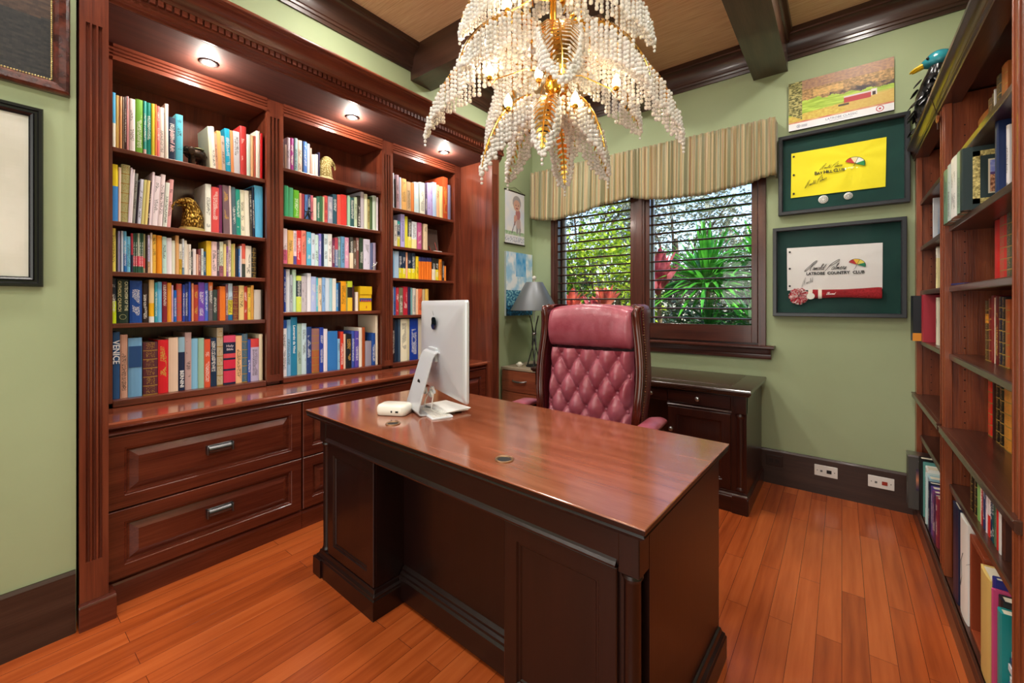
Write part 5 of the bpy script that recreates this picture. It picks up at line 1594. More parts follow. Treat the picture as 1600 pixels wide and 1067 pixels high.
script('Arnold Palmers', F1, -.098, .010, .0100, YT - .0004, M['ink'], .0007)
script('Arnold Palmer', F1, -.178, -.095, .0110, YT - .0004, M['ink'], .0008, slope=.30, name='pen_signature')
umbrella(F1, .078, .012, .052, -.42, YT, ['c8342c', 'f0e4b0', 'f4f4ee', '1e8a48'])
for x, z, r in ((-.085, -.190, .027), (.045, -.187, .023)):
    mb = MB(); mb.lathe([(.001, 0), (r, 0), (r, -.003), (r * .9, -.0048), (.001, -.0048)], (x, -.0105, z), 28, 'y'); mk = mb.build('medallion', plain('silver_white', 'd4d4cc', .3, .3), F1, smooth=40)
    mb = MB(); ring(mb, x, z, r * .66, r * .74, -.0155)
    for k in range(7): a = k * .9; mb.box(x + r*.4*cos(a) - .003, -.0158, z + r*.4*sin(a) - .002, x + r*.4*cos(a) + .003, -.0153, z + r*.4*sin(a) + .002)
    mb.build('medallion_relief', plain('relief_grey', '5c5c58', .5), F1, smooth=0, fix=False)
# white flag
F2 = shadowbox(-.036, 1.487, .690, .612, 'black shadow box holding a white flag, LATROBE COUNTRY CLUB and a red headcover')
flag(F2, [(-.262, -.128), (.235, -.125), (.236, .160), (-.264, .165)], 'ecebe8', wr=.0018, sd=4)
for z in (-.098, .022, .136): MB().lathe([(.001, 0), (.0065, 0), (.0065, -.003), (.001, -.003)], (-.247, -.0175, z), 14, 'y').build('grommet', M['blackmatte'], F2, smooth=0)
YT = -.0185
text('LATROBE', .0260, M['ink'], F2, (-.103, YT, -.018), (radians(90), 0, 0), bold=.0009, sx=.92)
text('COUNTRY', .0260, M['ink'], F2, (.018, YT, -.018), (radians(90), 0, 0), bold=.0009, sx=.92)
text('CLUB', .0260, M['ink'], F2, (.120, YT, -.018), (radians(90), 0, 0), bold=.0009, sx=.92)
script('Arnold Palmers', F2, -.150, .005, .0185, YT - .0004, M['ink'], .0013)
script('Arnold', F2, -.172, -.098, .0125, YT - .0004, plain('pen_grey', '50504e', .5), .0007, slope=.45, name='pen_signature')
umbrella(F2, .112, .030, .044, -.40, YT, ['b8202c', 'f0c040', 'e8dc60', '14805a'])
# headcover: knitted sock, white bands and pompom
M['knit'] = noisy('red_knit', '8c1018', 'b02028', sc=120, rough=.85, bmp=.5, bsc=300)
hc = MB(); ax, az = (0, 1, 0), (0, 0, 1)
hc.loft([((-.13, -.026, -.152), .010, .022, ax, az), ((-.115, -.026, -.154), .013, .030, ax, az), ((-.06, -.026, -.154), .013, .028, ax, az), ((.05, -.025, -.152), .012, .026, ax, az), ((.14, -.026, -.152), .013, .031, ax, az), ((.215, -.027, -.152), .014, .036, ax, az), ((.232, -.026, -.152), .011, .034, ax, az)], 20)
sk = hc.build('headcover', M['knit'], F2, smooth=60)
mb = MB(); mb.loft([((-.088, -.026, -.154), .0138, .0325, ax, az), ((-.068, -.026, -.154), .0138, .0325, ax, az)], 20); mb.loft([((-.142, -.026, -.150), .011, .024, ax, az), ((-.118, -.026, -.152), .012, .028, ax, az)], 20)
mb.build('knit_band', plain('white_knit', 'f0ead8', .9), sk, smooth=40)
script('DiamondC'.replace('i','l').replace('C',''), F2, -.045, -.160, .0078, -.0400, plain('white_thread', 'f4f0ee', .7), .0009, name='script_lettering')
pm = MB(); rr = random.Random(3); pcols = []
SV2, SF2, SC2 = [], [], []
for k in range(900):
    d_ = Vector((rr.gauss(0, 1), rr.gauss(0, 1), rr.gauss(0, 1))).normalized(); d_.y *= .38
    c = Vector((-.196, -.026, -.168)); L_ = .055 * rr.uniform(.85, 1.08); e_ = c + d_ * L_; s0 = c + d_ * L_ * .45
    side = d_.cross(Vector((rr.random() - .5, rr.random() - .5, rr.random() - .5))).normalized() * .0035
    if e_.y < -.0365: e_.y = -.0365
    o_ = len(SV2); SV2 += [tuple(s0 - side), tuple(s0 + side), tuple(e_ + side), tuple(e_ - side)]; SF2.append([o_, o_+1, o_+2, o_+3]); SC2.append(rr.choice(['d84858', 'f4e8e4', 'f4e8e4', 'c83040', 'f0b0b0', 'b02838']))
po = put_mesh('pompom', SV2, SF2, SC2, [[(-1, -1)] * 4] * len(SF2), [[(0, 0)] * 4] * len(SF2), painted('yarn', .9)); po.parent = F2; po['kind'] = 'stuff'
mb = MB(); mb.lathe([(.001, 0), (.022, 0), (.022, -.003), (.001, -.004)], (-.128, -.0410, -.168), 24, 'y'); mb.build('medallion', plain('silver_token', 'c8c4b8', .35, .4), F2, smooth=40)

# --- pictures on the near left wall (facing +x)
FX = Matrix(((0, 0, 0, 0), (0, 0, 0, 0), (0, 0, 0, 0), (0, 0, 0, 1)))
def facing_x(t_): t_.rotation_euler = (0, 0, radians(90))   # local -y becomes +x, local x becomes +y
def frame_ring(W, H, prof):
    mb = MB(); rs = []
    for ins, y in prof: rs.append([(-W/2 + ins, y, -H/2 + ins), (W/2 - ins, y, -H/2 + ins), (W/2 - ins, y, H/2 - ins), (-W/2 + ins, y, H/2 - ins)])
    mb.rings(rs, cap=False); return mb
W_, H_ = .70, .56
f1 = thing('framed_picture', 'dark embroidered picture in a brown burl frame with beaded gilt edge, upper left wall', 'picture', (XN + .001, .237 - W_/2, 2.058 + H_/2)); facing_x(f1)
frame_ring(W_, H_, [(0, 0), (0, -.018), (.004, -.026), (.012, -.030), (.030, -.026), (.040, -.020), (.044, -.016), (.044, -.006)]).build('frame', noisy('burl_frame', '2a0e0a', '5c2a1e', sc=30, rough=.25, bmp=.1, Coat_Weight=.5), f1, smooth=0, fix=False)
mb = MB(); x = -W_/2 + .050
pts = []
while x < W_/2 - .046: pts += [(x, -H_/2 + .048), (x, H_/2 - .048)]; x += .0072
z = -H_/2 + .052
while z < H_/2 - .048: pts += [(-W_/2 + .048, z), (W_/2 - .048, z)]; z += .0072
for a, b_ in pts: mb.ball((a, -.014, b_), .0030, 6, 4)
mb.build('beaded_edge', plain('gilt_bead', 'e0c888', .3, .7), f1, smooth=60)
picture('printed_face', W_ - .08, H_ - .08, 90, 60, lambda u, v: mixc((.13, .13, .14), (.20, .19, .18), .5 + fbm(u * 30, v * 60, 2)) if not (.38 < v - .1 * u < .62) else mixc((.22, .17, .15), (.30, .23, .19), .5 + fbm(u * 20, v * 40, 3)), M['canvas'], f1, Matrix.Translation((0, -.010, 0)))
W_, H_ = .62, .655
f2 = thing('framed_picture', 'pale print in a thin black frame, lower left wall', 'picture', (XN + .001, .168 - W_/2, 1.331 + H_/2)); facing_x(f2)
frame_ring(W_, H_, [(0, 0), (0, -.020), (.004, -.026), (.012, -.026), (.015, -.020), (.022, -.020), (.026, -.026), (.032, -.022), (.036, -.016), (.036, -.005)]).build('frame', M['black'], f2, smooth=0, fix=False)
picture('printed_face', W_ - .07, H_ - .07, 50, 50, lambda u, v: mixc((.93, .92, .88), (.88, .87, .82), .5 + fbm(u * 4, v * 4, 2)) if not ((u - .55) ** 2 + (v - .5) ** 2 < .035) else mixc((.70, .68, .62), (.84, .82, .76), .5 + fbm(u * 20, v * 20, 4)), M['print'], f2, Matrix.Translation((0, -.009, 0)))
MB().box(-W_/2 + .034, -.0125, -H_/2 + .034, W_/2 - .034, -.0115, H_/2 - .034).build('glass_pane', M['fglass'], f2, smooth=0)

# --- corner pictures on the left wall beyond the bookcase
W_, H_ = .300, .500
c1 = thing('hanging_scroll', 'small hanging drawing of a cartoon golfer on pale paper, in the corner', 'drawing', (XL + .003, 3.205, 2.085)); facing_x(c1)
def golfer(u, v):
    c = mixc((.93, .91, .90), (.86, .88, .92), .5 + fbm(u * 3, v * 3, 1))
    def el_(x, y, a, b_): return ((u - x) / a) ** 2 + ((v - y) / b_) ** 2 < 1
    if v < .24 and v > .17: c = mixc((.55, .68, .50), (.75, .82, .70), .5 + fbm(u * 20, v * 20, 5))
    if el_(.62, .30, .06, .10) or el_(.76, .29, .05, .11): c = (.62, .60, .60)
    if el_(.68, .42, .12, .12): c = (.78, .68, .66)
    if el_(.66, .58, .13, .10): c = (.72, .48, .48)
    if el_(.50, .46, .05, .10) or el_(.56, .50, .06, .06): c = (.82, .62, .56)
    if el_(.60, .80, .22, .13): c = (.66, .64, .64)
    if el_(.60, .745, .17, .11): c = (.84, .66, .58)
    if el_(.55, .75, .022, .012) or el_(.68, .75, .022, .012): c = (.28, .22, .24)
    if el_(.61, .69, .06, .015): c = (.60, .28, .30)
    if abs((u - .50) - (v - .42) * .75) < .018 and .20 < v < .44: c = (.40, .38, .42)
    if v < .14 and v > .04 and fbm(u * 60, v * 30, 6) > .12: c = (.62, .62, .70)
    return c
picture('printed_face', W_, H_, 60, 100, golfer, M['print'], c1, Matrix.Translation((0, -.004, 0)))
mb = MB(); mb.tube([(-W_/2 - .01, -.004, H_/2), (W_/2 + .01, -.004, H_/2)], .006, 8); mb.tube([(-W_/2 - .01, -.004, -H_/2), (W_/2 + .01, -.004, -H_/2)], .006, 8); mb.tube([(-W_/2, -.004, H_/2), (0, -.002, H_/2 + .045), (W_/2, -.004, H_/2)], .0015, 5)
mb.build('rod', plain('dark_rod', '2c2018', .4), c1, smooth=50)
MB().box(-W_/2, -.0035, -H_/2, W_/2, -.0015, H_/2).build('paper_backing', M['paper'], c1, smooth=0)
W_, H_ = .420, .60
c2 = thing('sea_painting', 'unframed blue and white painting of sea and sky behind the lamp shade', 'painting', (XL + .003, 3.260, 1.455)); facing_x(c2)
MB().box(-W_/2, -.020, -H_/2, W_/2, 0, H_/2).build('stretcher', plain('canvas_edge', 'c8d4d8', .7), c2, smooth=0)
def sea(u, v):
    n1 = fbm(u * 5, v * 5, 3); n2 = fbm(u * 16, v * 30, 8)
    c = mixc((.62, .80, .92), (.95, .96, .97), .55 + n1 * 1.4)
    if v > .62 and .35 < u < .75: c = mixc(c, (.25, .60, .86), .55 + n1)
    if v < .40: c = mixc((.10, .36, .52), (.62, .82, .84), .4 + n2 * 1.3)
    if v < .16: c = mixc((.05, .16, .22), (.2, .5, .66), .4 + n2)
    return c
picture('painted_face', W_, H_, 70, 100, sea, M['canvas'], c2, Matrix.Translation((0, -.0205, 0)))

# --- outlet plates on the baseboard
def plate(x, z, label, kind):
    t_ = thing('outlet_plate', label, 'outlet', (x, YB - .0165, z))
    MB().box(-.062, -.006, -.036, .062, 0, .036).build('plate', M['white'], t_, smooth=0, bev=.002)
    mb = MB(); mb.box(-.008 + .012, -.0075, -.012, .018 + .012, -.0055, .010); mb.build('jack', plain('jack_' + kind, 'a03020' if kind == 'red' else '18181a', .5), t_, smooth=0)
    mb = MB(); mb.box(-.030, -.0072, -.008, -.018, -.0055, .004); mb.lathe([(.003, -.0058), (.003, -.0075), (.001, -.0075)], (-.046, 0, 0), 10, 'y'); mb.lathe([(.003, -.0058), (.003, -.0075), (.001, -.0075)], (.046, 0, 0), 10, 'y')
    mb.build('slot', plain('socket_grey', '6a6a68', .4), t_, smooth=0)
plate(-.083, .160, 'white wall plate with a black jack low on the baseboard, nearer the credenza', 'black')
plate(.192, .157, 'white wall plate with a red jack low on the baseboard, nearer the right bookcase', 'red')
t_ = thing('outlet_plate', 'dark brown outlet plate on the baseboard close beside the credenza', 'outlet', (-.375, YB - .0165, .165))
MB().box(-.05, -.005, -.036, .05, 0, .036).build('plate', plain('brown_plate', '2c1810', .3), t_, smooth=0, bev=.002)
mb = MB(); mb.box(-.03, -.0062, -.014, -.004, -.0048, .014); mb.box(.006, -.0062, -.014, .032, -.0048, .014); mb.build('socket', plain('brown_socket', '180c08', .4), t_, smooth=0)

# ================================================================== striped valance
def valance_mat():
    m, t, b = newmat('striped_valance_silk'); uv = N(t, 'UVMap', uv_map='mt'); s = N(t, 'SeparateXYZ'); t.links.new(uv.outputs[0], s.inputs[0])
    f = math_(t, 'FRACT', math_(t, 'MULTIPLY', s.outputs[0], 1 / .094))
    r = ramp(t, [(0, 'a08656'), (.08, '868260'), (.20, '9c9068'), (.27, '94684a'), (.30, 'b8a47c'), (.40, '828262'), (.52, '989068'), (.60, 'a07450'), (.64, 'c4b48a'), (.70, '888664'), (.84, 'b49e70'), (.90, '946a4c'), (.94, 'aa9c74')], f)
    r.color_ramp.interpolation = 'CONSTANT'
    n = N(t, 'TexNoise'); n.inputs['Scale'].default_value = 260; t.links.new(uv.outputs[0], n.inputs['Vector'])
    hs = N(t, 'HueSaturation'); t.links.new(r.outputs[0], hs.inputs['Color']); t.links.new(math_(t, 'ADD', math_(t, 'MULTIPLY', n.outputs[0], .5), .72), hs.inputs['Value'])
    t.links.new(hs.outputs[0], b.inputs['Base Color']); b.inputs['Roughness'].default_value = .42; b.inputs['Sheen Weight'].default_value = .3; return m
M['valance'] = valance_mat()
va = thing('window_valance', 'striped gold and green gathered fabric valance over the window in two swags', 'valance', (-1.37, YB - .12, 2.54))
def swag(name, x0, x1, bot, nfold, seed, ret=None):
    """bot: list of (x, z) bottom control points, world x and z"""
    nx, ny = 260, 14; V = []; UV = []; k0 = random.Random(seed)
    ph = [k0.uniform(-.5, .5) for _ in range(nfold + 2)]
    def bz(x):
        for (xa, za), (xb, zb) in zip(bot, bot[1:]):
            if x <= xb: q = (x - xa) / (xb - xa); q = q * q * (3 - 2 * q); return za * (1 - q) + zb * q
        return bot[-1][1]
    for j in range(ny + 1):
        v = j / ny
        for i in range(nx + 1):
            u = i / nx; x = x0 + (x1 - x0) * u; zb = bz(x); z = zb + (2.545 - zb) * v
            a = u * nfold * 2 * pi; fold = sin(a + 1.3 * sin(a * .31 + seed)) + .35 * sin(a * 2.1 + 1)
            amp = .011 * (1 - .45 * v) + .003; y = -fold * amp + .018 * (v - 1) * 0 - .02 * (1 - v) * sin(pi * u)
            V.append((x + 1.37 + .004 * cos(a), y, z - 2.54)); UV.append((x * 1.25 + .0035 * fold, v))
    F = [[j*(nx+1)+i, j*(nx+1)+i+1, (j+1)*(nx+1)+i+1, (j+1)*(nx+1)+i] for j in range(ny) for i in range(nx)]
    me = bpy.data.meshes.new(name); me.from_pydata(V, [], F); me.materials.append(M['valance'])
    um = me.uv_layers.new(name='mt'); d_ = []
    for f in F:
        for q in f: d_ += UV[q]
    um.data.foreach_set('uv', d_); me.polygons.foreach_set('use_smooth', [True] * len(F))
    o = bpy.data.objects.new(name, me); COL.objects.link(o); o.parent = va
    sm = o.modifiers.new('thickness', 'SOLIDIFY'); sm.thickness = .003
    return o
swag('swag', -2.405, -1.372, [(-2.41, 2.100), (-2.25, 2.062), (-2.10, 2.048), (-1.87, 2.072), (-1.60, 2.125), (-1.37, 2.150)], 24, 2)
swag('swag', -1.368, -.362, [(-1.37, 2.140), (-1.22, 2.108), (-1.07, 2.088), (-.81, 2.078), (-.60, 2.100), (-.36, 2.150)], 23, 5)
# returns to the wall and the board the fabric hangs from
for x, zb in ((-2.408, 2.10), (-.360, 2.15)):
    V = []; UV = []
    for j in range(9):
        for i in range(9): V.append((x + 1.37 + .004 * sin(i * 1.7), .118 * i / 8, zb - 2.54 + (2.545 - zb) * j / 8)); UV.append((i * .015, j / 8))
    F = [[j*9+i, j*9+i+1, (j+1)*9+i+1, (j+1)*9+i] for j in range(8) for i in range(8)]
    me = bpy.data.meshes.new('return_flap'); me.from_pydata(V, [], F); me.materials.append(M['valance']); um = me.uv_layers.new(name='mt'); d_ = []
    for f in F:
        for q in f: d_ += UV[q]
    um.data.foreach_set('uv', d_); me.polygons.foreach_set('use_smooth', [True] * len(F))
    o = bpy.data.objects.new('return_flap', me); COL.objects.link(o); o.parent = va; sm = o.modifiers.new('thickness', 'SOLIDIFY'); sm.thickness = .003
MB().box(-1.03, .022, -.020, 1.005, .118, .0).build('mounting_board', M['trim_x'], va, smooth=0)
# ================================================================== oak bookcase on the right
RX = .347
ob = thing('oak_bookcase', 'tall red oak bookcase with cornice and lower ledge along the right wall', 'bookcase', (0, 0, 0))
DX = .725
YE = [(3.425, 3.495), (2.575, 2.660), (1.575, 1.655)]
MB().box(DX, 1.575, .06, DX + .015, 3.495, 2.17).build('back_panel', M['oak_z'], ob, smooth=0)
for y0, y1 in YE:
    MB().box(RX + .025, y0 + .012, .06, DX, y1 - .012, 2.16).build('partition', M['oak_z'], ob, smooth=0)
    mb = MB(); mb.box(RX, y0, .10, RX + .025, y1, 2.16)
    if y1 - y0 > .08:
        for q in (y0 + .014, y1 - .020): mb.box(RX - .004, q, .12, RX + .001, q + .006, 2.12)
    mb.build('face_stile', M['oak_z'], ob, smooth=0, bev=.002)
# peg holes
pn = MB()
for y in (3.4365, 2.5865):
    for xx in (.41, .60):
        for z in [.18 + .045 * k for k in range(42)]: pn.lathe([(.0028, .0004), (.0028, -.0006)], (xx, y, z), 6, 'y')
pn.build('peg_hole', plain('peg_hole_dark', '1c0c06', .8), ob, smooth=0)['kind'] = 'stuff'
BAYS = [(2.660, 3.425), (1.655, 2.575)]
for y0, y1 in BAYS:
    for z in (1.868, 1.602, 1.345, 1.055, .500):
        mb = MB(); mb.prism([(0, -.026), (-.003, -.024), (-.003, -.004), (0, 0)], y0 - .010, y1 + .010, lambda a, b_, d: (RX + .018 + a, d, z + b_))
        mb.box(RX + .018, y0 - .010, z - .022, DX, y1 + .010, z); mb.build('shelf', M['oak_y'], ob, smooth=0, bev=.0015)
    MB().box(RX + .005, y0 - .010, .075, DX, y1 + .010, .100).build('bottom_board', M['oak_y'], ob, smooth=0)
# projecting ledge at desk height
for y0, y1 in ((2.640, 3.498), (1.575, 2.600)):
    mb = MB(); mb.prism([(0, -.034), (-.010, -.034), (-.014, -.028), (-.014, -.008), (-.018, -.004), (-.014, 0), (0, 0)], y0, y1, lambda a, b_, d: (RX + a, d, .738 + b_))
    mb.box(RX, y0 + (.02 if y0 < 2 else 0), .708, DX, y1, .738); mb.build('ledge', M['oak_y'], ob, smooth=0, bev=.001)
# base and plinth
mb = MB(); mb.prism([(0, 0), (-.012, 0), (-.012, .070), (-.006, .080), (-.006, .094), (0, .10)], 1.575, 3.495, lambda a, b_, d: (RX + a, d, b_)); mb.box(RX, 1.575, 0, DX, 3.495, .075); mb.build('plinth', M['oak_y'], ob, smooth=0)
# cornice
cpr = [(.40, 2.125), (RX - .006, 2.125), (RX - .006, 2.138), (RX - .012, 2.142), (RX - .012, 2.150)]
for i in range(7):
    a = i / 6 * pi / 2; cpr.append((RX - .014 - .020 * (1 - cos(a)), 2.152 + .026 * sin(a)))
cpr += [(RX - .040, 2.182), (RX - .040, 2.196), (RX - .034, 2.200), (DX + .015, 2.200), (DX + .015, 2.165), (.40, 2.165)]
MB().prism(cpr, 1.56, 3.497, lambda a, b_, d: (a, d, b_)).build('cornice', M['oak_y'], ob, smooth=30)
# hanging ornament at the middle stile
og = thing('hanging_ornament', 'small copper-coloured medallion hung by a cord from the oak bookcase cornice', 'ornament', (RX - .012, 2.635, 2.085))
mb = MB(); mb.lathe([(.001, -.006), (.012, -.006), (.018, -.002), (.018, .002), (.012, .006), (.001, .006)], (0, 0, 0), 20, 'x'); mb.build('medallion', noisy('copper_medal', '8a4420', 'e09a60', sc=80, rough=.3, metal=.6, bmp=.5), og, smooth=50)
mb = MB(); mb.tube([(0, 0, .018), (-.012, -.004, .06), (-.030, -.02, .112), (-.0305, .02, .118), (.0, .03, .118)], .0016, 5); mb.tube([(0, 0, -.016), (0, .002, -.045)], .003, 5); mb.build('cord', plain('dark_cord', '3c2418', .7), og, smooth=50)

# books of the oak bookcase: spine towards -x  (y_near, thickness, height, x of the spine, colour, style, label)
def rbook(y1, w_, h, x, z, spec, st, lab, grp, d=None):
    """y1 = far side of the book"""
    d = d or min(.25, h * .75)
    b = make_book(w_, h, d, spec, st, (x, y1, z + .0005), rz=pi)
    tag(b, lab, 'book', grp); return b
G = lambda s, s2: f"books on the {s} bay's {s2} of the oak bookcase"
# near bay, third shelf: red volumes
y = 2.370
for k, (w_, h, c, st, lab) in enumerate(((.060, .232, 'd8201c', 'p', 'plain bright red book farthest of the red volumes, oak bookcase shelf above eye level'), (.085, .240, 'd4241e', 'b', 'thick bright red book with ornamental gilt spine panels on the oak bookcase'), (.062, .236, '3c4a34', 'b', 'dark green gilt-tooled book beside the ornamental red one, oak bookcase'), (.05, .235, '5c3020', 'b', 'brown leather gilt book behind the near oak stile, beside the green one'))):
    rbook(y, w_, h, .450, 1.345, c, st, lab, G('near', 'red-book shelf')); y -= w_ + .001
nb = thing('notepad', 'thin dark blue notepad lying at the shelf edge before the red books', 'notepad', (.415, 2.48, 1.3455), .2)
MB().box(-.045, -.055, 0, .045, .055, .007).build('cover', plain('navy_cover', '1c2060', .4), nb, smooth=0, bev=.001)
# near bay, shelf above the ledge-but-one
y = 2.390
for w_, h, c, st, lab in ((.050, .225, '4a3418/.62/d88a20/.78/4a3418', 'b', 'dark gilt-tooled book with orange spine label, first of the leather row, oak bookcase'), (.034, .232, '7a2020', 'b', 'dark red gilt-tooled book, second of the leather row below the red volumes'), (.048, .243, '8c1016', 'p', 'deep red leather book, third of the leather row below the red volumes'), (.006, .235, 'e8d0b8', 'p', 'very thin cream booklet between two deep red books'), (.038, .240, '6c1014', 'g', 'wine red book right of the thin cream booklet'), (.036, .238, '201c38', 'b', 'navy gilt-banded book right of the wine red one'), (.036, .236, '302824', 'b', 'charcoal gilt-banded book right of the navy one, oak bookcase'), (.040, .228, 'b85c2c', 'b', 'orange-brown leather book at the stile, below the red volumes')):
    rbook(y, w_, h, .430, 1.055, c, st, lab, G('near', 'dark leather shelf')); y -= w_ + .001
# near bay, standing on the ledge
y = 2.560
for w_, h, c, st, lab in ((.068, .262, 'e03024', 'b', 'bright red banded book standing on the ledge against the oak partition'), (.044, .258, '30140e', 'p', 'dark brown book on the ledge beside the bright red one'), (.050, .255, '14120f', 'b', 'black gilt-tooled book on the ledge, third from the partition'), (.050, .252, '1c1a14', 'b', 'black gilt-tooled book on the ledge, fourth from the partition'), (.085, .262, 'e09030', 'b', 'orange-yellow banded book on the ledge beside the stile')):
    rbook(y, w_, h, .468, .738, c, st, lab, G('near', 'ledge')); y -= w_ + .001
# near bay, low shelf
y = 2.330
for k, (w_, h, c, st, cn) in enumerate(((.036, .190, '241410', 'b', 'dark brown'), (.020, .196, '181412', 'p', 'black'), (.040, .205, '0e0e10', 'b', 'broad black'), (.050, .200, '8cc46c', 'p', 'light green'), (.014, .196, 'e8c8b0', 'w', 'peach'), (.012, .195, 'b02430', 'w', 'crimson'), (.038, .198, '2c3868', 'w', 'navy blue'), (.020, .192, 'e4d8e0', 'k', 'pale lilac'), (.036, .197, 'dc3430/.35/dc3430/.36/f0e0e0', 'w', 'red and white'), (.022, .190, '203454', 'w', 'slate navy'), (.020, .194, '14504c', 'w', 'dark teal'), (.024, .190, '6c7a5c', 'k', 'olive green'), (.020, .192, 'd82c2c', 'p', 'scarlet'), (.030, .196, 'ece8e4', 'p', 'white'), (.03, .19, '503028', 'p', 'brown'))):
    rbook(y, w_, h, .382, .500, c, st, f"{cn} book, {ORD[k]} from the far end on the oak bookcase's low shelf", G('near', 'low shelf'), d=.15); y -= w_ + .001
# near bay, second shelf: large books facing out
y = 2.562
for w_, h, c, st, lab in ((.090, .222, '6c8c74', 'k', 'large grey-green book protruding from the oak bookcase, farthest of the five'), (.060, .226, 'b8c8c4', 'k', 'pale grey-green large book, second of those protruding from the oak bookcase'), (.115, .232, 'e8e8e4', 'k', 'thick white large book protruding from the oak bookcase'), (.066, .228, '88a890', 'k', 'sage large book just behind the gilt-bordered book')):
    rbook(y, w_, h, .340, 1.602, c, st, lab, G('near', 'large-book shelf'), d=.20); y -= w_ + .001
bb = make_book(.040, .222, .215, '2c3c3c', 'p', (.338, y, 1.6025), rz=pi)
tag(bb, 'dark green large book with gilt border around a cliff photo, facing out', 'book', G('near', 'large-book shelf'))
# cover art on its near board (local +y side)
def border(u, v):
    return (.92, .84, .52) if fbm(u * 60, v * 60, 2) > -.08 else (.45, .40, .22)
mb = MB(); xa, xb_, za, zb_ = -.195, -.028, .020, .205
for a, b_, c_, d_ in ((xa, za, xb_, za + .018), (xa, zb_ - .018, xb_, zb_), (xa, za, xa + .018, zb_), (xb_ - .018, za, xb_, zb_)): mb.box(a, .0400, b_, c_, .0408, d_)
mb.build('gilt_border', noisy('gilt_pattern', '8c7c40', 'f0e090', sc=160, rough=.4, bmp=0), bb, smooth=0)
pic = picture('cover_photo', .085, .110, 40, 50, lambda u, v: mixc((.52, .56, .86), (.80, .80, .92), .5 + fbm(u*4, v*6, 1)) if v > .62 else ((.36, .26, .48) if v > .54 else mixc((.50, .30, .22), (.92, .68, .52), .5 + fbm(u*14, v*14, 3) * 1.3)), M['print'], bb, Matrix.Translation((-.112, .0412, .112)) @ Matrix.Rotation(pi, 4, 'Z'))
MB().box(-.159, .0402, .052, -.065, .0409, .172).build('photo_border', plain('pale_line', 'e8dcc0', .5), bb, smooth=0)
rbook(2.020, .030, .243, .385, 1.602, '1c3060', 'p', 'tall navy book in front of the gilt-bordered book, oak bookcase', G('near', 'large-book shelf'))
rbook(1.975, .022, .215, .400, 1.602, 'e8e8ea', 'k', 'white book beside the tall navy one, near the oak stile', G('near', 'large-book shelf'))
# near bay, top shelf
y = 2.562
for w_, h, x, c, st, lab in ((.16, .150, .440, '9a5820', 'b', 'very thick tan leather volume on the top shelf of the oak bookcase'), (.050, .175, .440, '5c4430', 'b', 'brown gilt volume right of the tan leather one, top oak shelf'), (.045, .178, .440, '2c2824', 'b', 'black gilt volume on the top oak shelf'), (.008, .182, .438, 'd8d4d0', 'p', 'thin white booklet between dark volumes on the top oak shelf'), (.060, .215, .440, '342c28', 'b', 'dark leather volume before the thin booklet, top oak shelf'), (.07, .225, .440, 'a85c28', 'b', 'orange-brown leather volume nearest the stile, top oak shelf')):
    rbook(y, w_, h, x, 1.868, c, st, lab, G('near', 'top shelf'), d=.17); y -= w_ + .001
# near bay, bottom
z = .100
rbook(2.450, .095, .372, .352, z, '1a2240', 'p', 'tall dark navy binder at the bottom of the oak bookcase', G('near', 'bottom'), d=.27)
wb_ = rbook(2.345, .120, .365, .356, z, 'f0eee6', 'p', 'thick white album with a faint sketch at the bottom of the oak bookcase', G('near', 'bottom'), d=.27)
mb = MB(); mb.tube([(-.04, .1203, .22), (-.03, .1203, .225), (-.02, .1203, .218), (-.01, .1203, .226), (0, .1203, .220)], .0008, 4); mb.tube([(.0006, .03, .10), (.0006, .05, .14), (.0006, .04, .20), (.0006, .07, .24)], .0010, 4); mb.build('sketch_line', plain('pencil_grey', '7c7c78', .6), wb_, smooth=0)
sc_ = thing('slipcase', 'open red-brown wooden slipcase leaning at the bottom of the oak bookcase', 'slipcase', (.362, 2.112, z + .0005))
mb = MB()
mb.box(0, -.095, 0, .24, -.075, .345); mb.box(0, .075, 0, .24, .095, .345); mb.box(.0, -.075, .0, .24, .075, .014); mb.box(.0, -.075, .325, .24, .075, .345); mb.box(.226, -.075, .014, .24, .075, .325)
mb.build('case', plain('red_brown_case', '8a3c20', .35), sc_, smooth=0, bev=.002)
MB().box(.05, -.07, .015, .22, .07, .30).build('dark_void_block', plain('dark_void_brown', '2c140e', .5), sc_, smooth=0)  # dark block put in for the shaded void of the open case
lb = thing('lying_book', 'tan book lying flat on top of the white album', 'book', (.44, 2.29, .4665))
MB().box(-.07, -.05, 0, .10, .05, .016).build('cover', plain('tan_cover', 'a08050', .5), lb, smooth=0, bev=.001)
y = 2.008
for k, (w_, h, x, c, st, cn) in enumerate(((.110, .330, .350, 'e0c070', 'p', 'tall cream-yellow'), (.026, .350, .356, '2c3080', 'w', 'tall blue-purple'), (.012, .325, .350, 'c84878', 'p', 'thin pink'), (.040, .318, .360, '88a850/.40/5a7ab0/.7/202428', 'w', 'photographic green and blue'), (.036, .300, .350, '1c8c8c', 'p', 'teal'))):
    rbook(y, w_, h, x, z, c, st, f"{cn} book, {ORD[k]} from the slipcase at the oak bookcase's bottom", G('near', 'bottom')); y -= w_ + .001
mg = thing('magazine_stack', 'low stack of striped magazines at the near bottom of the oak bookcase', 'magazines', (.48, 1.722, z + .0005))
cs = ['2c2c30', 'e8e8e8', '384880', 'f0f0ee', '202022', 'd8dce8', '405088', 'f2f2f0', '303034', 'e0e0e4', '303c60', 'ececec']
for k, c in enumerate(cs): MB().box(-.115 + .003 * (k % 3), -.058, .017 * k, .12, .055, .017 * k + .0165).build('magazine', plain('magazine_' + c, c, .4), mg, smooth=0)
bw = thing('dark_bowl', 'small dark round bowl on the magazine stack, oak bookcase bottom', 'bowl', (.43, 1.720, z + .206))
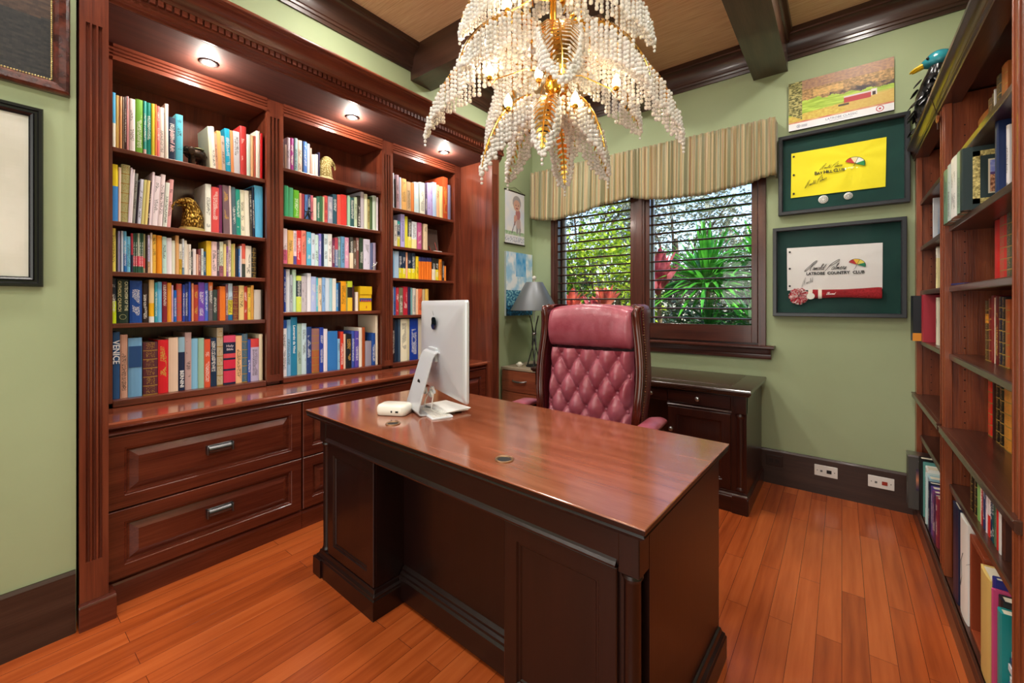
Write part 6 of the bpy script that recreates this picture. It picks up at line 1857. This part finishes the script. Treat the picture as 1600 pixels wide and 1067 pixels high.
MB().lathe([(.025, 0), (.030, .004), (.052, .030), (.058, .052), (.054, .052), (.046, .030), (.02, .008), (.001, .007)], n=28).build('bowl', plain('dark_brown_glaze', '241610', .2), bw, smooth=60)
# far bay
rbook(3.420, .095, .258, .318, 1.055, '0f2848/.0/0f2848/.17/10141c', 'k', 'dark glossy book with orange foot band protruding over the shelf in the far bay', G('far', 'middle'), d=.20)['label'] = 'dark glossy book with an orange foot band, protruding in the far oak bay'
o_ = COL.objects[-1]
ofb = [o for o in COL.objects if o.get('label') == 'dark glossy book with an orange foot band, protruding in the far oak bay'][0]
MB().box(-.19, .0952, .0, -.002, .0958, .045).build('orange_band', plain('orange_foot', 'e09020', .4), ofb, smooth=0)
rbook(3.300, .050, .262, .352, 1.055, 'a82838', 'p', 'plain crimson book beside the dark glossy one in the far oak bay', G('far', 'middle'), d=.20)
rbook(3.100, .050, .245, .385, 1.055, 'ece4cc', 'k', 'cream book right of the crimson one in the far oak bay', G('far', 'middle'), d=.20)
rbook(3.180, .034, .225, .395, 1.345, 'c8b890', 'k', 'tall beige book in the far oak bay, level with the red volumes', G('far', 'third shelf'), d=.20)
rbook(3.140, .034, .215, .390, 1.345, 'f0e4a8/.75/f4f0e0', 'k', 'pale yellow book in the far oak bay, level with the red volumes', G('far', 'third shelf'), d=.20)
pf = thing('standing_photo', 'pale blue framed seascape photo standing in the far oak bay', 'picture', (.42, 3.20, 1.6025), radians(8))
MB().box(-.032, -.006, 0, .17, .006, .235).build('mount', plain('pale_mount', 'dfe4ea', .4), pf, smooth=0)
picture('photo_face', .17, .20, 30, 40, lambda u, v: mixc((.60, .70, .82), (.88, .92, .95), v + fbm(u*4, v*6, 2) * .4), M['print'], pf, Matrix.Translation((.07, -.0068, .118)))
# far bay bottom
bf = thing('box_file', 'dark grey box file with a sunset photo, far bottom of the oak bookcase', 'box file', (.300, 3.345, .1005))
MB().box(0, -.045, 0, .25, .045, .305).build('case', plain('dark_grey_card', '4a4844', .5), bf, smooth=0, bev=.002)
picture('sunset_photo', .040, .12, 14, 36, lambda u, v: mixc((.20, .18, .30), (.85, .55, .40), 1 - abs(v - .5) * 2), M['print'], bf, Matrix.Translation((.052, -.0456, .17)))
text('T', .03, M['white'], bf, (.050, -.0458, .265), (radians(90), 0, 0))
MB().box(-.002, -.047, .296, .10, .047, .307).build('metal_edge', M['nickel'], bf, smooth=0)
y = 3.285
for k, (w_, h, x, c, st, cn) in enumerate(((.050, .312, .340, '0c0e10', 'p', 'glossy black'), (.020, .298, .352, '5a9a94', 'p', 'sea green'), (.075, .285, .358, 'f0f0ea', 'k', 'white ring-bound'), (.020, .268, .350, 'c8dcdc', 'k', 'pale blue-grey'), (.060, .262, .356, '9cc0cc', 'p', 'pale blue'), (.034, .250, .352, '141e40', 'w', 'navy'), (.050, .240, .357, '5c4490', 'w', 'violet'), (.040, .235, .357, '7a3c74', 'w', 'plum'), (.040, .230, .356, '4a2a50', 'w', 'dark aubergine'), (.045, .235, .358, '8c3040', 'w', 'raspberry'))):
    rbook(y, w_, h, x, .100, c, st, f"{cn} book, {ORD[k]} from the box file at the far oak bay's bottom", G('far', 'bottom')); y -= w_ + .001

# ------------------------------------------------------------------ duck figure on top of the bookcase
dk_ = thing('duck_figurine', 'dark mallard figurine with teal head and yellow bill peering from atop the oak bookcase', 'figurine', (.405, 3.235, 2.2005), radians(-12))
# local: -x is forward (into the room)
mb = MB(); Yx, Zx = (0, 1, 0), (0, 0, 1)
mb.loft([((.02, 0, .0), .05, .05, (1, 0, 0), Yx), ((.015, 0, .05), .085, .080, (1, 0, 0), Yx), ((.0, 0, .13), .090, .082, (1, 0, 0), Yx), ((-.005, 0, .21), .078, .070, (1, 0, 0), Yx), ((.0, 0, .28), .060, .055, (1, 0, 0), Yx), ((.005, 0, .33), .044, .042, (1, 0, 0), Yx), ((.008, 0, .36), .036, .036, (1, 0, 0), Yx)], 22)
body = mb.build('body', feather_mat('black_feathers', '0a0a0c', '34343a', .1, .3, 38), dk_, smooth=60)
mb = MB(); rr = random.Random(5)
for k in range(46):
    z = .04 + .27 * rr.random(); a = pi + rr.uniform(-1.9, 1.9); r = .088 - .10 * max(0, z - .16) * 1.4
    c = Vector((r * cos(a), r * .9 * sin(a), z)); tip = c + Vector((.030 * cos(a), .030 * sin(a), -.040))
    t_ = (tip - c).normalized(); sd_ = t_.cross(Vector((cos(a), sin(a), 0))).normalized()
    mb.loft([(c, .012, .004, sd_, (cos(a), sin(a), .3)), (c + (tip - c) * .5, .020, .005, sd_, (cos(a), sin(a), .3)), (tip, .003, .002, sd_, (cos(a), sin(a), .3))], 8)
mb.build('feather_tuft', plain('glossy_black_feather', '101014', .28), body, smooth=50)
mb = MB(); mb.ball((.012, 0, .395), .050, 20, 14, (1.15, .9, .95)); mb.ball((-.022, 0, .388), .036, 16, 10, (1.1, .9, .85)); remesh(mb.build('head', noisy('teal_iridescent', '0c4a58', '2c8c98', sc=12, rough=.25, bmp=.1), dk_, smooth=60), .004, 3)
mb = MB(); mb.loft([((-.045, 0, .386), .022, .015, Yx, Zx), ((-.075, 0, .376), .020, .010, Yx, Zx), ((-.090, 0, .370), .018, .008, Yx, Zx), ((-.102, 0, .364), .013, .005, Yx, Zx), ((-.107, 0, .362), .004, .002, Yx, Zx)], 14)
mb.loft([((-.045, 0, .374), .018, .006, Yx, Zx), ((-.08, 0, .362), .014, .004, Yx, Zx), ((-.096, 0, .356), .005, .002, Yx, Zx)], 12); mb.build('bill', plain('yellow_bill', 'e8c020', .35), dk_, smooth=60)
mb = MB(); mb.ball((-.030, -.033, .402), .007, 12, 8); mb.ball((-.030, .033, .402), .007, 12, 8); mb.build('eye', plain('glass_eye', '0a0a0a', .05), dk_, smooth=60)
# ================================================================== crystal palm chandelier
import numpy as np
CC = Vector((-.885, 1.396, 0))
cha = thing('palm_chandelier', 'brass palm-frond chandelier dripping with strings of crystal beads above the desk', 'chandelier', (CC.x, CC.y, ZC))
def crystal():
    m, t, b = newmat('crystal_beads')
    b.inputs['Base Color'].default_value = (1.0, .97, .93, 1); b.inputs['Roughness'].default_value = .06
    b.inputs['Transmission Weight'].default_value = .30; b.inputs['IOR'].default_value = 1.5; b.inputs['Specular IOR Level'].default_value = .8
    b.inputs['Coat Weight'].default_value = .5; b.inputs['Coat Roughness'].default_value = .03
    return m
M['crystal'] = crystal()
M['leafbrass'] = plain('pale_gold_leaf', 'e0ae50', .22, 1)
M['bulb'] = emis('candle_bulb', 'ffe4b4', 26)
# one bead: low faceted ball
def unit_bead():
    V = [(0, 0, -1)]; 
    for a in (-.5, .5):
        zz = sin(a * pi / 3); rr_ = cos(a * pi / 3)
        for j in range(6): V.append((rr_ * cos(2*pi*(j + (0 if a < 0 else .5))/6), rr_ * sin(2*pi*(j + (0 if a < 0 else .5))/6), zz))
    V.append((0, 0, 1)); F = []
    for j in range(6):
        k = (j + 1) % 6; F.append((0, 1 + k, 1 + j)); F.append((1 + j, 1 + k, 7 + j)); F.append((1 + k, 7 + k, 7 + j)); F.append((7 + j, 7 + k, 13))
    return np.array(V, float), np.array(F, int)
UV_, UF_ = unit_bead()
def beads(name, pts, rads, parent):
    P = np.array(pts); r = np.array(rads); n = len(P)
    V = (UV_[None] * r[:, None, None] + P[:, None]).reshape(-1, 3)
    F = (UF_[None] + (np.arange(n) * len(UV_))[:, None, None]).reshape(-1, 3)
    me = bpy.data.meshes.new(name); me.vertices.add(len(V)); me.vertices.foreach_set('co', V.ravel())
    me.loops.add(F.size); me.loops.foreach_set('vertex_index', F.ravel().astype(np.int32))
    me.polygons.add(len(F)); me.polygons.foreach_set('loop_start', (np.arange(len(F)) * 3).astype(np.int32)); me.polygons.foreach_set('loop_total', np.full(len(F), 3, np.int32))
    me.materials.append(M['crystal']); me.update(calc_edges=True); me.validate()
    o = bpy.data.objects.new(name, me); COL.objects.link(o); o.parent = parent; o['kind'] = 'stuff'; return o
rc = random.Random(11)
def frond(tip, zr, lift, wid, Lmax, r0=.03):
    tip = Vector(tip) - Vector((CC.x, CC.y, ZC)); hd = Vector((tip.x, tip.y, 0)); rr_ = hd.length; hd.normalize(); sd = Vector((-hd.y, hd.x, 0))
    p0 = hd * r0 + Vector((0, 0, zr - ZC)); p1 = hd * (rr_ * .62) + Vector((0, 0, zr + lift - ZC)); p2 = hd * (rr_ * 1.0) + Vector((0, 0, tip.z + (zr - ZC - tip.z) * .35)); p3 = tip
    B = lambda t: p0 * (1-t)**3 + p1 * 3*t*(1-t)**2 + p2 * 3*t*t*(1-t) + p3 * t**3
    pts = [B(k / 40) for k in range(41)]; Ln = sum((pts[i+1] - pts[i]).length for i in range(40))
    mb = MB(); mb.tube(pts, [.0065 * (1 - .7 * k / 40) for k in range(41)], 8)
    n = int(Ln / .0215); bp = []; br = []
    for i in range(1, n):
        t = i / n; c = B(t); tg = (B(min(1, t + .01)) - B(max(0, t - .01))).normalized(); up = sd.cross(tg); 
        if up.z < 0 and abs(up.z) > .2: up = -up
        w_ = wid * (sin(pi * min(1, t * .95 + .10)) ** .75) * (1 - .35 * t)
        for s_ in (-1, 1):
            # leaflet: blade swept outwards and forwards, drooping at its end
            a = c; e = c + sd * (s_ * w_) + tg * (w_ * .45) - Vector((0, 0, w_ * .30)); m_ = c + sd * (s_ * w_ * .55) + tg * (w_ * .22) + Vector((0, 0, w_ * .04))
            hw = .0072
            V = []
            for q, (pp, ww) in enumerate(((a, hw), (m_, hw * 1.15), (e, hw * .35))):
                V += [pp - tg * ww + Vector((0, 0, .0)), pp + tg * ww, pp + tg * ww * .4 - Vector((0, 0, .0012))]
            mb.add(V, [[0, 1, 4, 3], [3, 4, 7, 6], [1, 2, 5, 4], [4, 5, 8, 7], [2, 0, 3, 5], [5, 3, 6, 8], [6, 7, 8]])
            env = min(1, (1 - t) * 1.7 + .10) * (.65 + .35 * min(1, t * 4))
            for pp, f in ((e, 1.0), (m_, .82)):
                if f < 1 and (i % 3): continue
                L = Lmax * env * f * rc.uniform(.88, 1.06); r = (.0098 if f == 1 else .0086) * (1 - .30 * t)
                k = max(1, int(L / (2 * r * .98))); z = pp.z - r * rc.uniform(.3, 2.2)
                jx, jy = rc.uniform(-.003, .003), rc.uniform(-.003, .003)
                for q in range(k):
                    rr2_ = r * (1.18 if q == k - 1 else 1) * rc.uniform(.93, 1.05)
                    bp.append((pp.x + jx, pp.y + jy, z)); br.append(rr2_); z -= 2 * r * .98
    f_ = mb.build('palm_frond', M['leafbrass'], cha, smooth=35)
    # last beads at the very tip
    z = p3.z
    for q in range(3): bp.append((p3.x, p3.y, z)); br.append(.0078 - .001 * q); z -= .015
    beads('bead_fringe', bp, br, f_)
    return B
FR = [((-1.005, 1.115, 1.725), 2.045, .06, .052, .115), ((-.772, 1.150, 1.755), 2.030, .05, .050, .105), ((-.668, 1.400, 1.795), 2.050, .06, .050, .110),
      ((-1.13, 1.42, 1.79), 2.045, .06, .05, .11), ((-.99, 1.66, 1.79), 2.045, .06, .05, .11), ((-.78, 1.66, 1.79), 2.045, .06, .05, .11),
      ((-1.258, 1.073, 1.905), 2.270, .10, .066, .125), ((-.478, 1.682, 1.880), 2.270, .10, .066, .125), ((-.655, 1.085, 1.935), 2.250, .08, .078, .120), ((-.695, 1.80, 2.02), 2.27, .08, .06, .13),
      ((-1.33, 1.52, 1.99), 2.27, .09, .062, .14), ((-1.06, 1.84, 1.99), 2.27, .09, .062, .14), ((-.985, .985, 2.045), 2.30, .08, .058, .13), ((-.50, 1.39, 2.00), 2.29, .08, .06, .13),
      ((-.542, 1.545, 2.225), 2.54, .10, .062, .15), ((-1.085, 1.085, 2.235), 2.54, .10, .062, .15), ((-.75, 1.06, 2.26), 2.54, .10, .06, .14), ((-1.27, 1.50, 2.27), 2.54, .10, .06, .14), ((-.93, 1.80, 2.27), 2.54, .10, .06, .14),
      ((-.62, 1.30, 2.50), 2.80, .08, .055, .14), ((-1.15, 1.32, 2.50), 2.80, .08, .055, .14), ((-.92, 1.66, 2.50), 2.80, .08, .055, .14), ((-.90, 1.12, 2.50), 2.80, .08, .055, .14)]
for a in FR: frond(*a)
mb = MB(); z = lambda q: q - ZC
mb.lathe([(.001, z(1.948)), (.017, z(1.948)), (.021, z(1.953)), (.021, z(1.966)), (.014, z(1.972)), (.012, z(1.980)), (.022, z(1.988)), (.026, z(1.998)), (.022, z(2.008)), (.014, z(2.013)), (.014, z(2.025)), (.024, z(2.033)), (.024, z(2.045)), (.014, z(2.055)), (.014, z(2.075)), (.030, z(2.09)), (.036, z(2.115)), (.030, z(2.14)), (.013, z(2.16)), (.013, z(2.24)), (.034, z(2.255)), (.034, z(2.29)), (.013, z(2.31)), (.013, z(2.50)), (.032, z(2.52)), (.032, z(2.56)), (.013, z(2.58)), (.013, z(2.78)), (.03, z(2.80)), (.012, z(2.83)), (.012, z(3.06)), (.05, z(3.08)), (.07, z(3.125)), (.001, z(3.129))], n=28)
mb.build('stem', M['brass'], cha, smooth=40)
BUL = [(-1.056, 1.205, 2.243), (-1.018, 1.172, 2.112), (-.945, 1.19, 1.985), (-.888, 1.300, 2.115), (-.745, 1.32, 1.985), (-.719, 1.531, 2.250), (-.673, 1.504, 2.100), (-.997, 1.251, 2.395), (-.802, 1.330, 2.390), (-1.07, 1.52, 2.12), (-.88, 1.60, 2.12), (-1.02, 1.60, 2.28), (-.75, 1.40, 2.86), (-1.02, 1.40, 2.86), (-.885, 1.53, 2.86), (-.885, 1.26, 2.86)]  # last four, above the fronds and unseen, added to brighten the ceiling
for x, y, z_ in BUL:
    q = Vector((x - CC.x, y - CC.y, z_ - ZC)); a = MB()
    hd = Vector((q.x, q.y, 0))
    a.tube([Vector((0, 0, q.z + .05)), hd * .45 + Vector((0, 0, q.z + .045)), hd * .9 + Vector((0, 0, q.z - .015)), hd * .97 + Vector((0, 0, q.z - .04)), hd + Vector((0, 0, q.z - .022))], .0020, 6)
    a.lathe([(.008, -.024), (.011, -.020), (.010, -.010), (.007, -.008)], tuple(q), 12)
    ar = a.build('candle_arm', M['brass'], cha, smooth=50)
    MB().lathe([(.001, -.014), (.009, -.011), (.015, .0), (.0145, .011), (.009, .024), (.001, .038)], tuple(q), 14).build('bulb', M['bulb'], ar, smooth=60)
    lamp('chandelier_bulb_and_added_uplight', 'POINT', (x, y, z_ + .012), (12.0 if z_ < 2.5 else 24.0), (1.0, .86, .72), shadow_soft_size=.014)
# ================================================================== garden seen through the shutters
rg = random.Random(21)
def soil():
    return noisy('garden_mulch', '1c140e', '4a3a2c', sc=9, rough=.95, bmp=.6, bsc=30)
gr = MB(); gr.grid(40, 30, lambda u, v: (-14 + 20 * u, 3.72 + 16 * v, -.12 + .25 * v + .05 * fbm(u * 14, v * 14, 3)))
g_ = gr.build('garden_ground', soil(), smooth=60, fix=False); struct(g_)
def leafmat(name, c1, c2, rough=.35, trans=.3):
    m, t, b = newmat(name); oi = N(t, 'TexCoord'); n = N(t, 'TexNoise'); n.inputs['Scale'].default_value = 7; n.inputs['Detail'].default_value = 2; t.links.new(oi.outputs['Object'], n.inputs['Vector'])
    r = ramp(t, [(.32, c1), (.66, c2)], n.outputs[0]); t.links.new(r.outputs[0], b.inputs['Base Color']); b.inputs['Roughness'].default_value = rough
    tl = N(t, 'BsdfTranslucent'); t.links.new(r.outputs[0], tl.inputs[0]); mx = N(t, 'MixShader'); mx.inputs[0].default_value = trans
    t.links.new(b.outputs[0], mx.inputs[1]); t.links.new(tl.outputs[0], mx.inputs[2]); t.links.new(mx.outputs[0], t.nodes['Material Output'].inputs[0]); return m
def leafy(name, label, cat, c, rad, n, size, mat, group=None, trunk=None, shell=.55):
    t_ = thing(name, label, cat, (c[0], c[1], 0 if trunk is None else 0), 0, group)
    V = []; F = []
    for k in range(n):
        d = Vector((rg.gauss(0, 1), rg.gauss(0, 1), rg.gauss(0, 1))).normalized()
        f = (shell + (1 - shell) * rg.random()) * (1 + .22 * fbm(d.x * 2.2, d.y * 2.2 + d.z * 2.2, c[0]))
        p = Vector((d.x * rad[0] * f, d.y * rad[1] * f, c[2] + d.z * rad[2] * f))
        if p.z < -.05: continue
        a = Vector((rg.gauss(0, 1), rg.gauss(0, 1), rg.gauss(0, .6))).normalized(); b_ = a.cross(Vector((rg.random() - .5, rg.random() - .5, rg.random() - .5))).normalized()
        s_ = size * rg.uniform(.7, 1.3); o_ = len(V)
        V += [tuple(p - a * s_), tuple(p + b_ * s_ * .42 - a * s_ * .1), tuple(p + a * s_), tuple(p - b_ * s_ * .42 - a * s_ * .1)]; F.append((o_, o_ + 1, o_ + 2, o_ + 3))
    me = bpy.data.meshes.new('foliage'); me.from_pydata(V, [], F); me.materials.append(mat); o = bpy.data.objects.new('foliage', me); COL.objects.link(o); o.parent = t_
    mb = MB()
    if trunk: mb.tube([(0, 0, -.1), (.05, .02, c[2] * .5), (0, 0, c[2])], [trunk, trunk * .8, trunk * .5], 10)
    for k in range(9):
        a = k * 2.4; mb.tube([(0, 0, c[2] * .35 if trunk else 0), (rad[0] * .35 * cos(a), rad[1] * .35 * sin(a), c[2]), (rad[0] * .7 * cos(a), rad[1] * .7 * sin(a), c[2] + rad[2] * .45)], [.03, .02, .008], 6)
    mb.build('branches', noisy('bark', '3c2c20', '6c5844', sc=12, rough=.9), t_, smooth=50)
    return t_
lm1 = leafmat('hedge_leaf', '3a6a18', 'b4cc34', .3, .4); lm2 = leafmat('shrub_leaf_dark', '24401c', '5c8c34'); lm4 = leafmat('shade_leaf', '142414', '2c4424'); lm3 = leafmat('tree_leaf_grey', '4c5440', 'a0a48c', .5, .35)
leafy('shrub', 'bright yellow-green leafy shrub outside, right part of the left pane', 'shrub', (-2.95, 6.0, 1.35), (.95, .7, 1.25), 4200, .050, lm1)
leafy('shrub', 'darker green leafy shrub outside, left part of the left pane', 'shrub', (-4.25, 6.0, 1.4), (1.0, .8, 1.35), 3800, .050, lm2)
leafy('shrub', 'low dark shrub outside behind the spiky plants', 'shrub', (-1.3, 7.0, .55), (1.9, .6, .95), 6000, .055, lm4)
leafy('tree', 'grey-green tree outside above the left pane', 'tree', (-5.2, 9.5, 3.2), (2.4, 1.2, 2.1), 9000, .055, lm3, 'trees beyond the garden', .12)
leafy('tree', 'sparse grey-green tree outside behind the red plants, right pane', 'tree', (-2.9, 9.6, 2.7), (1.7, 1.1, 1.8), 8000, .05, lm3, 'trees beyond the garden', .10)
leafy('tree', 'small far tree outside low behind the spiky plants', 'tree', (-.9, 10.4, 2.0), (1.7, 1.0, 1.2), 6000, .05, lm3, 'trees beyond the garden', .09)
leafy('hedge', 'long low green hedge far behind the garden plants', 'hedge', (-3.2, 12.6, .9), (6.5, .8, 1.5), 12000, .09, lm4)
def spiky(name, label, x, y, zc, L, n, wid, mats, group, seed, stems=1, droop=.55, lo=-12):
    t_ = thing(name, label, 'plant', (x, y, 0), 0, group); rr = random.Random(seed); V = []; F = []
    for k in range(n):
        az = 2 * pi * k * .618; el = radians(rr.uniform(lo, 82)) * 1.0; l = L * rr.uniform(.75, 1.1)
        dv = Vector((cos(az) * cos(el), sin(az) * cos(el), sin(el))); sd = Vector((-sin(az), cos(az), 0)); p = Vector((0, 0, zc + rr.uniform(-.12, .12) * L)); o_ = len(V); nseg = 7
        for s_ in range(nseg + 1):
            q = s_ / nseg; w_ = wid * (sin(pi * min(1, q * .86 + .12)) ** .7) * (1 if s_ < nseg else .05)
            c = p + dv * l * q + Vector((0, 0, -droop * l * q * q * cos(el))); nrm = dv.cross(sd).normalized()
            V += [tuple(c - sd * w_ + nrm * w_ * .3), tuple(c - nrm * w_ * .15), tuple(c + sd * w_ + nrm * w_ * .3)]
            if s_: a = o_ + 3 * s_; F += [(a - 3, a - 2, a + 1, a), (a - 2, a - 1, a + 2, a + 1)]
    me = bpy.data.meshes.new('leaves'); me.from_pydata(V, [], F); me.materials.append(mats); me.polygons.foreach_set('use_smooth', [True] * len(F)); o = bpy.data.objects.new('leaves', me); COL.objects.link(o); o.parent = t_
    mb = MB(); mb.tube([(0, 0, -.1), (.02, .01, zc * .5), (0, 0, zc + .1)], [.035, .028, .022], 10); mb.build('stem', noisy('plant_stem', '5c4a34', '8c7854', sc=14, rough=.8), t_, smooth=50)
    return t_
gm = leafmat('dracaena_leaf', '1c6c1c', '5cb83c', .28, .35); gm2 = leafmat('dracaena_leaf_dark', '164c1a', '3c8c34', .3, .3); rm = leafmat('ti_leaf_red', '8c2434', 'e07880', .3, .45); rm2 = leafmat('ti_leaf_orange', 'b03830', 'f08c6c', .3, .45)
spiky('spiky_plant', 'large green spiky plant filling the middle of the right pane', -1.27, 5.4, 1.50, .80, 150, .026, gm, 'spiky green plants outside', 1, droop=.35)
spiky('spiky_plant', 'green spiky plant high at the right edge of the right pane', -.72, 5.3, 1.72, .58, 70, .022, gm, 'spiky green plants outside', 2, droop=.45)
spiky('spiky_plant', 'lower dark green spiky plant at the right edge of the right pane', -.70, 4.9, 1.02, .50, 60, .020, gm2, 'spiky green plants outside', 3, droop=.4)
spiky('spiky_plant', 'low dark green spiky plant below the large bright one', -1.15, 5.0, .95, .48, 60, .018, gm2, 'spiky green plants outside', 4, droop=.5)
spiky('ti_plant', 'tall red-leaved plant beside the centre post, right pane', -1.72, 5.05, 1.42, .52, 26, .050, rm, 'red-leaved plants outside', 5, droop=.10, lo=38)
spiky('ti_plant', 'orange-red-leaved plant low at the centre of the left pane', -2.34, 4.9, 1.16, .36, 18, .048, rm2, 'red-leaved plants outside', 6, droop=.12, lo=40)
spiky('ti_plant', 'orange-red-leaved plant low at the left of the left pane', -2.82, 4.85, 1.12, .40, 18, .050, rm2, 'red-leaved plants outside', 7, droop=.12, lo=40)
spiky('ti_plant', 'mauve-red-leaved plant low behind the chair top, left pane', -2.58, 5.1, 1.05, .40, 16, .05, rm, 'red-leaved plants outside', 8, droop=.12, lo=40)
rk = None
for i, (x, y, s_) in enumerate(((-1.62, 4.6, .14), (-1.40, 4.55, .11), (-1.1, 4.5, .12), (-.85, 4.55, .10))):
    mb = MB(); mb.ball((0, 0, 0), s_, 14, 9, (1.2, 1, .75)); mb.v = [tuple(Vector(p) * (1 + .25 * fbm(p[0] * 9 + i, p[1] * 9, p[2] * 9))) for p in mb.v]
    o = mb.build('garden_rock', noisy('pale_rock', '6c645a', 'a89f90', sc=8, rough=.9, bmp=.5), smooth=60); o.location = (x, y, .78 if i else .80); o.location.z = .02 + s_ * .3
    tag(o, ['pale rock outside nearest the red plant', 'pale rock outside, second from the red plant', 'pale rock outside below the large spiky plant', 'pale rock outside at the right edge of the bed'][i], 'rock', 'rocks in the garden bed')
bpy.context.view_layer.update()
